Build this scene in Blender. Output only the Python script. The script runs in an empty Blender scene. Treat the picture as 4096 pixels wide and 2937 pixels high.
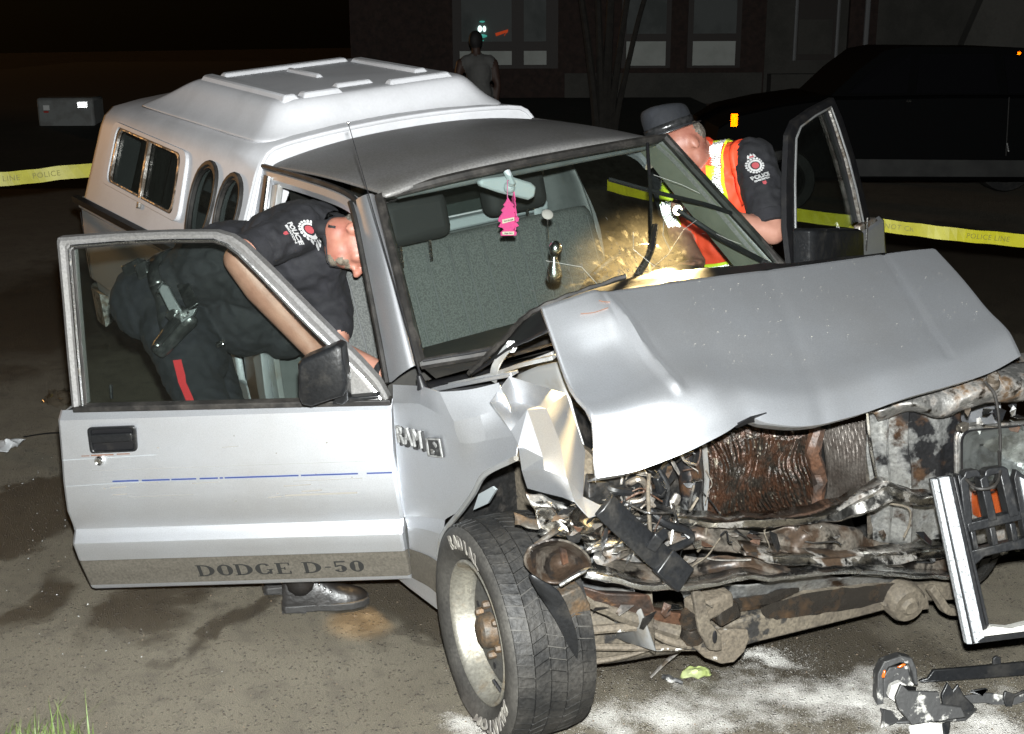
import bpy, bmesh, math, random
from mathutils import Vector as V, Matrix, noise
from mathutils.bvhtree import BVHTree
rnd = random.Random(7)
scene = bpy.context.scene
col = scene.collection
rad = math.radians

# ---------------------------------------------------------------- camera
cam_data = bpy.data.cameras.new('camera'); cam = bpy.data.objects.new('camera', cam_data); col.objects.link(cam)
CR, CU, CF, CP = V((0.53916, 0.8422, -0.00397)), V((-0.22317, 0.14741, 0.96357)), V((-0.8121, 0.51863, -0.26744)), V((2.5889,-2.4326,1.8604))
m4 = Matrix((CR, CU, -CF)).transposed().to_4x4(); m4.translation = CP
cam.matrix_world = m4
cam_data.sensor_fit = 'HORIZONTAL'; cam_data.angle = 0.78334
cam_data.clip_start = .05; cam_data.clip_end = 500
scene.camera = cam
# ---------------------------------------------------------------- night sky, far street lighting, camera flash
world = bpy.data.worlds.new('World'); scene.world = world; world.use_nodes = True
wn = world.node_tree.nodes; wl = world.node_tree.links
sky = wn.new('ShaderNodeTexSky'); sky.sky_type = 'NISHITA'; sky.sun_disc = False
sky.sun_elevation = rad(8); sky.sun_rotation = rad(250)
wl.new(sky.outputs[0], wn['Background'].inputs[0]); wn['Background'].inputs[1].default_value = .00025
sun_d = bpy.data.lights.new('sun', 'SUN'); sun_d.energy = .26; sun_d.angle = rad(3); sun_d.color = (1, .5, .16)
sun = bpy.data.objects.new('sun', sun_d); col.objects.link(sun)
sun.rotation_euler = V((.965, .25, -.10)).to_track_quat('-Z', 'Y').to_euler()
flash_d = bpy.data.lights.new('camera_flash', 'POINT'); flash_d.energy = 2250; flash_d.shadow_soft_size = .025; flash_d.color = (.97, 1, .99)
flash = bpy.data.objects.new('camera_flash', flash_d); col.objects.link(flash)
flash.location = CP + CU * .13 + CR * .015
scene.view_settings.view_transform = 'Standard'; scene.view_settings.look = 'None'
scene.view_settings.exposure = 0; scene.view_settings.gamma = 1
scene.cycles.max_bounces = 8; scene.cycles.transparent_max_bounces = 16

# ---------------------------------------------------------------- materials
M = {}
def nd(nt, t, **k):
    n = nt.nodes.new(t)
    for a, b in k.items():
        if a in n.inputs.keys(): n.inputs[a].default_value = b
        else: setattr(n, a, b)
    return n
def noise_ramp(nt, vec, sc, lo, hi, detail=6, rough=.6):
    n = nd(nt, 'ShaderNodeTexNoise'); n.inputs['Scale'].default_value = sc; n.inputs['Detail'].default_value = detail; n.inputs['Roughness'].default_value = rough
    nt.links.new(vec, n.inputs['Vector'])
    r = nd(nt, 'ShaderNodeMapRange'); r.inputs[1].default_value = lo; r.inputs[2].default_value = hi
    nt.links.new(n.outputs[0], r.inputs[0]); return r.outputs[0]
def mixc(nt, fac, a, b, mode='MIX'):
    x = nd(nt, 'ShaderNodeMix', data_type='RGBA', blend_type=mode)
    for s, i in ((fac, 0), (a, 6), (b, 7)):
        if hasattr(s, 'is_linked'): nt.links.new(s, x.inputs[i])
        else: x.inputs[i].default_value = s if i == 0 else (*s, 1) if len(s) == 3 else s
    return x.outputs[2]
def mixf(nt, fac, a, b):
    x = nd(nt, 'ShaderNodeMix', data_type='FLOAT')
    for s, i in ((fac, 0), (a, 2), (b, 3)):
        if hasattr(s, 'is_linked'): nt.links.new(s, x.inputs[i])
        else: x.inputs[i].default_value = s
    return x.outputs[0]
def mat(name, c, rough=.5, metal=0., c2=None, sc=6., th=(.45, .62), rough2=None, metal2=None, c3=None, sc3=30., th3=(.6, .7),
        bump=0., bsc=80., fine=0., fsc=300., coat=0., spec=.5, stretch=None, emit=None):
    m = bpy.data.materials.new(name); m.use_nodes = True; nt = m.node_tree; p = nt.nodes['Principled BSDF']; M[name] = m
    tc = nd(nt, 'ShaderNodeTexCoord').outputs['Object']
    if stretch:
        mp = nd(nt, 'ShaderNodeMapping'); mp.inputs['Scale'].default_value = stretch; nt.links.new(tc, mp.inputs[0]); tcs = mp.outputs[0]
    else: tcs = tc
    p.inputs['Base Color'].default_value = (*c, 1); p.inputs['Roughness'].default_value = rough; p.inputs['Metallic'].default_value = metal
    p.inputs['Specular IOR Level'].default_value = spec; p.inputs['Coat Weight'].default_value = coat; p.inputs['Coat Roughness'].default_value = .12
    cc = c
    if c2:
        f = noise_ramp(nt, tcs, sc, *th); cc = mixc(nt, f, c, c2)
        if rough2 is not None: nt.links.new(mixf(nt, f, rough, rough2), p.inputs['Roughness'])
        if metal2 is not None: nt.links.new(mixf(nt, f, metal, metal2), p.inputs['Metallic'])
    if c3: cc = mixc(nt, noise_ramp(nt, tcs, sc3, *th3), cc, c3)
    if fine:
        cc = mixc(nt, 1., cc, mixc(nt, noise_ramp(nt, tc, fsc, .3, .7, 3), (1 - fine,) * 3, (1 + fine * .6,) * 3), 'MULTIPLY')
    if hasattr(cc, 'is_linked'): nt.links.new(cc, p.inputs['Base Color'])
    if bump:
        n = nd(nt, 'ShaderNodeTexNoise'); n.inputs['Scale'].default_value = bsc; n.inputs['Detail'].default_value = 5; nt.links.new(tcs, n.inputs['Vector'])
        b = nd(nt, 'ShaderNodeBump'); b.inputs['Strength'].default_value = bump; b.inputs['Distance'].default_value = .02
        nt.links.new(n.outputs[0], b.inputs['Height']); nt.links.new(b.outputs[0], p.inputs['Normal'])
    if emit: p.inputs['Emission Color'].default_value = (*emit[:3], 1); p.inputs['Emission Strength'].default_value = emit[3]
    return m
def glass(name, tint, refl=1., dust=0., dustc=(.5, .5, .45), rough=.0):
    m = bpy.data.materials.new(name); m.use_nodes = True; nt = m.node_tree; M[name] = m
    nt.nodes.remove(nt.nodes['Principled BSDF'])
    t = nd(nt, 'ShaderNodeBsdfTransparent'); t.inputs[0].default_value = (*tint, 1)
    g = nd(nt, 'ShaderNodeBsdfGlossy'); g.inputs['Roughness'].default_value = rough; g.inputs[0].default_value = (refl, refl, refl, 1)
    ge = nd(nt, 'ShaderNodeNewGeometry'); dt = nd(nt, 'ShaderNodeVectorMath', operation='DOT_PRODUCT'); nt.links.new(ge.outputs['Normal'], dt.inputs[0]); nt.links.new(ge.outputs['Incoming'], dt.inputs[1])
    ab = nd(nt, 'ShaderNodeMath', operation='ABSOLUTE'); nt.links.new(dt.outputs['Value'], ab.inputs[0]); iv = nd(nt, 'ShaderNodeMath', operation='SUBTRACT'); iv.inputs[0].default_value = 1; nt.links.new(ab.outputs[0], iv.inputs[1])
    pw = nd(nt, 'ShaderNodeMath', operation='POWER'); nt.links.new(iv.outputs[0], pw.inputs[0]); pw.inputs[1].default_value = 5; f = nd(nt, 'ShaderNodeMath', operation='MULTIPLY_ADD'); nt.links.new(pw.outputs[0], f.inputs[0]); f.inputs[1].default_value = .94; f.inputs[2].default_value = .05
    x = nd(nt, 'ShaderNodeMixShader'); nt.links.new(f.outputs[0], x.inputs[0]); nt.links.new(t.outputs[0], x.inputs[1]); nt.links.new(g.outputs[0], x.inputs[2])
    last = x
    if dust:
        d = nd(nt, 'ShaderNodeBsdfDiffuse'); d.inputs[0].default_value = (*dustc, 1)
        tc = nd(nt, 'ShaderNodeTexCoord').outputs['Object']
        k = noise_ramp(nt, tc, 45., .1, .9, 8, .8)
        mu = nd(nt, 'ShaderNodeMath', operation='MULTIPLY'); mu.inputs[1].default_value = dust; nt.links.new(k, mu.inputs[0])
        y = nd(nt, 'ShaderNodeMixShader'); nt.links.new(mu.outputs[0], y.inputs[0]); nt.links.new(x.outputs[0], y.inputs[1]); nt.links.new(d.outputs[0], y.inputs[2]); last = y
    nt.links.new(last.outputs[0], nt.nodes['Material Output'].inputs[0]); return m

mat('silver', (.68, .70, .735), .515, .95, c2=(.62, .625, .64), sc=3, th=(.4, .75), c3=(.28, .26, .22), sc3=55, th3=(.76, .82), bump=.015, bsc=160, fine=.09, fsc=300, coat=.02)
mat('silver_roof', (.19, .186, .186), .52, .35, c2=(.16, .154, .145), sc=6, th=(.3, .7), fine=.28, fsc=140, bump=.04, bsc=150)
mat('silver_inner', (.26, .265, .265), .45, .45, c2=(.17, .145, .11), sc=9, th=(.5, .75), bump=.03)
mat('silver_grimy', (.46, .45, .43), .4, .9, c2=(.11, .07, .04), sc=11, th=(.47, .6), rough2=.6, metal2=.1, c3=(.03, .022, .015), sc3=24, th3=(.54, .64), bump=.2, bsc=36, fine=.35, fsc=110)
mat('two_tone', (.13, .118, .098), .5, .45, c2=(.17, .155, .13), sc=7, th=(.35, .8), fine=.3, fsc=120, stretch=(.5, .5, 3))
mat('white_cap', (.52, .52, .54), .5, 0, c2=(.46, .46, .475), sc=2.5, fine=.04, fsc=90)
mat('black_trim', (.008, .008, .009), .45, 0, c2=(.022, .02, .018), sc=20, th=(.5, .8), bump=.04, bsc=200, spec=.35)
mat('black_plastic', (.009, .0095, .0105), .36, 0, c2=(.026, .024, .021), sc=14, th=(.52, .78), rough2=.6, bump=.08, bsc=90, spec=.4, fine=.3, fsc=120)
mat('rubber_seal', (.014, .013, .012), .55, 0, c2=(.04, .036, .032), sc=16, th=(.45, .7), spec=.35, fine=.3, fsc=120)
mat('rubber', (.012, .0118, .0115), .6, 0, c2=(.036, .0335, .03), sc=9, th=(.42, .68), fine=.45, fsc=110, bump=.2, bsc=70, spec=.35)
mat('tyre_wall', (.036, .034, .031), .62, 0, c2=(.066, .062, .055), sc=7, th=(.4, .7), fine=.35, fsc=110, bump=.08, spec=.35)
mat('tyre_letter', (.19, .178, .155), .6, 0, c2=(.11, .10, .09), sc=30, fine=.3, fsc=120)
mat('rim', (.34, .325, .28), .42, .75, c2=(.15, .12, .08), sc=16, th=(.52, .68), rough2=.6, metal2=.4, bump=.08, fine=.3, fsc=110)
mat('rim_face', (.085, .084, .08), .55, .3, c2=(.11, .095, .072), sc=9, th=(.5, .7), fine=.35, fsc=110, bump=.08)
mat('hub_rust', (.06, .052, .042), .6, .2, c2=(.11, .062, .026), sc=12, th=(.42, .6), bump=.2, fine=.35, fsc=110)
mat('chrome', (.66, .64, .6), .22, 1, c2=(.05, .032, .02), sc=5, th=(.51, .59), rough2=.5, metal2=.25, c3=(.022, .019, .016), sc3=19, th3=(.57, .63), bump=.22, bsc=18, fine=.35, fsc=120)
mat('chrome_clean', (.75, .75, .74), .24, 1, c2=(.35, .32, .27), sc=30, th=(.56, .7), rough2=.5, bump=.06, bsc=40, fine=.2, fsc=120)
mat('chrome_speck', (.42, .44, .46), .5, .35, c2=(.16, .165, .17), sc=130, th=(.5, .66), fine=.3, fsc=160)
mat('rust', (.075, .036, .02), .55, .15, c2=(.03, .022, .018), sc=8, th=(.42, .62), c3=(.13, .066, .028), sc3=18, th3=(.64, .74), bump=.3, bsc=45, fine=.4, fsc=110)
mat('rust_steel', (.26, .235, .2), .36, .85, c2=(.04, .026, .017), sc=6, th=(.43, .56), rough2=.45, metal2=.2, c3=(.02, .017, .015), sc3=15, th3=(.53, .6), bump=.25, bsc=26, fine=.4, fsc=110)
mat('muddy', (.105, .088, .064), .75, 0, c2=(.06, .049, .036), sc=9, th=(.4, .66), c3=(.012, .011, .010), sc3=6, th3=(.57, .61), bump=.25, bsc=60, fine=.4, fsc=110)
mat('muddy_powder', (.10, .082, .06), .75, 0, c2=(.6, .59, .56), sc=13, th=(.62, .65), c3=(.02, .017, .014), sc3=8, th3=(.6, .64), bump=.25, bsc=60, fine=.4, fsc=110)
mat('oily', (.022, .019, .016), .26, .3, c2=(.06, .035, .018), sc=12, th=(.5, .68), rough2=.55, c3=(.3, .29, .27), sc3=40, th3=(.7, .76), bump=.25, bsc=35)
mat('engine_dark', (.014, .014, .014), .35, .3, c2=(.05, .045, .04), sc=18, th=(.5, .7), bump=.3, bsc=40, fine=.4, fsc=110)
mat('engine_metal', (.45, .43, .4), .4, .85, c2=(.07, .055, .04), sc=16, th=(.43, .58), rough2=.6, metal2=.2, bump=.3, bsc=40, fine=.3, fsc=110)
mat('radiator_fin', (.024, .020, .016), .35, .4, c2=(.05, .024, .014), sc=24, th=(.42, .6), c3=(.26, .23, .18), sc3=44, th3=(.62, .69), bump=.5, bsc=80, fine=.45, fsc=130)
mat('condenser_fin', (.085, .075, .066), .45, .5, c2=(.045, .036, .03), sc=14, th=(.4, .65), bump=.2, fine=.4, fsc=150)
mat('panel_burnt', (.40, .40, .385), .42, .85, c2=(.013, .013, .014), sc=4.2, th=(.40, .48), rough2=.34, metal2=.2, c3=(.06, .034, .02), sc3=11, th3=(.57, .67), bump=.2, bsc=30, fine=.35, fsc=110)
mat('seat_fabric', (.06, .064, .062), .9, 0, c2=(.105, .11, .105), sc=170, th=(.42, .58), bump=.1, bsc=170)
mat('seat_side', (.19, .185, .175), .9, 0, c2=(.07, .068, .065), sc=190, th=(.44, .54), bump=.1, bsc=190)
mat('seat_stripe', (.105, .11, .11), .9)
mat('headrest', (.012, .012, .012), .8, bump=.05, bsc=150)
mat('vinyl_dark', (.04, .045, .05), .5, bump=.05, bsc=160)
mat('vinyl_grey', (.095, .10, .10), .55, c2=(.07, .075, .075), sc=8)
mat('mirror_back', (.30, .33, .34), .55)
mat('red_cloth', (.25, .02, .02), .8)
mat('blue_line', (.012, .035, .16), .5)
mat('scuff', (.21, .2, .18), .6)
mat('rust_mark', (.14, .06, .03), .7)
mat('letter_dark', (.012, .012, .011), .7)
mat('badge', (.26, .26, .255), .6, .2, c2=(.16, .16, .155), sc=60, th=(.45, .55))
mat('badge_dark', (.02, .02, .02), .6)
mat('amber', (.22, .04, .008), .25, 0, bump=.2, bsc=200, coat=.5)
glass('cab_glass', (.75, .81, .785), .9, .012, (.4, .42, .33))
glass('door_glass', (.86, .90, .88), .8, .006)
glass('cap_glass', (.5, .53, .52), .25, .05, (.3, .3, .27), .0)
glass('lamp_glass', (.9, .93, .92), 1., .04, (.6, .61, .6), rough=.15)

# ---------------------------------------------------------------- mesh helpers
def link(o, parent=None):
    col.objects.link(o)
    if parent is not None: o.parent = parent
    return o
def empty(name, parent=None, loc=None):
    o = bpy.data.objects.new(name, None); o.empty_display_size = .1
    if loc: o.location = loc
    return link(o, parent)
def tag(o, label=None, cat=None, group=None, kind=None):
    for k, v in (('label', label), ('category', cat), ('group', group), ('kind', kind)):
        if v: o[k] = v
    return o
def obj(name, vf, material, parent=None, smooth=35, bevel=0, solid=0, sub=0, recalc=True, seg=2, offset=-1.):
    v, f = vf; me = bpy.data.meshes.new(name); me.from_pydata([tuple(p) for p in v], [], [tuple(q) for q in f])
    if recalc:
        bm = bmesh.new(); bm.from_mesh(me); bmesh.ops.recalc_face_normals(bm, faces=bm.faces); bm.to_mesh(me); bm.free()
    for mm in (material if isinstance(material, (list, tuple)) else [material]): me.materials.append(M[mm])
    if smooth:
        me.shade_smooth()
        if not sub: me.set_sharp_from_angle(angle=rad(smooth))
    o = bpy.data.objects.new(name, me)
    if solid: md = o.modifiers.new('s', 'SOLIDIFY'); md.thickness = solid; md.offset = offset
    if bevel: md = o.modifiers.new('b', 'BEVEL'); md.width = bevel; md.segments = seg; md.limit_method = 'ANGLE'; md.angle_limit = rad(40)
    if sub: md = o.modifiers.new('u', 'SUBSURF'); md.levels = sub; md.render_levels = sub
    return link(o, parent)
def join(*parts):
    vs, fs = [], []
    for v, f in parts:
        k = len(vs); vs += [V(p) for p in v]; fs += [tuple(i + k for i in q) for q in f]
    return vs, fs
def box(c, s, rot=None):
    c = V(c); h = V(s) / 2; vs = []
    for x in (-1, 1):
        for y in (-1, 1):
            for z in (-1, 1):
                p = V((x * h.x, y * h.y, z * h.z)); vs.append(c + (rot @ p if rot else p))
    return vs, [(0, 1, 3, 2), (4, 6, 7, 5), (0, 4, 5, 1), (2, 3, 7, 6), (0, 2, 6, 4), (1, 5, 7, 3)]
def frame_axes(d, up=V((0, 0, 1))):
    d = V(d).normalized(); s = d.cross(up)
    if s.length < 1e-4: s = d.cross(V((1, 0, 0)))
    s.normalize(); return s, s.cross(d).normalized()
def smoothpath(pts, n=6, closed=False):
    pts = [V(p) for p in pts]; N = len(pts); out = []
    if N < 3: return [pts[0].lerp(pts[-1], i / n) for i in range(n + 1)]
    rng = N if closed else N - 1
    for i in range(rng):
        p1, p2 = pts[i], pts[(i + 1) % N]
        p0 = pts[i - 1] if (closed or i) else p1 * 2 - p2
        p3 = pts[(i + 2) % N] if (closed or i + 2 < N) else p2 * 2 - p1
        for k in range(n):
            t = k / n
            out.append(.5 * ((2 * p1) + (p2 - p0) * t + (2 * p0 - 5 * p1 + 4 * p2 - p3) * t * t + (3 * p1 - p0 - 3 * p2 + p3) * t ** 3))
    if not closed: out.append(pts[-1])
    return out
def tube(path, r, n=10, cap=True, flat=1., up=V((0, 0, 1))):
    path = [V(p) for p in path]; N = len(path); rs = r if isinstance(r, (list, tuple)) else [r] * N
    if len(rs) != N: rs = [rs[0] + (rs[-1] - rs[0]) * i / (N - 1) for i in range(N)]
    vs, fs = [], []; ps = None
    for i, p in enumerate(path):
        d = (path[min(i + 1, N - 1)] - path[max(i - 1, 0)])
        s, u = frame_axes(d, up)
        if ps is not None and s.dot(ps) < 0: s, u = -s, -u
        ps = s
        for k in range(n):
            a = 2 * math.pi * k / n; vs.append(p + s * (math.cos(a) * rs[i]) + u * (math.sin(a) * rs[i] * flat))
    for i in range(N - 1):
        for k in range(n): fs.append((i * n + k, i * n + (k + 1) % n, (i + 1) * n + (k + 1) % n, (i + 1) * n + k))
    if cap: fs += [tuple(range(n))[::-1], tuple(range((N - 1) * n, N * n))]
    return vs, fs
def sweep(profile, path, up=V((0, 0, 1)), closed_profile=True, scale=None, ups=None):
    path = [V(p) for p in path]; N = len(path); n = len(profile); vs, fs = [], []
    for i, p in enumerate(path):
        d = path[min(i + 1, N - 1)] - path[max(i - 1, 0)]
        s, u = frame_axes(d, ups[i] if ups else up); k = scale[i] if scale else 1
        for a, b in profile: vs.append(p + s * (a * k) + u * (b * k))
    m = n if closed_profile else n - 1
    for i in range(N - 1):
        for k in range(m): fs.append((i * n + k, i * n + (k + 1) % n, (i + 1) * n + (k + 1) % n, (i + 1) * n + k))
    if closed_profile: fs += [tuple(range(n))[::-1], tuple(range((N - 1) * n, N * n))]
    return vs, fs
def loft(secs, closed=False, caps=False):
    n = len(secs[0]); vs = [V(p) for s in secs for p in s]; fs = []; m = n if closed else n - 1
    for i in range(len(secs) - 1):
        for k in range(m): fs.append((i * n + k, i * n + (k + 1) % n, (i + 1) * n + (k + 1) % n, (i + 1) * n + k))
    if caps: fs += [tuple(range(n))[::-1], tuple(range((len(secs) - 1) * n, len(secs) * n))]
    return vs, fs
def grid(ctrl, nu=6, nv=6, fn=None):
    rows = [smoothpath(r, nv) for r in ctrl]; cols = []
    for k in range(len(rows[0])): cols.append(smoothpath([r[k] for r in rows], nu))
    secs = [[c[i] for c in cols] for i in range(len(cols[0]))]
    if fn: secs = [[fn(p, i / (len(secs) - 1), j / (len(s) - 1)) for j, p in enumerate(s)] for i, s in enumerate(secs)]
    return loft(secs)
def prism(poly, ext):
    a = [V(p) for p in poly]; e = V(ext); n = len(a)
    return a + [p + e for p in a], [tuple(range(n)), tuple(range(n, 2 * n))[::-1]] + [(i, (i + 1) % n, n + (i + 1) % n, n + i) for i in range(n)]
def ring_prism(outer, inner, ext):
    n = len(outer); e = V(ext); o = [V(p) for p in outer]; i_ = [V(p) for p in inner]
    vs = o + i_ + [p + e for p in o] + [p + e for p in i_]; fs = []
    for k in range(n):
        j = (k + 1) % n
        fs += [(k, j, n + j, n + k), (2 * n + k, 3 * n + k, 3 * n + j, 2 * n + j), (k, 2 * n + k, 2 * n + j, j), (n + k, n + j, 3 * n + j, 3 * n + k)]
    return vs, fs
def lathe(profile, c, axis, n=48, up=V((0, 0, 1)), a0=0, a1=2 * math.pi, warp=None):
    """profile: (radius, offset along axis)"""
    c = V(c); ax = V(axis).normalized(); s, u = frame_axes(ax, up); vs, fs = [], []; full = abs(a1 - a0 - 2 * math.pi) < 1e-6
    K = n if full else n + 1
    for k in range(K):
        a = a0 + (a1 - a0) * k / n; d = s * math.cos(a) + u * math.sin(a)
        for r, h in profile:
            p = c + d * r + ax * h; vs.append(warp(p) if warp else p)
    q = len(profile)
    for k in range(n):
        j = (k + 1) % K
        for i in range(q - 1): fs.append((k * q + i, j * q + i, j * q + i + 1, k * q + i + 1))
    return vs, fs
def ball(c, r, n=10, m=7, s=(1, 1, 1), rot=None):
    c = V(c); vs, fs = [], []
    for i in range(m + 1):
        t = math.pi * i / m
        for k in range(n):
            a = 2 * math.pi * k / n; p = V((math.sin(t) * math.cos(a) * r * s[0], math.sin(t) * math.sin(a) * r * s[1], math.cos(t) * r * s[2]))
            vs.append(c + (rot @ p if rot else p))
    for i in range(m):
        for k in range(n): fs.append((i * n + k, i * n + (k + 1) % n, (i + 1) * n + (k + 1) % n, (i + 1) * n + k))
    return vs, fs
def text_vf(s, size, o, right, up, depth=.002, bold=0., shear=0., spacing=1., align='CENTER'):
    c = bpy.data.curves.new('t', 'FONT'); c.body = s; c.size = size; c.extrude = depth / 2; c.offset = bold; c.shear = shear; c.space_character = spacing
    c.align_x = align; c.align_y = 'CENTER'; c.resolution_u = 3
    ob = bpy.data.objects.new('t', c); col.objects.link(ob)
    dg = bpy.context.evaluated_depsgraph_get(); me = bpy.data.meshes.new_from_object(ob.evaluated_get(dg))
    r = V(right).normalized(); u = V(up); u = (u - r * u.dot(r)).normalized(); n = r.cross(u); o = V(o)
    v = [o + r * p.co.x + u * p.co.y + n * p.co.z for p in me.vertices]; f = [tuple(q.vertices) for q in me.polygons]
    bpy.data.objects.remove(ob); bpy.data.curves.remove(c); bpy.data.meshes.remove(me)
    return v, f
def jit(vf, amt, sc=8., seed=0.):
    return [p + V(noise.noise_vector(V(p) * sc + V((seed, seed, seed)))) * amt for p in map(V, vf[0])], vf[1]

# ================================================================ SETTING
def ground_mat():
    m = bpy.data.materials.new('road_surface'); m.use_nodes = True; nt = m.node_tree; p = nt.nodes['Principled BSDF']; M['road_surface'] = m
    tc = nd(nt, 'ShaderNodeTexCoord').outputs['Object']
    wn_ = nd(nt, 'ShaderNodeTexNoise'); wn_.inputs['Scale'].default_value = 3.2; wn_.inputs['Detail'].default_value = 7; wn_.inputs['Roughness'].default_value = .6; nt.links.new(tc, wn_.inputs['Vector'])
    w1 = nd(nt, 'ShaderNodeVectorMath', operation='SUBTRACT'); w1.inputs[1].default_value = (.5, .5, .5); nt.links.new(wn_.outputs['Color'], w1.inputs[0]); w2 = nd(nt, 'ShaderNodeVectorMath', operation='SCALE'); w2.inputs['Scale'].default_value = .55; nt.links.new(w1.outputs[0], w2.inputs[0])
    w3 = nd(nt, 'ShaderNodeVectorMath', operation='ADD'); nt.links.new(w2.outputs[0], w3.inputs[0]); nt.links.new(tc, w3.inputs[1]); warp = w3.outputs[0]
    def patch(c, r, ang, soft, nsc, namt):
        mp = nd(nt, 'ShaderNodeMapping', vector_type='TEXTURE'); mp.inputs[1].default_value = (c[0], c[1], 0); mp.inputs[2].default_value = (0, 0, ang); mp.inputs[3].default_value = (r[0], r[1], 50)
        nt.links.new(warp, mp.inputs[0]); ln = nd(nt, 'ShaderNodeVectorMath', operation='LENGTH'); nt.links.new(mp.outputs[0], ln.inputs[0])
        n = nd(nt, 'ShaderNodeTexNoise'); n.inputs['Scale'].default_value = nsc; n.inputs['Detail'].default_value = 9; n.inputs['Roughness'].default_value = .65; nt.links.new(tc, n.inputs['Vector'])
        a = nd(nt, 'ShaderNodeMath', operation='MULTIPLY_ADD'); nt.links.new(n.outputs[0], a.inputs[0]); a.inputs[1].default_value = namt; nt.links.new(ln.outputs['Value'], a.inputs[2])
        q = nd(nt, 'ShaderNodeMapRange'); q.inputs[1].default_value = 1 + namt / 2 + soft; q.inputs[2].default_value = 1 + namt / 2 - soft; nt.links.new(a.outputs[0], q.inputs[0]); return q.outputs[0]
    def mx(a, b):
        x = nd(nt, 'ShaderNodeMath', operation='MAXIMUM'); nt.links.new(a, x.inputs[0]); nt.links.new(b, x.inputs[1]); return x.outputs[0]
    base = mixc(nt, noise_ramp(nt, tc, 2.2, .35, .7, 8), (.110, .095, .068), (.146, .128, .094))
    base = mixc(nt, noise_ramp(nt, tc, 11, .5, .75, 8), base, (.078, .067, .05))
    vo = nd(nt, 'ShaderNodeTexVoronoi'); vo.inputs['Scale'].default_value = 66; nt.links.new(tc, vo.inputs['Vector'])
    st = nd(nt, 'ShaderNodeMapRange'); st.inputs[1].default_value = .28; st.inputs[2].default_value = .12; nt.links.new(vo.outputs['Distance'], st.inputs[0])
    sp = nd(nt, 'ShaderNodeSeparateColor'); nt.links.new(vo.outputs['Color'], sp.inputs[0])
    pick = nd(nt, 'ShaderNodeMapRange'); pick.inputs[1].default_value = .25; pick.inputs[2].default_value = .5; nt.links.new(sp.outputs[0], pick.inputs[0])
    pf = nd(nt, 'ShaderNodeMath', operation='MULTIPLY'); nt.links.new(st.outputs[0], pf.inputs[0]); nt.links.new(pick.outputs[0], pf.inputs[1])
    peb = mixc(nt, sp.outputs[1], (.024, .023, .021), (.09, .062, .042))
    base = mixc(nt, pf.outputs[0], base, peb)
    base = mixc(nt, 1., base, mixc(nt, noise_ramp(nt, tc, 260, .3, .7, 3), (.55, .55, .55), (1.4, 1.4, 1.4)), 'MULTIPLY')
    wet = None
    for c, r, ang, soft, ns, na in STAINS:
        q = patch(c, r, ang, soft, ns, na); wet = q if wet is None else mx(wet, q)
    k = nd(nt, 'ShaderNodeMath', operation='MULTIPLY'); k.inputs[1].default_value = .85; nt.links.new(wet, k.inputs[0])
    base = mixc(nt, k.outputs[0], base, mixc(nt, 1., base, (.3, .27, .24), 'MULTIPLY'))
    pw = None
    for c, r, ang, soft, ns, na in POWDER:
        q = patch(c, r, ang, soft, ns, na); pw = q if pw is None else mx(pw, q)
    gr = nd(nt, 'ShaderNodeTexNoise'); gr.inputs['Scale'].default_value = 260; gr.inputs['Detail'].default_value = 3; nt.links.new(tc, gr.inputs['Vector'])
    cl = nd(nt, 'ShaderNodeTexNoise'); cl.inputs['Scale'].default_value = 9; cl.inputs['Detail'].default_value = 6; nt.links.new(tc, cl.inputs['Vector'])
    s1 = nd(nt, 'ShaderNodeMath', operation='MULTIPLY_ADD'); nt.links.new(cl.outputs[0], s1.inputs[0]); s1.inputs[1].default_value = 1.5; nt.links.new(pw, s1.inputs[2])
    s2 = nd(nt, 'ShaderNodeMath', operation='MULTIPLY_ADD'); nt.links.new(gr.outputs[0], s2.inputs[0]); s2.inputs[1].default_value = .9; nt.links.new(s1.outputs[0], s2.inputs[2])
    s3 = nd(nt, 'ShaderNodeMapRange'); s3.inputs[1].default_value = 1.74; s3.inputs[2].default_value = 2.3; nt.links.new(s2.outputs[0], s3.inputs[0])
    pf2 = nd(nt, 'ShaderNodeMath', operation='MULTIPLY'); nt.links.new(s3.outputs[0], pf2.inputs[0]); pf2.inputs[1].default_value = .9; 
    base = mixc(nt, pf2.outputs[0], base, (.55, .535, .5))
    nt.links.new(base, p.inputs['Base Color'])
    ro = mixf(nt, wet, .82, .5); nt.links.new(ro, p.inputs['Roughness'])
    b = nd(nt, 'ShaderNodeBump'); b.inputs['Strength'].default_value = .9; b.inputs['Distance'].default_value = .008
    hh = nd(nt, 'ShaderNodeMath', operation='ADD'); nt.links.new(st.outputs[0], hh.inputs[0]); nt.links.new(gr.outputs[0], hh.inputs[1])
    nt.links.new(hh.outputs[0], b.inputs['Height']); nt.links.new(b.outputs[0], p.inputs['Normal'])
STAINS = [((-2.331,-1.496,0)[:2], (.55, .30), 2.2, .12, 6, 1.5), ((-1.267,-1.418,0)[:2], (.30, .17), 2.5, .3, 7, 1.9), ((-1.015,-1.212,-0)[:2], (.34, .05), 2.2, .3, 9, 1.7),
          ((-0.771,-0.656,0)[:2], (.42, .28), .3, .22, 8, 1.5), ((-1.491,-1.761,0)[:2], (.25, .06), 2.4, .4, 6, 1.5), ((-0.398,0.105,0)[:2], (1.1, .55), .1, .3, 5, 1.4),
          ((-5.916,-0.852,0)[:2], (2.2, 1.1), 2.2, .3, 2, 2.0), ((-3.128,5.48,0)[:2], (3.2, 2.4), .6, .3, 1.5, 1.7), ((-0.144,-0.472,0)[:2], (.1, .05), .5, .3, 14, 1.7)]
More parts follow.
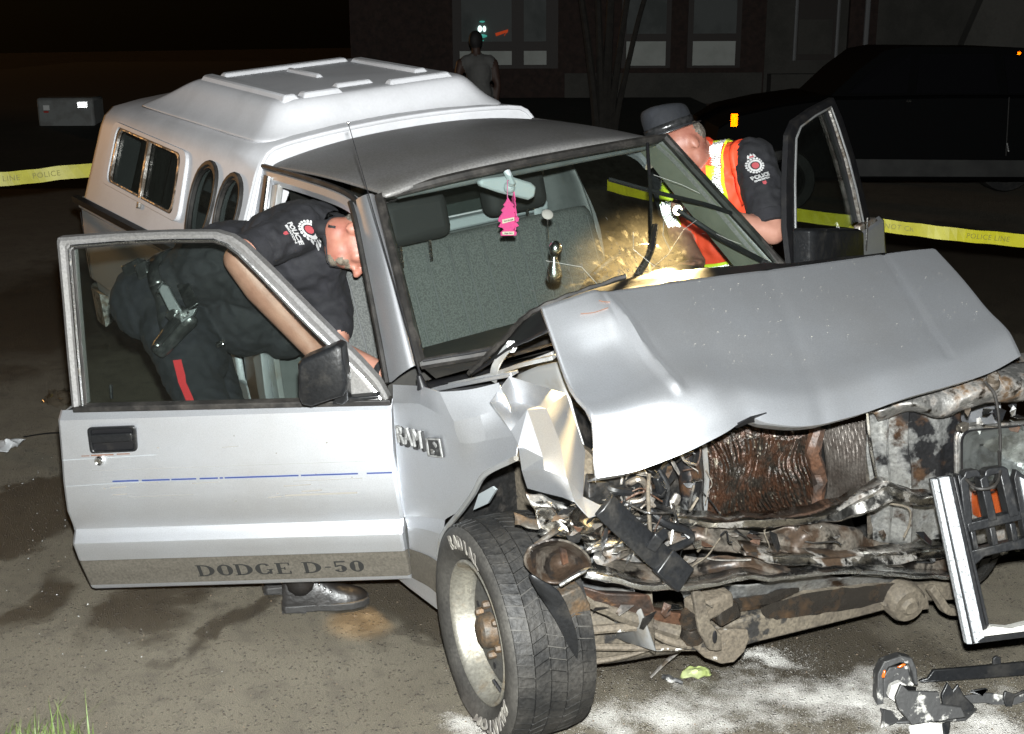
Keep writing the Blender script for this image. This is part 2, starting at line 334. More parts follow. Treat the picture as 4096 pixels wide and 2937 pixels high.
POWDER = [((0.482,0.069,0)[:2], (.50, .19), .95, .75, 4, .9), ((0.245,-0.426,0)[:2], (.34, .12), .9, .8, 5, .9), ((0.118,0.034,0)[:2], (.16, .06), .7, .6, 9, .9), ((0.064,-0.831,0)[:2], (.16, .07), .6, .8, 8, .9),
          ((0.731,0.238,0)[:2], (.22, .12), .9, .7, 5, .9)]
ground_mat()
g = 90
obj('road', ([(-g, -g, 0), (g, -g, 0), (g, g, 0), (-g, g, 0)], [(0, 1, 2, 3)]), 'road_surface', smooth=0)['kind'] = 'structure'

mat('lawn_dark', (.02, .022, .012), .9, c2=(.03, .027, .018), sc=3, fine=.4, fsc=40)
mat('brick_wall', (.05, .03, .024), .9, c2=(.036, .024, .02), sc=12, fine=.3, fsc=9)
mat('render_wall', (.085, .08, .07), .9, c2=(.065, .062, .054), sc=2, fine=.1, fsc=30)
mat('pale_panel', (.55, .57, .53), .7, c2=(.48, .5, .46), sc=3)
mat('dim_pane', (.16, .17, .165), .7, c2=(.11, .12, .115), sc=1.5, spec=.1)
mat('dark_frame', (.035, .025, .02), .6)
mat('white_metal', (.25, .25, .25), .5)
mat('foliage_night', (.03, .034, .018), .8, c2=(.018, .022, .012), sc=4)
mat('bark', (.03, .026, .021), .9, bump=.4, bsc=30, c2=(.02, .017, .014), sc=10)
mat('reflection_glow_white', (.8, .9, .9), .5, emit=(.75, 1, .95, 1.6))  # emission standing in for lamp reflections on the window pane
mat('reflection_glow_teal', (.1, .3, .3), .5, emit=(.1, .75, .6, .35))
mat('reflection_glow_red', (.4, .05, .02), .5, emit=(1, .12, .03, .25))
FH = V((-.8426, .5385, 0)); RH = V((.5385, .8426, 0))
# raised lawn in front of the building
lw = []
for i, (d, z) in enumerate(((13.2, -.02), (15., .12), (17.5, .45), (19., .6), (40., .7))):
    lw.append([CP.xy.to_3d() + FH * (d + 1.2) + RH * x + V((0, 0, z)) for x in (-14, -6, 0, 3.1)])
obj('lawn', loft(lw), 'lawn_dark')['kind'] = 'structure'
# ---- brick building
bld = empty('brick_building', loc=tuple((-15.582,12.835,0.645)[i] if i < 2 else .6 for i in range(3)))
tag(bld, 'dark brick building with pale lower window panels across the street', 'building')
bo = bld.location.copy()
def bq(name, q, m, d0, d1, par=bld):
    """a slab standing in the facade, q = corner points on the facade plane, pushed d0..d1 metres towards the street"""
    return obj(name, prism([V(p) - bo - FH * d0 for p in q], -FH * (d1 - d0)), m, par, smooth=0)
def fq(a, b, z0, z1): return [(a[0], a[1], z0), (b[0], b[1], z0), (b[0], b[1], z1), (a[0], a[1], z1)]
bq('wall', fq((-17.436,7.091,0.747), (-13.599,13.095,0.718), .3, 8), 'brick_wall', -.3, 0)
bq('wall', fq((-13.599,13.095,0.718), (-10.181,18.443,0.693), .3, 8), 'render_wall', -.3, -.02)
bq('foundation', fq((-15.454,10.192,0.732), (-13.62,13.062,0.718), .5, 1.02), 'render_wall', .005, .06)
bq('brick_pier', fq((-12.848,14.27,0.713), (-12.595,14.666,0.711), .5, 8), 'brick_wall', 0, .12)
bq('step_block', fq((-13.567,13.145,1.099), (-12.979,14.065,1.094), .5, 1.0), 'render_wall', .0, .35)
def window(q, rows, m):
    (a, b, z0, z1) = q
    fr = obj('window', prism([V(p) - bo for p in fq(a, b, z0, z1)], -FH * .03), 'dark_frame', bld, smooth=0)
    av, bv = V(a), V(b)
    for (x0, x1, h0, h1, mm) in rows:
        p, r = av.lerp(bv, x0), av.lerp(bv, x1)
        o = obj('pane', prism([V(t) - bo - FH * .034 for t in fq(p, r, z0 + (z1 - z0) * h0, z0 + (z1 - z0) * h1)], -FH * .012), mm, fr, smooth=0)
    return fr
zA, zB = (-15.943,9.427,1.101)[2], 3.2
def zz(v): return zA
w = (zB - zA)
def hz(z): return (z - zA) / w
window(((-16.489,8.572,1.498), (-15.516,10.095,1.491), zA, zB),
       [(.085, .56, hz((-15.942,9.429,1.554)[2]), .97, 'dim_pane'), (.675, .885, hz((-15.942,9.429,1.554)[2]), .97, 'dim_pane'),
        (.065, .56, .03, hz((-15.942,9.428,1.396)[2]), 'pale_panel'), (.675, .89, .03, hz((-15.942,9.428,1.396)[2]), 'pale_panel')], 'dark_frame')
for a, b in (((-14.931,11.011,1.486), (-14.476,11.723,1.483)), ((-14.321,11.965,1.482), (-13.828,12.736,1.478))):
    window((a, b, zA, zB), [(.1, .9, hz((-15.942,9.429,1.673)[2]), .97, 'dim_pane'), (.1, .9, .02, hz((-15.942,9.429,1.546)[2]), 'pale_panel')], 'dark_frame')
window(((-13.335,13.508,1.474), (-12.959,14.096,1.472), (-13.151,13.795,1.224)[2], zB), [(.08, .92, .36, .97, 'dark_frame'), (.08, .92, .05, .34, 'render_wall')], 'dark_frame')
for u_ in ((-13.331,13.514,1.218), (-12.946,14.117,1.215)):
    a = V(u_) - bo; obj('window_trim', tube([a - FH * .05, a - FH * .05 + V((0, 0, 2.2))], .03, 6), 'white_metal', bld)
a = V((-12.702,14.499,0.978)) - bo
obj('downpipe', tube([a - FH * .2, a - FH * .2 + V((0, 0, 4))], .045, 8), 'white_metal', bld)
# reflected vehicle lamps in the big pane, put in as glowing shapes
for u_, s_, mm in (((-16.237,8.967,1.765), (.075, .11), 'reflection_glow_white'), ((-16.195,9.032,1.765), (.06, .1), 'reflection_glow_white'), ((-16.221,8.992,1.646), (.2, .06), 'reflection_glow_teal'), ((-16.242,8.959,1.571), (.16, .03), 'reflection_glow_teal'), ((-16.215,9.001,1.884), (.1, .03), 'reflection_glow_teal')):
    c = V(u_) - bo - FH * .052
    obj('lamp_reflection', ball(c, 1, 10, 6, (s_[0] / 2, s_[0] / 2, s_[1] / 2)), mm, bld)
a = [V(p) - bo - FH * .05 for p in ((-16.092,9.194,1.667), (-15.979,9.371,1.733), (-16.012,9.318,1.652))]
obj('lamp_reflection', tube(a, [.03, .025, .008], 6), 'reflection_glow_red', bld)
# ---- pale gabled wall at the right
pw_ = obj('pale_wall', prism([V(p) for p in ((-8.949,12.367,1.553), (-8.836,12.544,2.138), (-8.701,12.754,2.841), (-7.483,14.661,2.832), (-7.294,14.957,0.297), (-8.887,12.465,0.309))], FH * .25), 'render_wall', smooth=0)
tag(pw_, 'pale grey wall with a slanted edge rising behind the dark parked vehicle', 'wall')
# ---- tree in front of the building
tr = empty('tree', loc=((-11.723,8.267,0.633)[0], (-11.723,8.267,0.633)[1], .3)); tag(tr, 'slender multi-stemmed tree standing before the brick building', 'tree')
st_ = []
for k, (dx, top, r) in enumerate(((-.25, 3.3, .05), (.05, 3.8, .06), (.22, 3.4, .045), (-.08, 3.6, .05), (.4, 3.0, .035))):
    base = RH * (dx * .25) + V((0, 0, -.3)); st_.append(tube(smoothpath([base, base + RH * dx * .4 + V((0, 0, 1.)), RH * dx * 1.6 + V((0, 0, 2.2)), RH * dx * 3 + V((0, 0, top))], 5), [r * 1.5, r * .5], 7))
obj('trunk', join(*st_), 'bark', tr)
lv, lf = [], []
for i in range(1500):
    a, b, c = rnd.gauss(0, 1.0), rnd.gauss(0, .7), rnd.gauss(2.9, .75)
    if c < 2.1: continue
    p = RH * a + FH * b + V((0, 0, c)); d1 = V((rnd.uniform(-1, 1), rnd.uniform(-1, 1), rnd.uniform(-1, 1))).normalized(); s_, u_ = frame_axes(d1); k = len(lv); q = rnd.uniform(.04, .09)
    lv += [p - s_ * q * .5, p + d1 * q, p + s_ * q * .5, p - d1 * q]; lf.append((k, k + 1, k + 2, k + 3))
obj('crown', (lv, lf), 'foliage_night', tr, recalc=False)
# ---- utility cabinet
mat('cabinet', (.26, .27, .26), .6, c2=(.2, .2, .19), sc=5)
mat('sticker', (.8, .8, .78), .5); mat('sticker_red', (.5, .03, .02), .5)
mat('reflector', (.95, .95, .95), .13, 1.); mat('reflector_amber', (1., .45, .04), .13, 1.)
cb = empty('utility_cabinet', loc=(-16.765,2.168,0.12)); tag(cb, 'low grey utility cabinet with a reflective sticker beyond the tape', 'utility box')
co = cb.location; rotb = Matrix((RH, FH, V((0, 0, 1)))).transposed()
def cg(p): return V(p) - co
cw, ch = .83, .71
obj('case', box((0, 0, ch / 2), (cw, .5, ch), rotb), 'cabinet', cb, bevel=.04)
obj('plinth', box((0, 0, .03), (cw + .1, .6, .06), rotb), 'render_wall', cb, bevel=.01)
def corner_cubes(o, right, up, nx, ny, s):
    """sheet of little inside corners, as in a real reflector: sends light back where it came from"""
    r_, u_ = V(right).normalized(), V(up).normalized(); n_ = r_.cross(u_); vs, fs = [], []
    for i in range(nx):
        for j in range(ny):
            c = V(o) + r_ * ((i - nx / 2 + .5) * s) + u_ * ((j - ny / 2 + .5) * s * .866)
            if j % 2: c += r_ * s / 2
            h = s / math.sqrt(3); k = len(vs)
            hexa = [c + r_ * (math.cos(math.pi / 6 + q * math.pi / 3) * h) + u_ * (math.sin(math.pi / 6 + q * math.pi / 3) * h) for q in range(6)]
            d = s / math.sqrt(6)
            vs += [p - n_ * (d if q % 2 else 0.) for q, p in enumerate(hexa)] + [c - n_ * (2 * d)]
            for q in range(0, 6, 2): fs.append((k + 6, k + (q + 5) % 6, k + q, k + (q + 1) % 6))
    return vs, fs
obj('reflective_sticker', corner_cubes(RH * .255 - FH * .262 + V((0, 0, ch - .1)), RH, V((0, 0, 1)), 9, 6, .016), 'reflector', cb, smooth=0, recalc=False)
obj('warning_label', box(RH * -.27 - FH * .254 + V((0, 0, ch - .14)), (.09, .006, .07), rotb), 'sticker', cb)
obj('warning_label', box(RH * -.28 - FH * .254 + V((0, 0, ch - .20)), (.07, .006, .025), rotb), 'sticker_red', cb)
# ---- dark minivan at the right
mat('dark_paint', (.003, .0032, .0034), .75, 0, spec=.06); mat('dark_window', (.005, .005, .006), .3); mat('sill_grey', (.013, .013, .012), .6, c2=(.025, .025, .023), sc=4)
van = empty('parked_van', loc=((-6.636,7.871,0.123)[0], (-6.636,7.871,0.123)[1], 0)); tag(van, 'black van parked side-on beyond the far open door', 'van')
vo_ = van.location
def vp(p, dep=0.): return V(p) - vo_ + FH * dep
vprof = [(-6.757,5.955,0.362), (-6.772,5.93,0.651), (-6.753,5.961,0.862), (-6.641,6.136,0.993), (-6.405,6.505,1.086), (-6.164,6.882,1.145), (-5.551,7.841,1.158), (-4.552,9.405,1.151), (-4.419,9.612,0.634), (-4.423,9.607,0.345)]
def inset(ps, dep, z=0): return [vp(p, dep) + V((0, 0, z)) for p in ps]
obj('body', loft([inset(vprof, .06, -.03), inset(vprof, 0), inset(vprof, 1.75), inset(vprof, 1.81, -.03)], closed=True, caps=True), 'dark_paint', van)
gh = [(-6.221,6.941,1.149), (-6.164,7.255,1.399), (-6.103,7.536,1.578), (-5.988,7.714,1.616), (-5.366,8.689,1.603), (-4.851,9.495,1.547), (-4.597,9.482,1.137)]
obj('cabin', loft([inset(gh, .05), inset(gh, 1.45)], closed=True, caps=True), 'dark_paint', van)
for q in (((-6.131,7.082,1.179), (-6.114,7.332,1.364), (-6.076,7.577,1.521), (-5.961,7.757,1.546), (-5.82,7.569,1.177)),
          ((-5.772,7.644,1.176), (-5.913,7.832,1.546), (-5.526,8.437,1.543), (-5.33,8.336,1.173)), ((-5.282,8.411,1.173), (-5.466,8.532,1.538), (-4.968,9.311,1.495), (-4.767,9.217,1.169))):
    obj('window', prism([vp(p) + FH * .03 for p in q], -FH * .012), 'dark_window', van, smooth=0)
obj('sill', prism([vp(p, -.02) for p in ((-6.1,6.982,0.549), (-4.797,9.021,0.521), (-4.787,9.038,0.361), (-6.094,6.992,0.38))], FH * .05), 'sill_grey', van, smooth=0)
for u_ in ((-6.383,6.503,0.407), (-4.849,8.903,0.395)):
    for dep in (0, 1.6):
        c = vp(u_, dep); c.z = .33
        t_ = obj('wheel', lathe([(0, .0), (.2, .01), (.22, -.02), (.31, -.02), (.33, .03), (.33, .18), (.2, .2), (0, .2)], c, FH, 24), 'rubber', van)
        obj('rim', lathe([(0, -.012), (.1, -.02), (.19, -.03), (.2, .0)], c, FH, 16), 'dark_paint', t_)
obj('side_marker', corner_cubes(vp((-6.676,6.082,0.932)) - FH * .03, RH, V((0, 0, 1)), 6, 13, .011), 'reflector_amber', van, smooth=0, recalc=False)
obj('side_marker', corner_cubes(vp((-5.394,8.644,1.551)) - FH * .03, RH, V((0, 0, 1)), 3, 3, .011), 'reflector_amber', van, smooth=0, recalc=False)
obj('door_handle', tube([vp((-5.222,8.357,0.702)) - FH * .03, vp((-5.207,8.379,0.618)) - FH * .03], .012, 6), 'chrome_clean', van)
obj('door_handle', tube([vp((-5.775,7.49,1.116)) - FH * .03, vp((-5.751,7.528,1.112)) - FH * .03], .014, 6), 'chrome_clean', van)
obj('door_seam', tube([vp((-5.229,8.345,1.143)) - FH * .002, vp((-5.215,8.368,0.573)) - FH * .002], .006, 5), 'rubber_seal', van)

# ================================================================ PICKUP TRUCK (coordinates in the truck's own frame: X forward, Y left, Z up)
truck = empty('pickup_truck'); tag(truck, 'wrecked silver pickup truck with white canopy, folded hood and open doors', 'pickup truck')
_t = (0.99976, 0.00106, 0.02174, 0.0, 0.00106, 0.99522, -0.09769, 0.0, -0.02174, 0.09769, 0.99498, -0.02805)
TRM = Matrix((_t[0:4], _t[4:8], _t[8:12], (0, 0, 0, 1))); TRI = TRM.inverted()
truck.matrix_world = TRM
def tb(p): return TRI @ V(p)
def mirror(vf): return [V((p[0], -p[1], p[2])) for p in map(V, vf[0])], [tuple(q)[::-1] for q in vf[1]]
T = truck
# ---- roof
def roofz(x, y): return 1.418 + .055 * (1 - (abs(y) / .58) ** 2.4) + .012 * math.sin(math.pi * min(1, max(0, (x + 1.78) / .9)))
secs = []
for i in range(13):
    s = i / 12; x = -1.78 + .86 * s; hw = .588 - .03 * s
    row = [V((x + .03 * (1 - (2 * j / 16 - 1) ** 2) * s, hw * (2 * j / 16 - 1), roofz(x, hw * (2 * j / 16 - 1)))) for j in range(17)]
    secs.append(row)
secs.append([p + V((.014, 0, -.022)) for p in secs[-1]])
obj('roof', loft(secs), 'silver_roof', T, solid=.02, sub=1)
# drip rails and roof side rails
for sg in (-1, 1):
    rail = [V((x, sg * y, z)) for x, y, z in ((-1.80, .597, 1.412), (-1.5, .595, 1.414), (-1.2, .588, 1.408), (-1.06, .586, 1.39), (-1.0, .59, 1.355))]
    obj('drip_rail', tube(smoothpath(rail, 4), .010, 6), 'rubber_seal', T)
    rail = [p + V((0, -sg * .012, -.035)) for p in rail]
    obj('roof_side_rail', tube(smoothpath(rail, 4), .026, 8, flat=1.2), 'silver', T)
# ---- A pillars: lofted strips between door opening and windshield
po = smoothpath([(-0.626,-0.735,0.913), (-0.724,-0.7,1.038), (-0.855,-0.655,1.188), (-0.986,-0.61,1.331), (-1.053,-0.59,1.379)], 4)
pi_ = smoothpath([(-0.524,-0.7,0.99), (-0.646,-0.665,1.119), (-0.789,-0.62,1.265), (-0.93,-0.575,1.376), (-0.976,-0.56,1.414)], 4)
secs = [[a + V((-.07, .05, 0)), a + V((-.025, -.002, 0)), a, a.lerp(b, .35) + V((.016, -.014, .01)), a.lerp(b, .75) + V((.014, -.008, .008)), b, b + V((-.03, .03, -.02))] for a, b in zip(po, pi_)]
pil = obj('windshield_pillar', loft(secs), 'silver', T, sub=1)
ol = obj('seal', tube([p + V((-.012, -.008, 0)) for p in po], .009, 6), 'rubber_seal', pil)
pol = smoothpath([V((-.545, .735, .96)), V((-.66, .70, 1.08)), V((-.80, .645, 1.24)), V((-.90, .605, 1.36)), V((-.95, .59, 1.41))], 4)
pil_ = smoothpath([V((-.44, .70, 1.0)), V((-.56, .66, 1.12)), V((-.70, .615, 1.27)), V((-.82, .575, 1.385)), V((-.88, .555, 1.43))], 4)
secs = [[b + V((-.045, -.02, -.03)), b, a.lerp(b, .6) + V((.012, .006, .01)), a, a + V((-.07, -.05, 0)), a + V((-.09, -.03, -.04))] for a, b in zip(pol, pil_)]
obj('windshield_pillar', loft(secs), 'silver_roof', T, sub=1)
mat('vinyl_olive', (.135, .14, .11), .6, c2=(.11, .115, .09), sc=8)
obj('pillar_trim', loft([[b + V((-.02, -.012, -.02)), b + V((-.05, .01, -.03)), a + V((-.085, -.055, -.02)), b + V((-.09, -.02, -.05))] for a, b in zip(pol, pil_)], closed=True, caps=True), 'vinyl_olive', T)
# ---- windshield
lo = smoothpath([V((-.505, -.69, .995)), V((-.43, -.45, 1.0)), V((-.395, 0, 1.003)), V((-.405, .4, 1.008)), V((-.445, .69, 1.012))], 5)
up = smoothpath([V((-.94, -.552, 1.405)), V((-.885, -.3, 1.432)), V((-.868, 0, 1.44)), V((-.868, .3, 1.438)), V((-.885, .555, 1.43))], 5)
secs = [[a.lerp(b, k / 8) + V((.02, 0, .02)) * math.sin(math.pi * k / 8) for a, b in zip(lo, up)] for k in range(9)]
ws = obj('windshield', loft(secs), 'cab_glass', T, recalc=False)
edge = lo + [a.lerp(b, k / 4) for k in range(1, 4) for a, b in ((lo[-1], up[-1]),)] + up[::-1] + [a.lerp(b, 1 - k / 4) for k in range(1, 4) for a, b in ((lo[0], up[0]),)]
ep = edge + [edge[0]]
obj('windshield_seal', tube(ep, .017, 8, cap=False), 'rubber_seal', ws)
obj('trim_strip', tube([p + V((.012, 0, .012)) for p in lo], .004, 5), 'black_trim', ws)
# cracks: hair-thin chips spreading over the left lower part of the glass
def wsp(u, v):  # u across 0..1, v up 0..1
    i = min(len(lo) - 2, int(u * (len(lo) - 1))); t = u * (len(lo) - 1) - i
    a = lo[i].lerp(lo[i + 1], t); b = up[i].lerp(up[i + 1], t)
    return a.lerp(b, v) + V((.02, 0, .02)) * math.sin(math.pi * v) + V((.004, 0, .004))
mat('glass_chip', (.05, .048, .043), .3, 0)
ck = []
for k in range(900):
    a = rnd.uniform(0, 2 * math.pi); r = abs(rnd.gauss(0, .15)); cu, cv = .53 + r * math.cos(a) * .62, .12 + abs(r * math.sin(a)) * 1.0
    if not (.3 < cu < .92 and .02 < cv < .72): continue
    p = wsp(cu, cv); q = wsp(min(.95, cu + rnd.uniform(.002, .014) * math.cos(a)), cv + rnd.uniform(.003, .022) * math.sin(a)); w_ = rnd.uniform(.0003, .0012)
    ck.append(([p, q, q + V((0, w_, w_)), p + V((0, w_, w_))], [(0, 1, 2, 3)]))
obj('glass_chips', join(*ck), 'glass_chip', ws, smooth=0)['kind'] = 'stuff'
mat('crack_line', (.30, .31, .29), .4)
for pts in ([(.80, .74), (.83, .68), (.865, .63), (.90, .56)], [(.53, .12), (.60, .22), (.66, .27), (.74, .38), (.80, .41)], [(.53, .12), (.46, .2), (.44, .31), (.38, .38)], [(.53, .12), (.62, .12), (.70, .09), (.79, .12)], [(.66, .27), (.67, .36), (.72, .47)], [(.60, .22), (.58, .34), (.6, .43)], [(.83, .3), (.86, .24), (.90, .2)]):
    obj('crack', tube([wsp(u + rnd.uniform(-.006, .006), v + rnd.uniform(-.01, .01)) for u, v in pts], .0007, 4), 'crack_line', ws)
# glare patch added low in the glass, shaped to scatter the flashlight behind it
def glare_mat():
    m = bpy.data.materials.new('glare_sheet'); m.use_nodes = True; nt = m.node_tree; M['glare_sheet'] = m; nt.nodes.remove(nt.nodes['Principled BSDF'])
    tc = nd(nt, 'ShaderNodeTexCoord').outputs['UV']; mp = nd(nt, 'ShaderNodeMapping', vector_type='TEXTURE'); mp.inputs[1].default_value = (.46, .10, 0); mp.inputs[3].default_value = (.52, .9, 1); nt.links.new(tc, mp.inputs[0])
    ln = nd(nt, 'ShaderNodeVectorMath', operation='LENGTH'); nt.links.new(mp.outputs[0], ln.inputs[0]); fo = nd(nt, 'ShaderNodeMapRange', interpolation_type='SMOOTHSTEP'); fo.inputs[1].default_value = 1.; fo.inputs[2].default_value = .0; nt.links.new(ln.outputs['Value'], fo.inputs[0])
    gr = nd(nt, 'ShaderNodeTexGradient', gradient_type='RADIAL'); nt.links.new(mp.outputs[0], gr.inputs[0]); cx = nd(nt, 'ShaderNodeCombineXYZ'); nt.links.new(gr.outputs['Fac'], cx.inputs[0]); nt.links.new(ln.outputs['Value'], cx.inputs[1])
    ms = nd(nt, 'ShaderNodeMapping'); ms.inputs[3].default_value = (26, 3, 1); nt.links.new(cx.outputs[0], ms.inputs[0]); k = noise_ramp(nt, ms.outputs[0], 2., .56, .74, 5, .65)
    k2 = noise_ramp(nt, tc, 5., .15, .8, 5, .6); ad = nd(nt, 'ShaderNodeMath', operation='MULTIPLY_ADD'); nt.links.new(k2, ad.inputs[0]); ad.inputs[1].default_value = .55; nt.links.new(k, ad.inputs[2])
    mu = nd(nt, 'ShaderNodeMath', operation='MULTIPLY'); nt.links.new(ad.outputs[0], mu.inputs[0]); nt.links.new(fo.outputs[0], mu.inputs[1]); m2 = nd(nt, 'ShaderNodeMath', operation='MULTIPLY'); nt.links.new(mu.outputs[0], m2.inputs[0]); m2.inputs[1].default_value = .22; m2.use_clamp = True
    t = nd(nt, 'ShaderNodeBsdfTransparent'); tr_ = nd(nt, 'ShaderNodeBsdfTranslucent'); tr_.inputs[0].default_value = (.7, .68, .6, 1); x = nd(nt, 'ShaderNodeMixShader'); nt.links.new(m2.outputs[0], x.inputs[0]); nt.links.new(t.outputs[0], x.inputs[1]); nt.links.new(tr_.outputs[0], x.inputs[2]); nt.links.new(x.outputs[0], nt.nodes['Material Output'].inputs[0])
glare_mat()
NU, NV = 14, 12
bz = obj('glare_patch', loft([[wsp(.34 + .5 * i / NU, .015 + .66 * j / NV) - V((.010, 0, .010)) for i in range(NU + 1)] for j in range(NV + 1)]), 'glare_sheet', ws, recalc=False)
uvl = bz.data.uv_layers.new(name='UVMap')
for lp in bz.data.loops: uvl.data[lp.index].uv = ((lp.vertex_index % (NU + 1)) / NU, (lp.vertex_index // (NU + 1)) / NV)
# ---- cowl, wiper well, dash
obj('cowl', grid([[V((-.47, -.70, .955)), V((-.40, -.4, .968)), V((-.36, 0, .975)), V((-.37, .4, .975)), V((-.42, .72, .965))], [V((-.40, -.72, .945)), V((-.30, -.4, .955)), V((-.26, 0, .96)), V((-.27, .4, .96)), V((-.33, .72, .955))], [V((-.36, -.70, .86)), V((-.24, -.4, .86)), V((-.2, 0, .86)), V((-.21, .4, .86)), V((-.27, .70, .86))]], 3, 4), 'black_trim', T, solid=.008)
mat('dash_vinyl', (.016, .0155, .014), .6, c2=(.026, .024, .02), sc=9, bump=.05, bsc=160)
obj('dashboard', loft([[V((-.44 - .0, y, .965)), V((-.55, y, .985 + h)), V((-.70, y, .97 + h)), V((-.78, y, .90 + h * .5)), V((-.74, y, .72)), V((-.6, y, .6))] for y, h in ((-.68, 0), (-.3, 0), (-.02, .0), (.12, .02), (.2, .055), (.45, .055), (.53, .02), (.68, 0))]), 'dash_vinyl', T)
swc = V((-.88, .33, .93)); swa = V((-.85, 0, .5)).normalized()
sw = obj('steering_wheel', lathe([(.185 + .014 * math.cos(a), .014 * math.sin(a)) for a in [i * math.pi / 4 for i in range(9)]], swc, swa, 32), 'black_plastic', T)
s_, u_ = frame_axes(swa)
obj('spoke', join(tube([swc - s_ * .18, swc + swa * -.02, swc + s_ * .18], .014, 6), tube([swc, swc - u_ * .18], .014, 6), ball(swc - swa * .01, .05, 12, 8)), 'black_plastic', sw)
obj('column', tube([swc, swc - swa * .3], .03, 8), 'black_plastic', sw)
# ---- floor, firewall, rear wall, rocker
obj('floor', box((-1.15, 0, .36), (1.35, 1.44, .04)), 'vinyl_dark', T)
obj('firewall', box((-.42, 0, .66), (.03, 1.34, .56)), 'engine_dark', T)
def wallbox(name, x0, x1, y0, y1, z0, z1, m, b=.006): return obj(name, box(((x0 + x1) / 2, (y0 + y1) / 2, (z0 + z1) / 2), (abs(x1 - x0), abs(y1 - y0), abs(z1 - z0))), m, T, bevel=b)
wallbox('rear_wall', -1.76, -1.72, -.72, .72, .36, 1.06, 'vinyl_grey')
wallbox('rear_window_sill', -1.72, -1.66, -.56, .56, 1.055, 1.10, 'mirror_back', .012)
wallbox('rear_header', -1.76, -1.71, -.55, .55, 1.355, 1.40, 'vinyl_dark')
rw = wallbox('rear_window', -1.745, -1.74, -.53, .53, 1.10, 1.355, 'cap_glass', 0)
for sg in (-1, 1):
    # rear quarter of the cab with its dark vent strip
    sec = [[V((x, sg * y, z)) for x, y, z in ((-1.79, .60, 1.40), (-1.79, .665, 1.22), (-1.79, .735, 1.03), (-1.79, .775, .90), (-1.79, .785, .62), (-1.79, .76, .36))],
           [V((x, sg * y, z)) for x, y, z in ((-1.70, .602, 1.40), (-1.67, .667, 1.22), (-1.63, .737, 1.03), (-1.60, .777, .90), (-1.60, .787, .62), (-1.60, .76, .36))],
           [V((x, sg * y, z)) for x, y, z in ((-1.70, .55, 1.39), (-1.67, .62, 1.22), (-1.63, .69, 1.03), (-1.60, .73, .90), (-1.60, .74, .62), (-1.60, .71, .36))]]
    rq = obj('cab_corner', loft(sec), 'silver', T, smooth=30, solid=.006)
    obj('vent_strip', prism([V((x, sg * y, z)) for x, y, z in ((-1.755, .607, 1.385), (-1.725, .608, 1.385), (-1.69, .70, 1.12), (-1.73, .70, 1.12))], (0, sg * .006, .002)), 'black_trim', rq, smooth=0)
    obj('chrome_strip', tube([V((-1.712, sg * .612, 1.385)), V((-1.675, sg * .705, 1.12))], .007, 6), 'chrome_clean', rq)
    # door opening return (painted inner frame)
    dp = smoothpath([V((-1.665, sg * .60, 1.36)), V((-1.63, sg * .665, 1.18)), V((-1.585, sg * .73, .95)), V((-1.57, sg * .745, .6)), V((-1.56, sg * .73, .40))], 4)
    obj('door_frame', sweep([(-.03, -.012), (.03, -.012), (.03, .012), (-.03, .012)], dp, V((0, 1, 0))), 'silver_inner', T, bevel=.004)
    obj('rocker', sweep([(-.03, -.07), (.028, -.075), (.035, 0), (.03, .05), (-.03, .06)], [V((-.30, sg * .735, .315)), V((-.6, sg * .74, .31)), V((-1.2, sg * .74, .31)), V((-1.79, sg * .74, .31))], V((0, 0, 1))), 'silver', T, bevel=.01)
    obj('sill_top', box((-1.1, sg * .715, .39), (1.0, .06, .03)), 'silver_inner', T, bevel=.006)
obj('quarter_trim', grid([[V((-1.72, .50, 1.38)), V((-1.66, .56, 1.37)), V((-1.58, .585, 1.36))], [V((-1.72, .56, 1.1)), V((-1.64, .63, 1.08)), V((-1.5, .66, 1.06))], [V((-1.70, .62, .6)), V((-1.6, .68, .6)), V((-1.45, .70, .6))]], 3, 3), 'vinyl_grey', T, solid=.01)
obj('header_trim', box((-.96, 0, 1.40), (.08, 1.0, .02)), 'vinyl_grey', T, bevel=.008)
# ---- seat
def seatrow(y): return [V((-1.20, y, .50)), V((-1.24, y, .62)), V((-1.33, y, .86)), V((-1.41, y, 1.08)), V((-1.45, y, 1.115)), V((-1.51, y, 1.09)), V((-1.50, y, .8))]
def seatback(y0, y1):
    ys = [y0, y0 + .025] + [y0 + .025 + (y1 - y0 - .05) * k / 6 for k in range(1, 6)] + [y1 - .025, y1]
    return [[p + V((-.03 if k in (0, len(ys) - 1) else 0, 0, -.02 if k in (0, len(ys) - 1) else 0)) for p in seatrow(y)] for k, y in enumerate(ys)]
for y0, y1 in ((-.64, .62),):
    sb = obj('seat_back', loft(seatback(y0, y1)), 'seat_fabric', T, sub=1)
    for k in range(15):
        y = y0 + .06 + (y1 - y0 - .12) * k / 14 + (.018 if k % 3 == 0 else 0)
        obj('stripe', loft([[V((-1.226, y + e, .60)), V((-1.317, y + e, .86)), V((-1.396, y + e, 1.075))] for e in (-.003, .003)]), 'seat_stripe', sb, solid=.003)
    obj('seat_side_panel', prism([V((-1.235, y0 - .012, .5)), V((-1.32, y0 - .012, .8)), V((-1.40, y0 - .012, 1.05)), V((-1.46, y0 - .012, 1.09)), V((-1.53, y0 - .012, 1.05)), V((-1.50, y0 - .012, .5))], (0, .02, 0)), 'seat_side', sb, bevel=.01)
obj('seat_cushion', box((-1.02, 0, .50), (.52, 1.22, .16)), 'seat_fabric', T, bevel=.05, seg=4)
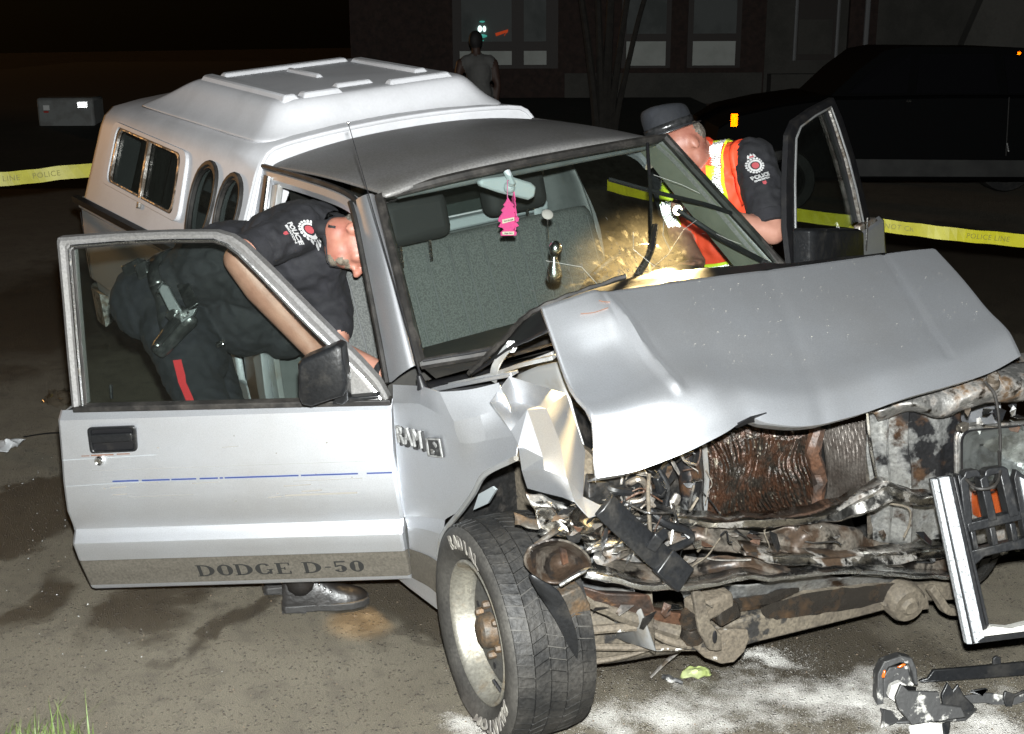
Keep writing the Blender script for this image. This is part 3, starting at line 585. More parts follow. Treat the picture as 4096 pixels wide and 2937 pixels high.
for yc, xo in ((-.24, -1.34), (.27, -1.47)):
    hr = obj('headrest', box((xo, yc, 1.215), (.10, .27, .17), Matrix.Rotation(rad(-12), 3, 'Y')), 'headrest', T, bevel=.04, seg=4)
    [obj('post', tube([(xo, yc + e, 1.05), (xo, yc + e, 1.15)], .007, 6), 'chrome_clean', hr) for e in (-.06, .06)]
obj('red_cover', box((-1.335, -.378, 1.215), (.098, .02, .14), Matrix.Rotation(rad(-12), 3, 'Y')), 'red_cloth', T, bevel=.009)
obj('seat_belt', tube(smoothpath([V((-1.62, .55, 1.36)), V((-1.58, .46, 1.2)), V((-1.53, .42, 1.05))], 4), .02, 8, flat=.15, up=V((1, 0, 0))), 'mirror_back', T)
# ---- inside mirror
mc = V((-0.86,-0.128,1.369)); 
mr = obj('rear_view_mirror', prism([V(p) for p in ((-0.86,-0.233,1.406), (-0.86,-0.219,1.414), (-0.86,-0.119,1.409), (-0.86,-0.034,1.372), (-0.86,-0.015,1.355), (-0.86,-0.024,1.322), (-0.86,-0.049,1.316), (-0.86,-0.155,1.358), (-0.86,-0.224,1.391))], (-.03, 0, 0)), 'mirror_back', T, bevel=.008)
obj('mount', join(tube([mc + V((.005, 0, 0)), mc + V((.03, 0, .02)), V((-.86, mc.y, 1.425))], .012, 8), ball(mc + V((.01, 0, .005)), .02, 10, 7)), 'mirror_back', mr)
# ---- wipers
def wp(pts, r, name, m='black_trim', par=ws, n=6): return obj(name, tube(smoothpath([V(p) for p in pts], 4), r, n), m, par)
wp([(-0.847,0.444,1.43), (-0.706,0.337,1.305), (-0.572,0.235,1.153)], [.006, .018, .006], 'wiper_blade')
wp([(-0.596,0.266,1.212), (-0.53,0.188,1.147), (-0.523,0.139,1.098), (-0.511,0.109,1.059)], [.012, .012], 'wiper_arm')
wp([(-0.792,0.23,1.348), (-0.714,0.362,1.292), (-0.65,0.525,1.23), (-0.621,0.631,1.18)], [.008, .014, .008], 'wiper_blade')
wp([(-0.646,0.401,1.233), (-0.539,0.505,1.129), (-0.466,0.665,1.015), (-0.445,0.703,0.995)], [.009, .012], 'wiper_arm')
# ---- aerial
ab = V((-0.416,-0.735,0.967)); at_ = V((-0.744,-0.72,1.677))
an = obj('aerial', tube([ab, ab.lerp(at_, .5), at_], [.0035, .002, .0012], 6), 'black_trim', T)
obj('aerial_base', lathe([(0, .05), (.008, .05), (.014, .02), (.022, 0), (.02, -.01), (0, -.01)], ab - V((0, 0, .02)), (-.1, -.15, 1), 14), 'black_trim', an)
obj('tip', ball(at_, .004, 8, 6), 'chrome_clean', an)

# ================================================================ BED AND CANOPY
prof = [(-.70, 1.035), (-.775, 1.032), (-.79, 1.015), (-.79, .985), (-.778, .97), (-.782, .93), (-.80, .72), (-.80, .615), (-.79, .60), (-.775, .585), (-.772, .565), (-.765, .45), (-.74, .42)]
for sg in (1, -1):
    secs = [[V((x, sg * (y + ins), z - dz)) for y, z in prof] for x, ins, dz in ((-1.82, .02, 0), (-1.84, 0, 0), (-2.6, 0, 0), (-3.3, 0, 0), (-3.97, 0, 0), (-4.0, .012, .004), (-4.01, .04, .01))]
    bs = obj('bed_side', loft(secs), 'silver', T, smooth=25, solid=.006)
    if sg == 1:
        obj('bed_seam', tube([V((-3.93, -.797, .965)), V((-3.93, -.805, .62))], .002, 4), 'rubber_seal', bs)
        obj('tail_lamp', box((-4.0, -.755, .80), (.03, .05, .17)), 'amber', bs, bevel=.006)
obj('tailgate', box((-4.0, 0, .79), (.03, 1.40, .45)), 'silver', T, bevel=.01)
obj('bed_floor', box((-2.92, 0, .56), (2.1, 1.5, .03)), 'engine_dark', T)
obj('bed_front', box((-1.85, 0, .79), (.02, 1.5, .48)), 'silver', T)
rb = obj('rear_bumper', sweep([(-.02, -.09), (.03, -.07), (.035, .06), (-.02, .09)], smoothpath([V((-3.80, -.79, .47)), V((-4.02, -.77, .47)), V((-4.10, -.6, .47)), V((-4.12, 0, .47)), V((-4.10, .6, .47)), V((-4.02, .77, .47))], 4)), 'silver_grimy', T)
for sg in (-1, 1):
    w_ = obj('wheel', lathe([(.17, -.02), (.2, 0), (.27, .0), (.305, -.03), (.31, -.1), (.305, -.17), (.27, -.2), (.18, -.2)], tb((-2.78, sg * .755, .315)), tb((0, sg, 0)) - tb((0, 0, 0)), 40), 'rubber', T)
    obj('rim', lathe([(0, -.05), (.1, -.05), (.17, -.04), (.19, 0), (.2, .003)], tb((-2.78, sg * .755, .315)), tb((0, sg, 0)) - tb((0, 0, 0)), 30), 'rim_face', w_)
# canopy shell as one closed U section, windows cut through it
half = [(-.7765, 1.03), (-.7637, 1.06), (-.7212, 1.16), (-.666, 1.29), (-.6257, 1.385), (-.597, 1.435), (-.55, 1.472), (-.42, 1.49), (-.22, 1.503), (0, 1.508)]
full = half + [(-y, z) for y, z in half[::-1][1:]]
inner = [(y * .965, z - .022) for y, z in full[::-1]]
inner[0] = (inner[0][0], 1.03); inner[-1] = (inner[-1][0], 1.03)
U = full + inner
def shell_sec(x, k=1., dz=0.): return [V((x, y * k, 1.03 + (z - 1.03) * (1 - dz))) for y, z in U]
stations = [(-1.80, .985, .012), (-1.815, 1, 0), (-2.1, 1, -.0), (-2.6, 1, -.02), (-3.1, 1, -.03), (-3.6, 1, -.02), (-3.86, .995, .0), (-3.93, .985, .02), (-3.97, .96, .06)]
def cut(o, cutter_vf):
    c = obj('cutter', cutter_vf, 'white_cap', T); md = o.modifiers.new('cut', 'BOOLEAN'); md.operation = 'DIFFERENCE'; md.solver = 'EXACT'; md.object = c
    dg = bpy.context.evaluated_depsgraph_get(); dg.update(); me = bpy.data.meshes.new_from_object(o.evaluated_get(dg)); o.modifiers.clear(); o.data = me
    me.materials.clear(); me.materials.append(M['white_cap'])
    cm = c.data; bpy.data.objects.remove(c); bpy.data.meshes.remove(cm)
cap = obj('canopy', loft([shell_sec(*s) for s in stations], closed=True, caps=True), 'white_cap', T, smooth=40)
def rrect(pts, r=.25, n=5):
    """round the corners of a polygon of 3D points"""
    pts = [V(p) for p in pts]; out = []; N = len(pts)
    for i, p in enumerate(pts):
        a, b = pts[i - 1], pts[(i + 1) % N]; k = min((a - p).length, (b - p).length) * r
        s, e = p + (a - p).normalized() * k, p + (b - p).normalized() * k
        for j in range(n + 1):
            t = j / n; out.append(s * (1 - t) ** 2 + p * 2 * t * (1 - t) + e * t * t)
    return out
SN = V((0, -.9203, .3911))
sw_out = rrect([(-3.622,-0.728,1.143), (-3.644,-0.609,1.424), (-2.52,-0.623,1.39), (-2.451,-0.739,1.119)], .22)
ctr = sum(sw_out, V()) / len(sw_out)
sw_in = [ctr + (p - ctr) * .93 for p in sw_out]
ov1 = [V(p) for p in ((-2.26,-0.63,1.375), (-2.177,-0.642,1.346), (-2.146,-0.672,1.274), (-2.148,-0.719,1.165), (-2.202,-0.754,1.082), (-2.304,-0.757,1.074), (-2.36,-0.735,1.126), (-2.388,-0.685,1.244), (-2.357,-0.647,1.334))]
ov2 = [V(p) for p in ((-1.983,-0.635,1.362), (-1.904,-0.646,1.336), (-1.87,-0.675,1.269), (-1.877,-0.716,1.172), (-1.908,-0.749,1.095), (-1.996,-0.755,1.081), (-2.051,-0.734,1.13), (-2.085,-0.69,1.232), (-2.06,-0.653,1.321))]
ov1 = smoothpath(ov1, 3, True); ov2 = smoothpath(ov2, 3, True)
for poly in (sw_in, ov1, ov2): cut(cap, prism([p + SN * .15 for p in poly], -SN * .3))
cap.data.shade_smooth(); cap.data.set_sharp_from_angle(angle=rad(32))
def cap_window(poly, panes, split=None):
    c = sum(poly, V()) / len(poly)
    fr = obj('side_window', ring_prism([c + (p - c) * 1.07 + SN * -.006 for p in poly], [c + (p - c) * .93 - SN * .006 for p in poly], SN * .022), 'white_cap' if split else 'rubber_seal', cap, bevel=.004)
    obj('window_seal', ring_prism([c + (p - c) * .965 - SN * .008 for p in poly], [c + (p - c) * .88 - SN * .008 for p in poly], SN * .018), 'rubber_seal', fr)
    if split:
        obj('inner_frame', ring_prism([c + (p - c) * .90 for p in poly], [c + (p - c) * .86 for p in poly], SN * .012), 'engine_metal', fr)
    obj('pane', prism([c + (p - c) * .92 - SN * .006 for p in poly], SN * .003), 'cap_glass', fr, smooth=0)
    if split: obj('centre_bar', sweep([(-.016, -.006), (.016, -.006), (.016, .01), (-.016, .01)], [V(p) + SN * .004 for p in split], SN), 'engine_metal', fr, bevel=.003)
    return fr
cap_window(sw_in, 2, ((-3.002,-0.744,1.107), (-3.067,-0.618,1.403)))
cap_window(ov1, 1); cap_window(ov2, 1)
# curtain and far wall inside the canopy give the windows something to show
mat('curtain', (.16, .16, .15), .9, c2=(.1, .1, .095), sc=14, stretch=(3, 3, .2)); M['curtain']
cn = V(ctr); obj('curtain', grid([[V((x, -.60 + .012 * math.sin(x * 55) + .41 * (z - 1.2), z)) for x in [-3.5 + .03 * k for k in range(20)]] for z in (1.08, 1.2, 1.35)], 2, 1), 'curtain', cap)
obj('rail_shelf', box((-2.5, -.55, 1.16), (.7, .05, .06)), 'engine_metal', cap, bevel=.01)
obj('canopy_rail', sweep([(-.02, -.016), (.014, -.016), (.014, .014), (-.02, .014)], [V((-1.84, -.792, 1.03)), V((-3.0, -.792, 1.03)), V((-3.985, -.792, 1.03))]), 'black_trim', cap)
# front lip round the cab
lip = [V((-1.80, y * .985, 1.03 + (z - 1.03) * .99)) for y, z in full]
obj('front_lip', tube(smoothpath(lip, 2), .009, 8), 'white_cap', cap)
fw = [V((-1.805, y * .97, z - .012)) for y, z in full]
obj('front_wall', ring_prism(fw, [V((-1.805, y * .78, 1.13 + (z - 1.03) * .55)) for y, z in full], (-.012, 0, 0)), 'white_cap', cap)
obj('rear_door', prism([V((-3.955, y * .95, 1.02 + (z - 1.03) * .95)) for y, z in full], (-.012, 0, 0)), 'white_cap', cap)
# raised roof with ribs
def blk(x0, x1, hy, z0, z1, r=.12, n=5, zr=0.):
    c = rrect([V((x0, -hy, 0)), V((x0, hy, 0)), V((x1, hy, 0)), V((x1, -hy, 0))], r, n); return [V((p.x, p.y, z0 + (z1 - z0) * (p.x - x0) / (x1 - x0))) for p in c]
bsec = [blk(-1.86, -3.50, .575, 1.455, 1.495), blk(-1.885, -3.46, .555, 1.484, 1.515), blk(-1.92, -3.38, .515, 1.508, 1.535), blk(-1.945, -3.22, .475, 1.55, 1.575), blk(-1.97, -3.08, .445, 1.59, 1.617), blk(-1.995, -3.0, .415, 1.608, 1.637), blk(-2.03, -2.95, .38, 1.613, 1.642)]
rr = obj('raised_roof', loft(bsec, closed=True, caps=True), 'white_cap', cap, sub=2, smooth=60)
def topz(x): return 1.613 + (1.642 - 1.613) * (x + 2.03) / (-.92)
def rib(x0, x1, y0, y1, h=.015):
    z0, z1 = topz(x0), topz(x1); e = .018
    bot = [V((x0, y0, z0 - .012)), V((x0, y1, z0 - .012)), V((x1, y1, z1 - .012)), V((x1, y0, z1 - .012))]
    c = sum(bot, V()) / 4; topv = [V((p.x - math.copysign(e, p.x - c.x), p.y - math.copysign(e, p.y - c.y), p.z + h + .012)) for p in bot]
    obj('rib', loft([bot, topv], closed=True, caps=True), 'white_cap', rr, smooth=50, bevel=.007)
rib(-2.0, -2.93, -.405, -.325); rib(-1.995, -2.08, -.32, -.14); rib(-2.0, -2.07, .06, .36); rib(-2.10, -2.17, -.13, .05); rib(-2.85, -2.93, -.32, .3); rib(-2.2, -2.84, .28, .36); rib(-2.45, -2.8, -.06, -.01)

# ================================================================ DOORS
DA = rad(48); DH = V((-.55, -.785, 0)); DD = V((-math.cos(DA), -math.sin(DA), 0)); DNn = V((math.sin(DA), -math.cos(DA), 0))
def dl(p): return DH + DD * p[0] + DNn * p[1] + V((0, 0, p[2]))
def skin_n(f):  # outward offset of the door skin against height fraction from the belt
    t = [(0, -.012), (.04, .012), (.36, .028), (.525, .026), (.64, .008), (.655, .012), (.70, .034), (.715, .034), (.81, .024), (.965, .004), (.985, .0), (1, -.012)]
    for (a, x), (b, y) in zip(t, t[1:]):
        if a <= f <= b: return x + (y - x) * (f - a) / (b - a)
    return t[-1][1]
fr_ = [0, .015, .04, .15, .26, .36, .45, .525, .60, .64, .655, .675, .70, .715, .76, .806]
fr2 = [.806, .85, .9, .94, .965]; fr3 = [.965, .985, 1.]
NL, NR = ((1.061,0,0.869), (1.071,-0,0.736), (1.089,-0,0.548), (1.089,-0,0.436), (1.086,-0,0.354), (1.077,0,0.242)), ((-0.014,0,0.894), (-0.006,-0,0.731), (-0.011,-0,0.583), (-0.01,-0,0.507), (-0.009,0,0.431), (-0.01,-0,0.296))
def edge_s(E, z):
    E = sorted(E, key=lambda p: -p[2])
    for a, b in zip(E, E[1:]):
        if b[2] <= z <= a[2]: return a[0] + (b[0] - a[0]) * (a[2] - z) / (a[2] - b[2])
    return E[0][0] if z > E[0][2] else E[-1][0]
zt0, zt1 = NR[0][2], NL[0][2]; zb0, zb1 = NR[-1][2], NL[-1][2]
def skin_pt(u, f, extra=0.):
    z = (zt0 + (zt1 - zt0) * u) * (1 - f) + (zb0 + (zb1 - zb0) * u) * f
    s0, s1 = edge_s(NR, z), edge_s(NL, z); s = s0 + (s1 - s0) * u
    e = min(u, 1 - u) * (s1 - s0); rnde = -.016 * max(0, 1 - e / .012) ** 2
    return dl((s, skin_n(f) + rnde + extra, z))
us = [0, .005, .012, .1, .25, .4, .55, .7, .85, .988, .995, 1]
door = obj('door', loft([[skin_pt(u, f) for u in us] for f in fr_]), 'silver', T, smooth=18)
door['label'] = 'open near door with grey lower stripe and blue pinstripe'
obj('lower_stripe', loft([[skin_pt(u, f, .0006) for u in us] for f in fr2]), 'two_tone', door, smooth=18)
obj('bottom_lip', loft([[skin_pt(u, f) for u in us] for f in fr3]), 'silver', door, smooth=18)
inn = [skin_pt(u, f) - DNn * .085 for f in (.02, .99) for u in (.005, .995)]
obj('inner_panel', loft([[skin_pt(u, f) - DNn * (.08 if k else .01) for u in (.004, .25, .5, .75, .996)] for k, f in ((0, .02), (1, .03), (1, .5), (1, .97), (0, .985))]), 'vinyl_grey', door, solid=.004)
for uu in (.003, .997): obj('door_end', loft([[skin_pt(uu, f) for f in (.02, .3, .6, .98)], [skin_pt(uu, f) - DNn * .08 for f in (.02, .3, .6, .98)]]), 'silver_inner', door)
# window frame
K = .22
fo = [(1.006,0.002,0.883), (1.008,-0.029,1.024), (1.008,-0.071,1.213), (1.01,-0.108,1.379), (1.006,-0.11,1.39), (0.826,-0.111,1.396), (0.639,-0.111,1.396), (0.5,-0.11,1.391), (0.449,-0.107,1.375), (0.409,-0.101,1.347), (0.337,-0.085,1.276), (0.207,-0.055,1.141), (0.077,-0.026,1.008), (0.025,-0.013,0.949), (0.007,-0.005,0.914), (-0.002,-0.001,0.893)]
fi = [(0.963,0,0.889), (0.963,-0.029,1.023), (0.963,-0.065,1.185), (0.962,-0.101,1.35), (0.954,-0.103,1.359), (0.814,-0.105,1.365), (0.641,-0.105,1.366), (0.51,-0.104,1.363), (0.472,-0.101,1.349), (0.437,-0.095,1.323), (0.372,-0.081,1.257), (0.247,-0.051,1.124), (0.151,-0.031,1.029), (0.08,-0.015,0.959), (0.044,-0.006,0.919), (0.026,-0.001,0.893)]
fo_, fi_ = [dl(p) for p in fo], [dl(p) for p in fi]
secs = [[a - DNn * .03, a, a.lerp(b, .25) + DNn * .008, a.lerp(b, .55) + DNn * .004, a.lerp(b, .62) - DNn * .006, b - DNn * .008, b - DNn * .035] for a, b in zip(fo_, fi_)]
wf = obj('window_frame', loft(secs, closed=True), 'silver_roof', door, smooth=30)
obj('frame_channel', tube([a.lerp(b, .80) + DNn * .001 for a, b in zip(fo_, fi_)], .0045, 5), 'chrome_clean', wf)
obj('frame_channel', tube([a.lerp(b, .99) - DNn * .004 for a, b in zip(fo_, fi_)], .005, 5), 'rubber_seal', wf)
obj('pane', prism([p - DNn * .018 for p in fi_], DNn * .004), 'door_glass', door, smooth=0)
belt = [dl(p) for p in ((1.002,0.001,0.887), (0.723,0,0.89), (0.363,-0.001,0.894), (-0.007,-0.002,0.898))]
obj('belt_seal', sweep([(-.018, -.012), (.012, -.014), (.012, .004), (-.018, .008)], [p - DNn * .002 - V((0, 0, .004)) for p in belt], V((0, 0, 1))), 'rubber_seal', door, bevel=.003)
obj('lock_knob', tube([dl((0.894,-0.001,0.895)) - DNn * .04, dl((0.893,-0.01,0.938)) - DNn * .04], [.005, .006], 8), 'black_plastic', door)
# quarter triangle, mirror
obj('quarter_panel', prism([dl(p) - DNn * .006 for p in ((0.164,-0.001,0.894), (0.152,-0.029,1.023), (0.124,-0.028,1.018), (0.079,-0.017,0.967), (0.038,-0.005,0.914), (0.029,-0.001,0.893))], DNn * .012), 'silver_roof', door, bevel=.004)
mo = [dl(p) for p in ((0.211,0.13,1.06), (0.199,0.13,1.073), (0.092,0.13,1.114), (0.077,0.13,1.107), (0.076,0.13,0.997), (0.089,0.13,0.962), (0.189,0.13,0.93), (0.215,0.13,0.936), (0.222,0.13,0.958))]
mcn = sum(mo, V()) / len(mo)
mh = obj('mirror', loft([[mcn + (p - mcn) * .86 + DNn * .012 for p in mo], [mcn + (p - mcn) * .985 + DNn * .004 for p in mo], mo, [mcn + (p - mcn) * .98 - DNn * .05 for p in mo], [mcn + (p - mcn) * .9 - DNn * .07 for p in mo]], closed=True, caps=True), 'black_plastic', door, smooth=40, bevel=.003)
obj('mirror_arm', prism([dl(p) for p in ((0.148,0.05,0.904), (0.146,0.06,0.929), (0.125,0.09,0.982), (0.092,0.09,0.988), (0.108,0.05,0.914), (0.13,0.03,0.893))], -DNn * .05), 'black_plastic', mh, bevel=.006)
obj('mirror_base', prism([dl(p) for p in ((0.163,0.03,0.894), (0.158,0.03,0.912), (0.02,0.03,0.922), (0.024,0.03,0.911))], -DNn * .035), 'black_plastic', mh, bevel=.004)
# handle
hq = rrect([dl(p) for p in ((0.956,0.018,0.826), (0.795,0.018,0.831), (0.805,0.018,0.747), (0.962,0.018,0.74))], .16, 4); hc = sum(hq, V()) / len(hq)
hd = obj('handle', ring_prism([hc + (p - hc) * 1. for p in hq], [hc + (p - hc) * .86 for p in hq], DNn * .012), 'black_plastic', door, bevel=.003)
obj('recess', prism([hc + (p - hc) * .9 + DNn * .001 for p in hq], DNn * .002), 'black_trim', hd, smooth=0)
obj('pull', prism(rrect([dl(p) for p in ((0.944,0.026,0.807), (0.806,0.026,0.812), (0.809,0.026,0.785), (0.947,0.026,0.778))], .3, 3), DNn * .013), 'black_plastic', hd, bevel=.003)
lk = dl((0.937,0.026,0.715)); obj('lock', lathe([(0, .006), (.006, .006), (.007, .003), (.012, .008), (.015, .004), (.0155, -.003)], lk, DNn, 24), 'chrome_clean', door)
# pinstripe (with chips missing), scratches and scuffs
def dstrip(name, u0, u1, f0, f1, h, m): return obj(name, loft([[skin_pt(u0 + (u1 - u0) * k / 6, f0 + (f1 - f0) * k / 6 + e, .0012) for k in range(7)] for e in (-h / 2, h / 2)]), m, door, smooth=0)
for a, b in ((.0, .085), (.11, .275), (.282, .50), (.505, .515), (.52, .575), (.585, .66), (.665, .75), (.76, .84)): dstrip('pinstripe', a, b, .364, .364, .0075, 'blue_line')
for a, b, f, h in ((.52, .60, .385, .004), (.70, .76, .375, .003), (.25, .33, .415, .006), (.22, .28, .448, .008), (.12, .33, .468, .011), (.34, .38, .476, .007), (.80, .85, .395, .009), (.80, .845, .435, .006), (.60, .80, .45, .002), (.45, .5, .2, .003), (.03, .9, .30, .0012), (.1, .3, .39, .0025)):
    dstrip('scuff', a, b, f, f + .004, h, 'scuff')
for a, b, f, h in ((.83, .90, .224, .006), (.78, .82, .222, .005), (.905, .93, .226, .004)): dstrip('rust_chip', a, b, f, f, h, 'rust_mark')
dstrip('scratch', .70, .99, .232, .245, .0022, 'mirror_back'); dstrip('scratch', .75, .985, .372, .384, .0016, 'mirror_back')
for k in range(9): u_, f_ = rnd.uniform(.05, .95), rnd.uniform(.1, .55); dstrip('scuff', u_, u_ + rnd.uniform(.003, .008), f_, f_, rnd.uniform(.003, .008), 'scuff')
# slab-serif lettering
GL = {'D': [('r', 0, 0, .19, 1), ('arc', .12, .5, .44, .5), ('s', -.1, .2, 0), ('s', -.1, .2, 1)], 'O': [('o', .42, .5, .42, .5)], '0': [('o', .36, .5, .36, .5)],
      'G': [('g', .44, .5, .44, .5), ('r', .70, .04, .14, .40), ('s', .58, .92, .40)], 'E': [('r', .08, 0, .21, 1), ('r', .0, 0, .78, .07), ('r', 0, .93, .76, .07), ('r', .1, .46, .42, .07), ('r', .70, 0, .08, .26), ('r', .68, .76, .08, .24), ('r', .44, .36, .07, .26)],
      '-': [('r', .05, .44, .3, .10)], '5': [('r', .08, .88, .56, .12), ('r', .08, .48, .09, .46), ('c5', .34, .33, .33, .33)]}
def glyph(ch, T2):
    out = []
    def q(a, b, c, d): out.append(([T2(*p) for p in (a, b, c, d)], [(0, 1, 2, 3)]))
    def arc(cx, cy, rx, ry, a0, a1, thick=.21, n=20):
        P = [(a0 + (a1 - a0) * k / n) for k in range(n + 1)]
        for a, b in zip(P, P[1:]):
            w0, w1 = (.07 + thick * abs(math.cos(a))), (.07 + thick * abs(math.cos(b)))
            q((cx + rx * math.cos(a), cy + ry * math.sin(a)), (cx + rx * math.cos(b), cy + ry * math.sin(b)), (cx + (rx - w1) * math.cos(b), cy + (ry - .10) * math.sin(b)), (cx + (rx - w0) * math.cos(a), cy + (ry - .10) * math.sin(a)))
    for e in GL[ch]:
        if e[0] == 'r': _, x, y, w, h = e; q((x, y), (x + w, y), (x + w, y + h), (x, y + h))
        elif e[0] == 's': _, x0, x1, y = e; y0 = y - (.07 if y >= .9 else 0); q((x0, y0), (x1, y0), (x1, y0 + .07), (x0, y0 + .07))
        elif e[0] == 'arc': _, cx, cy, rx, ry = e; arc(cx + .12, cy, rx + .18, ry, -math.pi / 2, math.pi / 2); q((.1, 0), (.28, 0), (.28, .07), (.1, .07)); q((.1, .93), (.28, .93), (.28, 1), (.1, 1))
        elif e[0] == 'o': arc(e[1], e[2], e[3], e[4], 0, 2 * math.pi, n=28)
        elif e[0] == 'g': arc(e[1], e[2], e[3], e[4], rad(38), rad(325), n=24)
        elif e[0] == 'c5': arc(e[1], e[2], e[3], e[4], rad(-160), rad(140), n=20)
    return join(*out)
adv = {'D': 1.0, 'O': 1.02, 'G': 1.06, 'E': .95, ' ': .55, '-': .48, '5': .84, '0': .8}
txt = 'DODGE D-50'; tw = sum(adv[c] for c in txt); x = 0
uL, uR = .632, .127  # the word runs from left to right in the picture: from the latch end towards the hinge
for ch in txt:
    if ch != ' ':
        def T2(a, b, x=x): u = uL + (uR - uL) * (x + a) / tw; return skin_pt(u, .928 - .072 * b, .0022)
        obj('letter', glyph(ch, T2), 'letter_dark', door, smooth=0)
    x += adv[ch]
# ---- far door
FHn = V((-.53, .79, 0)); FDd = V((-.40, .9165, 0)); FNn = V((.9165, .40, 0))
def fl(p): return FHn + FDd * p[0] + FNn * p[1] + V((0, 0, p[2]))
d2 = obj('door', loft([[fl((s, n, z)) for s in (0, .01, .5, 1.03, 1.045)] for n, z in ((-.01, .92), (.01, .90), (.028, .67), (.01, .53), (.034, .48), (.0, .33), (-.01, .32))]), 'silver', T, smooth=20, solid=.05)
ffo = [fl(p) for p in ((0.08,-0.014,0.954), (0.114,-0.045,1.093), (0.193,-0.077,1.238), (0.29,-0.108,1.383), (0.372,-0.117,1.421), (0.563,-0.12,1.438), (0.79,-0.122,1.444), (0.841,-0.102,1.355), (0.892,-0.068,1.197), (0.913,-0.037,1.056), (0.924,-0.007,0.924))]
ffi = [fl(p) for p in ((0.148,-0.01,0.937), (0.201,-0.04,1.073), (0.279,-0.073,1.221), (0.361,-0.102,1.354), (0.418,-0.109,1.384), (0.565,-0.112,1.4), (0.718,-0.114,1.406), (0.745,-0.097,1.33), (0.783,-0.068,1.2), (0.802,-0.04,1.07), (0.805,-0.013,0.947))]
wf2 = obj('window_frame', loft([[a - FNn * .02, a, a.lerp(b, .4) + FNn * .006, b, b - FNn * .03] for a, b in zip(ffo, ffi)], closed=True), 'black_trim', d2, smooth=30)
obj('frame_channel', tube([a.lerp(b, .75) + FNn * .004 for a, b in zip(ffo, ffi)], .0045, 5), 'silver_inner', wf2)
obj('frame_channel', tube([a + FNn * .002 for a in ffi[6:]], .007, 5), 'engine_metal', wf2)
obj('pane', prism([p - FNn * .02 for p in ffi], FNn * .004), 'door_glass', d2, smooth=0)
m2 = [fl(p) for p in ((-0.106,0.12,1.137), (-0.086,0.12,1.142), (0.383,0.12,1.03), (0.424,0.12,1.01), (0.444,0.12,0.852), (-0.104,0.12,0.999))]
c2_ = sum(m2, V()) / len(m2)
mm2 = obj('mirror', loft([[c2_ + (p - c2_) * .9 + FNn * .02 for p in m2], [c2_ + (p - c2_) * .99 + FNn * .006 for p in m2], m2, [c2_ + (p - c2_) * .95 - FNn * .06 for p in m2]], closed=True, caps=True), 'black_plastic', d2, smooth=40, bevel=.004)
obj('mirror_arm', tube([c2_ - FNn * .05, fl((.12, .02, .95))], .02, 8), 'black_plastic', mm2)
obj('door_edge_panel', prism([fl(p) for p in ((0.78,0,0.939), (0.969,-0,0.929), (1.072,-0,0.88), (1.125,-0,0.739), (1.11,-0,0.623), (0.76,-0,0.719))], -FNn * .03), 'silver_grimy', d2, bevel=.006)
obj('lock_rod', tube([fl((0.762,0.03,0.842)), fl((0.775,0.03,0.975))], .004, 6), 'chrome_clean', d2)

# ================================================================ HOOD, FENDER AND CRUSHED FRONT
def P2(l): return [V(p) for p in l]
ridge = P2([(-0.002,-0.587,1.253), (0.004,-0.506,1.26), (0.009,-0.431,1.266), (0.012,-0.389,1.253), (0.02,-0.28,1.245), (0.029,-0.148,1.234), (0.039,-0.011,1.223), (0.049,0.131,1.209), (0.06,0.278,1.196), (0.071,0.431,1.183), (0.082,0.587,1.171), (0.09,0.701,1.161), (0.097,0.795,1.15)])
front = P2([(0.372,-0.712,0.939), (0.413,-0.636,0.946), (0.448,-0.566,0.965), (0.472,-0.496,0.983), (0.48,-0.404,1), (0.466,-0.319,1.007), (0.492,-0.275,0.989), (0.526,-0.175,0.965), (0.542,-0.02,0.956), (0.558,0.128,0.963), (0.576,0.296,0.962), (0.588,0.424,0.965), (0.594,0.541,0.984)])
cr = {3: .010}    # sharp pressed creases run down these columns
def hood_row(k, K=12):
    t = k / K; out = []
    for j, (a, b) in enumerate(zip(ridge, front)):
        d = b - a; n = V((.72, -.1, .68)); w = math.sin(math.pi * min(1, t * 1.05)) 
        bul = .014 * w + ((.078 - .011 * j) if j < 5 else .022) * math.exp(-((t - (.74 if j < 5 else .84)) / .16) ** 2)
        p = a + d * t + n * bul
        p += n * cr.get(j, 0) * max(0, 1 - max(0, t - .55) / .2) * min(1, .25 + t * 4)
        p += n * (-.028) * math.exp(-((t - .34) / .15) ** 2 - ((j - 1.5) / .8) ** 2)          # shallow dent beside the near edge
        p += n * .012 * math.exp(-((t - .76) / .10) ** 2 - ((j - 7.5) / .3) ** 2) - n * .008 * math.exp(-((t - .74) / .12) ** 2 - ((j - 6.75) / .3) ** 2)
        out.append(p)
    return out
rows = [hood_row(k) for k in range(13)]
lipr = [p + V((-.035, 0, -.022)) for p in rows[-1]]
NCOL = 10
secs = [smoothpath(r, NCOL) for r in rows]
cols = [smoothpath([s[j] for s in secs], 4) for j in range(len(secs[0]))]
def press(p, t, j):
    n = V((.72, -.1, .68)); k = .015 * max(0, 1 - abs(j - (2.9 + .35 * t)) / .26) * (1 if t < .68 else max(0, 1 - (t - .68) / .06)) * min(1, .3 + t * 5)
    k -= .006 * max(0, 1 - abs(j - 10 - .1 * t) / .12) * (1 if t < .85 else 0); k -= .003 * max(0, 1 - abs(j - 7.1 - .2 * t) / .25)
    return p + n * k
secs = [[press(cols[j][i], i / (len(cols[0]) - 1), j / NCOL) for j in range(len(cols))] for i in range(len(cols[0]))]
secs.append([p + V((-.035, 0, -.022)) for p in secs[-1]])
hood = obj('hood', loft(secs), 'silver', T, smooth=50, solid=.004)
hood['label'] = 'hood folded upward across the middle'
obj('near_edge_flange', loft([[r[0] for r in rows], [r[0] + V((-.02, .012, -.022)) for r in rows]]), 'silver', hood, solid=.002)
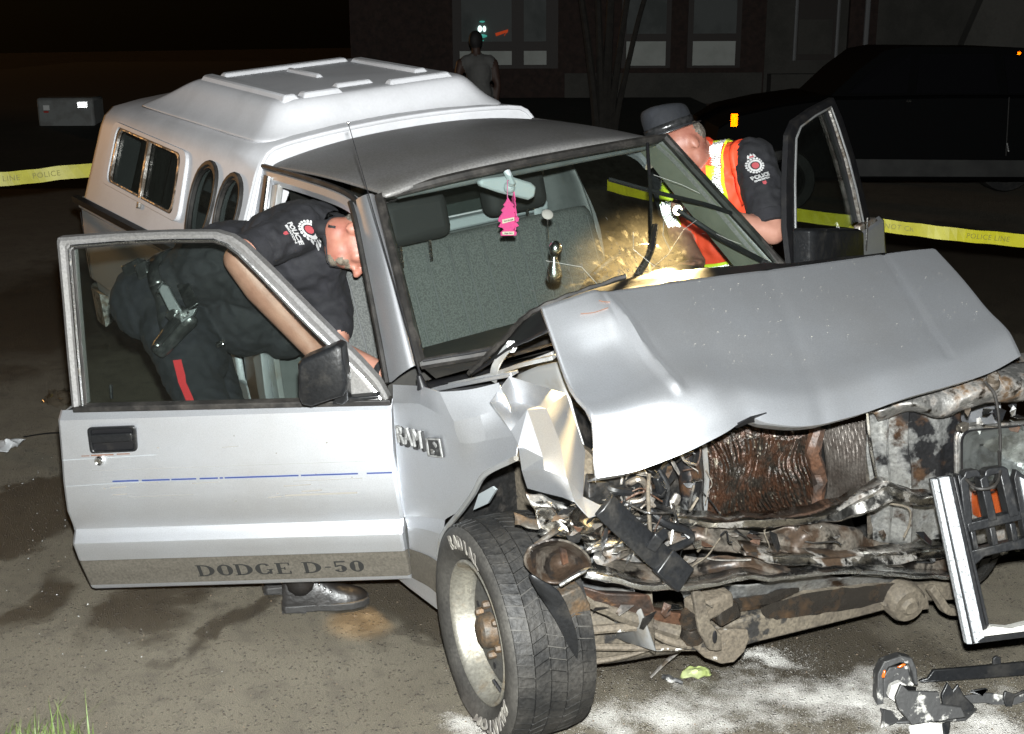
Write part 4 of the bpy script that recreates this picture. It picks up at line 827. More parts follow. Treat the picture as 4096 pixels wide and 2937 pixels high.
# rear half dropping from the fold to the cowl, its dark underside showing
rear = P2([(-0.285,-0.655,1.007), (-0.356,-0.5,1.044), (-0.432,-0.32,1.086)]) + [V((-.28, -.1, 1.17)), V((-.28, .2, 1.13)), V((-.3, .45, 1.08)), V((-.34, .68, 1.02))]
rid2 = [rows[2][0] + V((-.02, .01, 0)), rows[1][1] + V((-.015, 0, -.005)), ridge[3] + V((-.015, 0, -.01)), ridge[5] - V((.015, 0, .01)), ridge[7] - V((.015, 0, .01)), ridge[9] - V((.015, 0, .01)), ridge[12] - V((.015, 0, .01))]
obj('hood_rear_half', grid([rid2, [a.lerp(b, .5) + V((0, 0, .015)) for a, b in zip(rid2, rear)], rear], 4, 4, lambda p, a, b: p + V(noise.noise_vector(p * 9)) * .008), 'black_trim', hood, solid=.006)
sea = smoothpath(rear[:4], 8)
obj('weather_strip', tube([p + V((0, 0, .006 + (.004 if i % 2 else 0))) for i, p in enumerate(sea)], .009, 6), 'rubber_seal', hood)
hg = P2([(-0.185,-0.64,1.014), (-0.164,-0.64,1.063), (-0.172,-0.6,1.097), (-0.175,-0.58,1.102)])
hi_ = obj('hinge', sweep([(-.012, -.003), (.012, -.003), (.012, .003), (-.012, .003)], smoothpath(hg, 4), V((.5, -.8, .3))), 'silver_inner', hood, bevel=.002)
obj('bolt', lathe([(0, .012), (.010, .012), (.011, 0), (.018, 0), (.018, -.003)], hg[-1], (.7, -.6, .4), 6), 'chrome_clean', hi_)
mat('paint_fleck', (.42, .40, .34), .8)
fv = []
for k in range(150):
    j, i = rnd.uniform(4.2, 11.8), rnd.uniform(.3, 8.5); J, I = int(j), int(i)
    a = rows[I][J].lerp(rows[I][J + 1], j - J).lerp(rows[I + 1][J].lerp(rows[I + 1][J + 1], j - J), i - I) + V((.72, -.1, .68)) * .0035
    tx = (rows[I][J + 1] - rows[I][J]).normalized(); ty = (rows[I + 1][J] - rows[I][J]).normalized(); q = rnd.uniform(.0005, .0016); e = rnd.uniform(.6, 2.2)
    fv.append(([a - tx * q * e, a - ty * q, a + tx * q * e, a + ty * q], [(0, 1, 2, 3)]))
for pts in ([(2.05, .9), (2.3, 1.0), (2.7, 1.05), (3.0, .8)], [(1.2, 1.4), (1.7, 1.6), (2.4, 1.5)]):
    pp = []
    for j, i in pts: J, I = int(j), int(i); pp.append(rows[I][J].lerp(rows[I][J + 1], j - J).lerp(rows[I + 1][J].lerp(rows[I + 1][J + 1], j - J), i - I) + V((.72, -.1, .68)) * .004)
    obj('scratch', tube(smoothpath(pp, 4), .0011, 4), 'rust_mark' if pts[0][0] < 3 else 'paint_fleck', hood)
tj = front[5]; obj('torn_edge', jit(prism([tj + V(q) for q in ((.01, -.05, .0), (.02, 0, .012), (.012, .05, .006), (0, .04, -.016), (.004, .0, -.010), (0, -.035, -.014))], (-.004, 0, .002)), .006, 50), 'black_trim', hood, smooth=0)
obj('paint_flecks', join(*fv), 'paint_fleck', hood, smooth=0)['kind'] = 'stuff'

# ---- near fender, hand-folded: named points joined into facets
def facets(name, pts, faces, m, par, sub=2, crease=(), solid=.003, noise_amt=0., smooth=60, flat=False):
    keys = list(pts); idx = {k: i for i, k in enumerate(keys)}
    vf = ([V(pts[k]) for k in keys], [tuple(idx[c] for c in f.split()) for f in faces])
    o = obj(name, vf, m, par, smooth=smooth, solid=0, sub=0)
    me = o.data
    if crease and sub:
        at = me.attributes.new('crease_edge', 'FLOAT', 'EDGE'); ek = {tuple(sorted(e.vertices)): e.index for e in me.edges}
        hard = []
        for c in crease:
            ks = c.split(); w_ = 1.
            if ks[-1].startswith('.') or ks[-1] == '1': w_ = float(ks.pop())
            for a, b in zip(ks, ks[1:]):
                e = ek.get(tuple(sorted((idx[a], idx[b]))))
                if e is not None: at.data[e].value = min(1., w_ + .15); hard.append(e)
    if sub: md = o.modifiers.new('u', 'SUBSURF'); md.levels = sub; md.render_levels = sub
    if flat: o.modifiers['u'].subdivision_type = 'SIMPLE'
    if solid: md = o.modifiers.new('s', 'SOLIDIFY'); md.thickness = solid; md.offset = 0
    me.shade_smooth()
    if crease and sub:
        sh_ = me.attributes.get('sharp_edge') or me.attributes.new('sharp_edge', 'BOOLEAN', 'EDGE')
        for e in hard: sh_.data[e].value = True
    return o
FP = dict(
 d0=(-0.538,-0.77,0.943), d1=(-0.526,-0.782,0.893), d2=(-0.528,-0.786,0.789), d3=(-0.536,-0.788,0.664), d4=(-0.536,-0.786,0.588), d5=(-0.55,-0.775,0.516), d6=(-0.507,-0.79,0.501), d7=(-0.518,-0.785,0.428), d8=(-0.554,-0.77,0.283),
 e0=(-0.423,-0.735,0.96), e1=(-0.349,-0.785,0.944), e2=(-0.349,-0.79,0.833), e3=(-0.356,-0.792,0.72), e4=(-0.369,-0.79,0.643), e5=(-0.398,-0.778,0.569), e6=(-0.357,-0.795,0.552), e7=(-0.393,-0.785,0.464), e8=(-0.454,-0.77,0.292),
 f0=(-0.176,-0.809,1.032), f1=(-0.112,-0.81,0.965), f2=(-0.099,-0.812,0.899), f3=(-0.171,-0.797,0.776), f4=(-0.206,-0.792,0.693), f5=(-0.281,-0.78,0.608), f6=(-0.285,-0.79,0.56), f7=(-0.331,-0.785,0.474), f8=(-0.398,-0.765,0.279),
 g0=(-0.098,-0.764,1.044), g1=(-0.039,-0.771,0.995), g2=(-0.011,-0.775,0.936), g3=(0.019,-0.805,0.86), g4=(-0.058,-0.8,0.779), g5=(-0.157,-0.79,0.686),
 h0=(-0.041,-0.707,1.067), h1=(0.02,-0.718,1.023), h2=(0.102,-0.745,0.975), h3=(0.144,-0.785,0.939))
fender = facets('fender', FP, ['d0 d1 e1 e0', 'd1 d2 e2 e1', 'd2 d3 e3 e2', 'd3 d4 e4 e3', 'd4 d5 e5 e4', 'd5 d6 e6 e5', 'd6 d7 e7 e6', 'd7 d8 e8 e7', 'e0 e1 f1 f0', 'e1 e2 f2 f1', 'e2 e3 f3 f2', 'e3 e4 f4 f3', 'e4 e5 f5 f4', 'e5 e6 f6 f5', 'e6 e7 f7 f6', 'e7 e8 f8 f7',
   'f0 f1 g1 g0', 'f1 f2 g2 g1', 'f2 f3 g3 g2', 'f3 f4 g4 g3', 'f4 f5 g5 g4', 'g0 g1 h1 h0', 'g1 g2 h2 h1', 'g2 g3 h3 h2'], 'silver', T, 2,
   ['f0 f1 .9', 'f1 g1 h1 .9', 'd4 e4 f4 .5', 'd5 e5 f5 .6', 'd6 e6 f6 .5', 'd0 d1 d2 d3 d4 d5 d6 d7 d8 1', 'h0 h1 h2 h3 1', 'h3 g3 g4 g5 f5 f6 f7 f8 1', 'd8 e8 f8 1', 'd0 e0 f0 g0 h0 1', 'd1 e1 .4', 'e1 f1 .8', 'e0 e1 .5', 'f1 f2 .6', 'f2 g2 h2 .5', 'g1 g2 .5'])
fender['label'] = 'near front fender buckled outward above the wheel'
# lower two-tone strip on the fender
def lerp4(a, b, t): return V(a).lerp(V(b), t) + V((0, -.004, 0))
obj('lower_stripe', grid([[lerp4(FP['d7'], FP['d8'], .05), lerp4(FP['e7'], FP['e8'], .1), lerp4(FP['f7'], FP['f8'], .12)], [lerp4(FP['d7'], FP['d8'], .5), lerp4(FP['e7'], FP['e8'], .5), lerp4(FP['f7'], FP['f8'], .5)], [lerp4(FP['d7'], FP['d8'], .86), lerp4(FP['e7'], FP['e8'], .84), lerp4(FP['f7'], FP['f8'], .82)]], 3, 3), 'two_tone', fender)
obj('arch_lip', tube(smoothpath([V(FP[k]) for k in ('h3', 'g3', 'g4', 'g5', 'f6', 'f7')], 4), .008, 6), 'silver_inner', fender)
# raised badges: RAM and a square plate reading 50
bo_ = V((-0.39,-0.797,0.83)); bx = (V((-0.302,-0.8,0.848)) - V((-0.5,-0.8,0.81))); byu = V((0, 0, 1))
obj('badge_shadow', text_vf('RAM', .080, bo_ + V((.003, -.008, -.003)), bx, byu, .008, .0015, .1, 1.0), 'badge_dark', fender, smooth=0)
obj('badge_lettering', text_vf('RAM', .078, bo_ + V((0, -.014, .004)), bx, byu, .008, -.0008, .1, 1.04), 'badge', fender, smooth=0)
bp = rrect([V(p) + V((0, -.004, 0)) for p in ((-0.283,-0.8,0.866), (-0.203,-0.8,0.89), (-0.194,-0.8,0.836), (-0.281,-0.8,0.813))], .06, 2)
bd = obj('badge_plate', prism(bp, (0, -.006, 0)), 'badge_dark', fender, bevel=.001)
bc = sum(bp, V()) / len(bp)
obj('plate_rim', ring_prism([p + V((0, -.006, 0)) for p in bp], [bc + (p - bc) * .84 + V((0, -.006, 0)) for p in bp], (0, -.003, 0)), 'badge', bd)
obj('plate_number', text_vf('50', .018, V((-0.245,-0.8,0.838)) + V((0, -.014, 0)), bx, byu, .003, .001), 'chrome_clean', bd, smooth=0)
obj('plate_relief', jit(ball(V((-0.236,-0.8,0.862)) + V((0, -.008, 0)), .01, 8, 5, (1.5, .5, .8)), .004, 90), 'badge', bd)
# ---- torn fender tip folded forward
QP = dict(a=(-0.1,-0.64,1.051), b=(0.014,-0.77,1.047), c=(0.079,-0.755,0.983), d=(-0.049,-0.64,0.99), e=(0.072,-0.64,1.009), f=(-0.014,-0.52,0.993), g=(0.077,-0.7,1.024), h=(0.103,-0.745,0.879), i=(0.082,-0.72,0.816),
 j=(0.188,-0.735,0.941), k=(0.2,-0.74,0.914), l=(0.127,-0.7,0.813), m=(0.183,-0.68,0.814), n=(0.264,-0.7,0.836), o=(0.305,-0.69,0.806), p=(0.333,-0.64,0.816), q=(0.24,-0.66,0.829), r=(0.102,-0.55,0.874), s=(0.001,-0.52,0.963), t=(0.143,-0.655,0.949), v=(0.235,-0.7,0.889), w=(0.127,-0.765,0.964))
tip = facets('fender_tip', QP, ['a b d', 'b c g d', 'd g e', 'a d e f', 'c w g', 'w j g', 'w h j', 'h k j', 'h i k', 'i l k', 'l m k', 'm n v k', 'k v t j', 'j t e g', 'e t s f', 't r s', 't v r', 'v q r', 'v n q', 'n o q', 'o p q'], 'silver', fender, 2,
   ['a b .8', 'b c .6', 'd g .8', 'g j k .9', 'k v .7', 'd e .9', 'e f .7', 'a d .9', 'c w h i l m n o p 1', 'v n .6', 'p q r s f .9', 'f a .9', 'e t .5', 'n q .8', 'w j .9', 'c g .9', 'w g .7', 'h j .6', 'j t .5', 't r .9', 't s .6', 't v .8', 'v r .5', 'b d .9', 'e g .9', 'v q .9', 'h k .8'], flat=True)
# ---- inner aprons and ledges seen in the gap
obj('apron', grid([[(-0.325,-0.5,0.949), (-0.208,-0.48,1.011), (-0.111,-0.46,1.046)], [(-0.309,-0.5,0.895), (-0.205,-0.48,0.94), (-0.088,-0.46,0.96)], [(-0.277,-0.52,0.727), (-0.163,-0.5,0.759), (0.01,-0.48,0.809)], [V((-.1, -.5, .3)), V((.1, -.5, .3)), V((.3, -.5, .35))]], 3, 3), 'silver_inner', T, solid=.004)
obj('wheel_well', grid([[V((-.52, -.70, .62)), V((-.40, -.70, .80)), V((-.15, -.70, .86)), V((.1, -.68, .84)), V((.22, -.6, .7))], [V((-.52, -.48, .60)), V((-.40, -.48, .78)), V((-.15, -.48, .84)), V((.1, -.48, .82)), V((.25, -.48, .7))], [V((-.5, -.46, .3)), V((-.40, -.46, .3)), V((-.15, -.46, .3)), V((.1, -.46, .3)), V((.25, -.46, .3))]], 3, 3), 'muddy', T, solid=.004)
for path, r_, m_ in (([(-0.386,-0.66,0.958), (-0.211,-0.64,1.024), (-0.085,-0.6,1.081), (0.004,-0.56,1.113)], .012, 'silver_inner'), ([(-0.423,-0.7,0.942), (-0.228,-0.66,1.012), (-0.101,-0.62,1.056)], .016, 'silver'), ([(-0.401,-0.6,0.938), (-0.198,-0.56,1.03), (-0.051,-0.52,1.102)], .014, 'silver_inner')):
    obj('fender_ledge', sweep([(-r_, -.004), (r_, -.006), (r_, .006), (-r_, .004)], smoothpath(path, 4)), m_, T, bevel=.002)
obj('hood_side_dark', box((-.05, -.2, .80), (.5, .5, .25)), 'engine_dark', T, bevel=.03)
obj('engine_block', jit(box((-.1, .05, .62), (.55, .5, .42)), .02, 5), 'engine_dark', T, bevel=.03)
obj('liner_flap', prism([V(p) for p in ((-0.255,-0.7,0.62), (-0.179,-0.72,0.704), (-0.1,-0.72,0.755), (-0.082,-0.72,0.752), (-0.168,-0.7,0.673))], (0, .006, 0)), 'mirror_back', T)
# ---- wheel, front near: cambered, tyre going flat
WC = tb((.018, -.795, .292)); wa = (TRI.to_3x3() @ V((-.16, -.99, -.035))).normalized()
gz = TRI.to_3x3() @ V((0, 0, 1)); g0 = tb((0, 0, 0))
def squash(p):
    h = (p - g0).dot(gz); dn_ = WC - p; ax = (p - WC).dot(wa)
    if h < .06: p = p + gz * ((.06 - h) * .62 if h < .06 else 0) + wa * (math.copysign(.018, ax) * max(0, .06 - h) / .06)
    h = (p - g0).dot(gz)
    return p + gz * (-h + .001) if h < .001 else p
tyre_prof = [(.185, .085), (.20, .098), (.215, .112), (.245, .120), (.27, .119), (.284, .112), (.292, .102), (.294, .08), (.295, .0), (.294, -.08), (.292, -.102), (.284, -.112), (.26, -.118), (.22, -.108), (.185, -.085)]
wheel = empty('wheel', T)
tyre = obj('tyre', lathe(tyre_prof, WC, wa, 72, warp=squash), 'tyre_wall', wheel, smooth=50)
s_, u_ = frame_axes(wa)
def rp(r, a, h): return WC + (s_ * math.cos(a) + u_ * math.sin(a)) * r + wa * h
tv = []
NB = 62
for k in range(NB):
    for row, (h0, h1, sk) in enumerate(((.108, .067, .35), (.064, .024, -.55), (.021, -.021, .5), (-.024, -.064, -.55), (-.067, -.108, .35))):
        a0 = 2 * math.pi * (k + (.5 if row % 2 else 0)) / NB; da = 2 * math.pi / NB * (.90 + .05 * math.sin(k * 7.3 + row))
        R1 = .3015 if row in (1, 2, 3) else .3005; b_ = []
        for rr_ in (.29, R1):
            for (hh, off) in ((h0, 0), (h1, sk * 2 * math.pi / NB)):
                r_ = rr_ - (.008 if abs(hh) > .1 else 0)
                b_ += [squash(rp(r_, a0 + off, hh)), squash(rp(r_, a0 + off + da, hh))]
        tv.append((b_, [(4, 5, 7, 6), (0, 1, 5, 4), (2, 6, 7, 3), (0, 4, 6, 2), (1, 3, 7, 5)]))
obj('tread', join(*tv), 'rubber', tyre, smooth=0)['kind'] = 'stuff'
def arc_text(txt, r, amid, step, size):
    for i, ch in enumerate(txt):
        a = amid + (i - (len(txt) - 1) / 2) * step; d_ = s_ * math.cos(a) + u_ * math.sin(a); t_ = d_.cross(wa) 
        t_ = wa.cross(d_); rt = -t_ 
        v_, f_ = text_vf(ch, size, V((0, 0, 0)), (1, 0, 0), (0, 1, 0), .003, .0025)
        pts = []
        for p in v_:
            rr_ = r + p.y; hh = .1215 if rr_ < .272 else .1215 - (rr_ - .272) * .5
            if rr_ < .245: hh = .112 + (rr_ - .215) / .03 * .01
            pts.append(squash(WC + d_ * rr_ + rt * p.x + wa * (hh + .0015 + p.z)))
        obj('tyre_letter', (pts, f_), 'tyre_letter', tyre, smooth=0)
ang = lambda p: math.atan2((V(p) - WC).dot(u_), (V(p) - WC).dot(s_))
a_top = ang(tb((-0.025,-0.909,0.525)))
arc_text('RADIAL', .246, a_top, .15, .05)
arc_text('PHANTOM', .246, ang(tb((0.098,-0.947,0.153))), .165, .05)
rim = obj('rim', lathe([(.19, .092), (.197, .099), (.197, .104), (.191, .107), (.184, .103), (.180, .094), (.172, .078), (.165, .05), (.160, .02), (.155, -.01)], WC, wa, 64, warp=None), 'rim', wheel, smooth=40)
obj('disc', lathe([(.168, .028), (.158, .044), (.14, .052), (.105, .046), (.08, .056), (.06, .058), (.0, .058)], WC, wa, 48), 'rim_face', wheel)
obj('hub_cap', jit(lathe([(.0, .098), (.03, .098), (.042, .090), (.047, .075), (.05, .04)], WC, wa, 24), .004, 20), 'hub_rust', wheel)
for k in range(6):
    a = k * math.pi / 3 + .3; c = rp(.07, a, .056); obj('wheel_nut', lathe([(0, .022), (.008, .022), (.011, .016), (.011, 0)], c, wa, 6), 'hub_rust', wheel)
for k in range(8):
    a = k * math.pi / 4 + .1; obj('disc_slot', ball(rp(.125, a, .048), .012, 8, 5, (1, 1, .3), Matrix((s_, u_, wa)).transposed()), 'black_trim', wheel)
obj('valve', tube([rp(.165, a_top + 2.75, .07), rp(.13, a_top + 2.75, .085)], .005, 6), 'black_trim', wheel)
obj('brake_drum', lathe([(0, -.03), (.13, -.03), (.135, -.09), (.05, -.11), (0, -.11)], WC, wa, 24), 'muddy', wheel)
# far front wheel
WF = tb((.06, .74, .30)); wf_a = (TRI.to_3x3() @ V((.1, .99, 0))).normalized(); s2, u2 = frame_axes(wf_a)
w2 = obj('wheel', lathe(tyre_prof, WF, wf_a, 48), 'rubber', T, smooth=50)
tv = []
for k in range(56):
    for row, (h0, h1) in enumerate(((.112, .072), (.067, .026), (.021, -.021), (-.026, -.067), (-.072, -.112))):
        a0 = 2 * math.pi * (k + (.5 if row % 2 else 0)) / 56; da = 2 * math.pi / 56 * .8; b_ = []
        for rr_ in (.296, .307):
            for hh in (h0, h1):
                for a in (a0, a0 + da): b_.append(WF + (s2 * math.cos(a) + u2 * math.sin(a)) * (rr_ - (.006 if abs(hh) > .1 else 0)) + wf_a * hh)
        tv.append((b_, [(4, 5, 7, 6), (0, 1, 5, 4), (2, 6, 7, 3), (0, 4, 6, 2), (1, 3, 7, 5)]))
obj('tread', join(*tv), 'rubber', w2, smooth=0)['kind'] = 'stuff'
obj('rim', lathe([(0, .03), (.12, .02), (.16, .0), (.165, .05), (.19, .1), (.197, .1)], WF, wf_a, 40), 'rim', w2)

# ================================================================ FRONT END WRECKAGE
def fin(p, a, b, waves, amp, nrm=V((1, 0, 0))): return p + nrm * (amp * math.sin(b * waves * 2 * math.pi)) + V(noise.noise_vector(p * 14)) * .010
rad_ = obj('radiator', grid([[(0.209,-0.243,0.837), (0.219,-0.149,0.852), (0.223,0.013,0.816), (0.235,0.166,0.779)], [(0.227,-0.254,0.773), (0.264,-0.175,0.775), (0.267,-0.014,0.727), (0.24,0.144,0.662)], [(0.22,-0.242,0.7), (0.249,-0.147,0.681), (0.257,-0.013,0.641), (0.247,0.129,0.592)], [(0.204,-0.22,0.606), (0.224,-0.126,0.579), (0.241,0.003,0.548), (0.244,0.115,0.521)]], 8, 44,
    lambda p, a, b: fin(p + V((0, .02 * math.sin(a * 5 + b * 3), 0)), a, b, 19, .007)), 'radiator_fin', T, smooth=0)
for k in range(27):   # bent fins standing proud of the core
    u0 = k / 26 + rnd.uniform(-.012, .012); pts = []
    for t in range(9):
        a = V((0.249,-0.247,0.85)).lerp(V((0.283,0.064,0.801)), u0); b = V((0.242,-0.231,0.638)).lerp(V((0.282,0.058,0.564)), u0)
        pts.append(a.lerp(b, t / 8) + V((.012, .025 * math.sin(t * .55 + u0 * 4), 0)) + V(noise.noise_vector(V((k * .25, t * .4, 1)))) * .014)
    obj('fin', sweep([(-.0008, -.004), (.0008, -.004), (.0008, .005), (-.0008, .005)], smoothpath(pts, 2), V((1, 0, 0))), 'radiator_fin', rad_)
obj('radiator_tank', jit(tube(smoothpath([(0.291,0.102,0.815), (0.296,0.077,0.75), (0.292,0.108,0.656), (0.288,0.087,0.55)], 4), .022, 8), .008, 25), 'rust', rad_)
cond = obj('condenser', grid([[(0.268,0.137,0.78), (0.292,0.203,0.79), (0.316,0.271,0.795)], [(0.297,0.129,0.693), (0.328,0.182,0.687), (0.325,0.265,0.661)], [(0.281,0.151,0.54), (0.305,0.214,0.528), (0.318,0.281,0.514)]], 10, 40, lambda p, a, b: p + V((.006 * math.sin(b * 14 * 2 * math.pi + 2 * math.sin(a * 4)), 0, 0)) + V(noise.noise_vector(p * 12)) * .004), 'condenser_fin', T, smooth=0)
obj('tie_strap', sweep([(-.008, -.003), (.008, -.003), (.008, .003), (-.008, .003)], P2([(0.333,0.253,0.805), (0.342,0.25,0.671), (0.336,0.271,0.419)]), V((1, 0, 0))), 'rust_steel', cond)
sp_ = obj('radiator_support', grid([[(0.347,0.228,0.837), (0.384,0.306,0.873), (0.412,0.393,0.87), (0.444,0.502,0.837)], [(0.349,0.237,0.719), (0.385,0.311,0.722), (0.415,0.408,0.703), (0.439,0.523,0.684)], [(0.343,0.255,0.571), (0.379,0.334,0.559), (0.402,0.442,0.533), (0.428,0.569,0.501)], [(0.337,0.275,0.404), (0.365,0.359,0.386), (0.388,0.47,0.356), (0.418,0.616,0.317)]], 6, 16,
    lambda p, a, b: p + V((.012 * math.exp(-((b - .19) / .02) ** 2) + .02 * math.exp(-((b - .42) / .035) ** 2) - .015 * math.exp(-((b - .30) / .03) ** 2) + .008 * math.exp(-((b - .75) / .05) ** 2), 0, 0)) + V(noise.noise_vector(p * 11)) * .006), 'panel_burnt', T, solid=.004)
obj('support_edge', tube(smoothpath([(0.356,0.223,0.841), (0.368,0.23,0.727), (0.367,0.273,0.574)], 4), .006, 6), 'chrome_clean', sp_)
# upper tie bar and far fender corner
obj('upper_tie_bar', grid([[(0.342,0.202,0.856), (0.377,0.323,0.882), (0.419,0.476,0.902), (0.459,0.618,0.902), (0.495,0.791,0.898)], [(0.398,0.183,0.868), (0.436,0.272,0.89), (0.483,0.398,0.892), (0.526,0.511,0.897), (0.565,0.695,0.875)], [(0.411,0.196,0.858), (0.456,0.268,0.877), (0.498,0.373,0.841), (0.525,0.457,0.874), (0.573,0.686,0.847)], [(0.38,0.24,0.823), (0.435,0.312,0.839), (0.476,0.412,0.81), (0.504,0.498,0.828), (0.55,0.723,0.8)]], 5, 6, lambda p, a, b: p + V(noise.noise_vector(p * 13)) * .010 + V(noise.noise_vector(p * 40)) * .0015), 'silver_grimy', T, solid=.002, smooth=40)
obj('far_fender', grid([[(0.5,0.521,0.954), (0.42,0.73,0.894), (0.3,1.052,0.813)], [(0.54,0.55,0.891), (0.46,0.764,0.826), (0.36,1.042,0.741)], [(0.55,0.705,0.784), (0.45,0.924,0.651), (0.36,1.155,0.558)]], 4, 4, lambda p, a, b: p + V(noise.noise_vector(p * 10)) * .01), 'silver_grimy', T, solid=.004)
obj('fender', grid([[V((x, y - .10, z + .01)), V((x, y - .02, z)), V((x, y + .01, z - .08)), V((x, y + .012, .5 * (z + b_))), V((x, y, b_))] for x, y, z, b_ in ((-.53, .775, .92, .36), (-.38, .775, .915, .42), (-.25, .775, .91, .62), (-.05, .775, .90, .70), (.15, .77, .88, .69), (.30, .755, .85, .60), (.40, .735, .82, .50))], 3, 3, lambda p, a, b: p + V(noise.noise_vector(p * 8)) * .008), 'silver', T, solid=.003, smooth=40)
obj('cap_knob', lathe([(0, .02), (.014, .02), (.016, .012), (.016, 0), (.022, -.005), (.022, -.02)], (0.536,0.511,0.91), (.3, -.2, .9), 14), 'engine_metal', T)
# headlight
mat('lamp_reflector', (.62, .63, .63), .36, 1., bump=.25, bsc=40, c2=(.2, .2, .19), sc=12)
hl = rrect([V(p) for p in ((0.508,0.425,0.776), (0.564,0.691,0.74), (0.57,0.722,0.558), (0.51,0.434,0.619))], .22, 5); hlc = sum(hl, V()) / len(hl); hn = V((.96, -.2, .02))
head = obj('headlight', loft([[hlc + (p - hlc) * k + hn * h for p in hl] for k, h in ((1.05, -.02), (1.06, .0), (1.02, .008), (1., .0), (.8, -.03), (.4, -.07), (.05, -.08))], closed=True), 'lamp_reflector', T, smooth=50)
def flute(p, i): return p
obj('lens', loft([[hlc + (p - hlc) * k + hn * (.005 + .02 * (1 - k * k)) + hn * (.0035 * math.sin((p - hlc).dot(V((0, 1, 0))) * k * 900)) for p in hl] for k in (1., .92, .84, .76, .68, .6, .5, .4, .3, .2, .1, .01)], closed=True), 'lamp_glass', head, smooth=0)
obj('lamp_gasket', ring_prism([hlc + (p - hlc) * 1.035 - hn * .004 for p in hl], [hlc + (p - hlc) * .985 - hn * .004 for p in hl], hn * .012), 'black_trim', head)
obj('lamp_bezel', ring_prism([hlc + (p - hlc) * 1.12 - hn * .01 for p in hl], [hlc + (p - hlc) * 1.04 - hn * .01 for p in hl], hn * .012), 'silver_grimy', head, bevel=.003)
obj('adjuster_tab', jit(box((0.525,0.41,0.797), (.02, .03, .02)), .006, 40), 'rust_steel', head, bevel=.003)
mk = rrect([V(p) for p in ((0.507,0.515,0.554), (0.549,0.714,0.52), (0.553,0.738,0.434), (0.51,0.528,0.472))], .1, 2); mkc = sum(mk, V()) / len(mk)
obj('turn_signal', loft([[p - hn * .03 for p in mk], mk, [mkc + (p - mkc) * .92 + hn * .006 for p in mk]], closed=True, caps=True), 'amber', T, smooth=20)
obj('lamp_panel', grid([[(0.48,0.479,0.589), (0.509,0.621,0.56), (0.54,0.768,0.529)], [(0.462,0.488,0.496), (0.495,0.649,0.456), (0.526,0.799,0.418)], [(0.471,0.484,0.399), (0.504,0.646,0.357), (0.536,0.796,0.325)]], 4, 4, lambda p, a, b: p + V(noise.noise_vector(p * 16)) * .012), 'silver_grimy', T, solid=.003)
# bumper bars: thin pressed beams, crumpled
def beam(name, path, hs, m, w=.02, n=9, amp=.005, up=V((0, 0, 1)), seed=0., open_=False):
    pp = smoothpath([V(p) for p in path], n); hh = [hs[min(len(hs) - 1, int(i * (len(hs) - 1) / (len(pp) - 1)))] + (hs[min(len(hs) - 1, int(i * (len(hs) - 1) / (len(pp) - 1)) + 1)] - hs[min(len(hs) - 1, int(i * (len(hs) - 1) / (len(pp) - 1)))]) * ((i * (len(hs) - 1) / (len(pp) - 1)) % 1) for i in range(len(pp))]
    secs = []
    for i, p in enumerate(pp):
        d = pp[min(i + 1, len(pp) - 1)] - pp[max(i - 1, 0)]; s, u = frame_axes(d, up); h = hh[i]
        s = s if s.x > 0 else -s
        sec = [p + u * h * 1.05 - s * w, p + u * h + s * w * .75, p + u * h * .8 + s * w, p + u * h * .15 + s * w * .45, p - u * h * .6 + s * w * .9, p - u * h * .95 + s * w * .7, p - u * h * 1.05 - s * w]
        secs.append([q + V(noise.noise_vector(q * 17 + V((seed, 0, 0)))) * amp * 1.2 + V(noise.noise_vector(q * 40 + V((seed, 3, 0)))) * amp * .25 for q in sec])
    return obj(name, loft(secs), m, T, smooth=42, solid=.002)
beam('bumper_beam', [(0.309,-0.436,0.731), (0.345,-0.359,0.704), (0.384,-0.271,0.689), (0.417,-0.111,0.656), (0.454,0.017,0.651), (0.479,0.091,0.668), (0.501,0.15,0.682), (0.506,0.223,0.641), (0.526,0.364,0.592)], [.008, .010, .014, .016, .026, .030, .018, .016], 'chrome', .03, amp=.008)
obj('bumper_web', grid([[(0.29,-0.431,0.686), (0.334,-0.319,0.668), (0.372,-0.182,0.623), (0.417,-0.062,0.621), (0.443,0.064,0.582), (0.456,0.175,0.501), (0.5,0.386,0.445)], [(0.299,-0.439,0.664), (0.359,-0.342,0.646), (0.347,-0.158,0.566), (0.442,-0.087,0.606), (0.468,0.038,0.56), (0.465,0.166,0.486), (0.5,0.387,0.428)], [(0.309,-0.436,0.638), (0.342,-0.328,0.61), (0.397,-0.206,0.569), (0.442,-0.087,0.559), (0.468,0.038,0.523), (0.473,0.157,0.483), (0.508,0.377,0.42)]], 5, 7, lambda p, a, b: p + V(noise.noise_vector(p * 15)) * .014 + V(noise.noise_vector(p * 40)) * .0025), 'rust_steel', T, solid=.002, smooth=40)
beam('bumper_beam', [(0.392,-0.28,0.613), (0.417,-0.208,0.581), (0.445,-0.122,0.557), (0.476,0.03,0.513), (0.506,0.173,0.48), (0.534,0.354,0.448)], [.008, .016, .020, .018, .018, .016], 'chrome', .03, seed=3., amp=.007)
lowp = [(0.294,-0.701,0.661), (0.333,-0.658,0.645), (0.361,-0.574,0.605), (0.392,-0.421,0.563), (0.417,-0.304,0.557), (0.438,-0.202,0.526), (0.484,0.022,0.484), (0.514,0.166,0.433), (0.546,0.363,0.366)]
beam('bumper_lip', lowp, [.012, .009, .009, .008, .007, .007], 'chrome_clean', .022, seed=5., amp=.004)
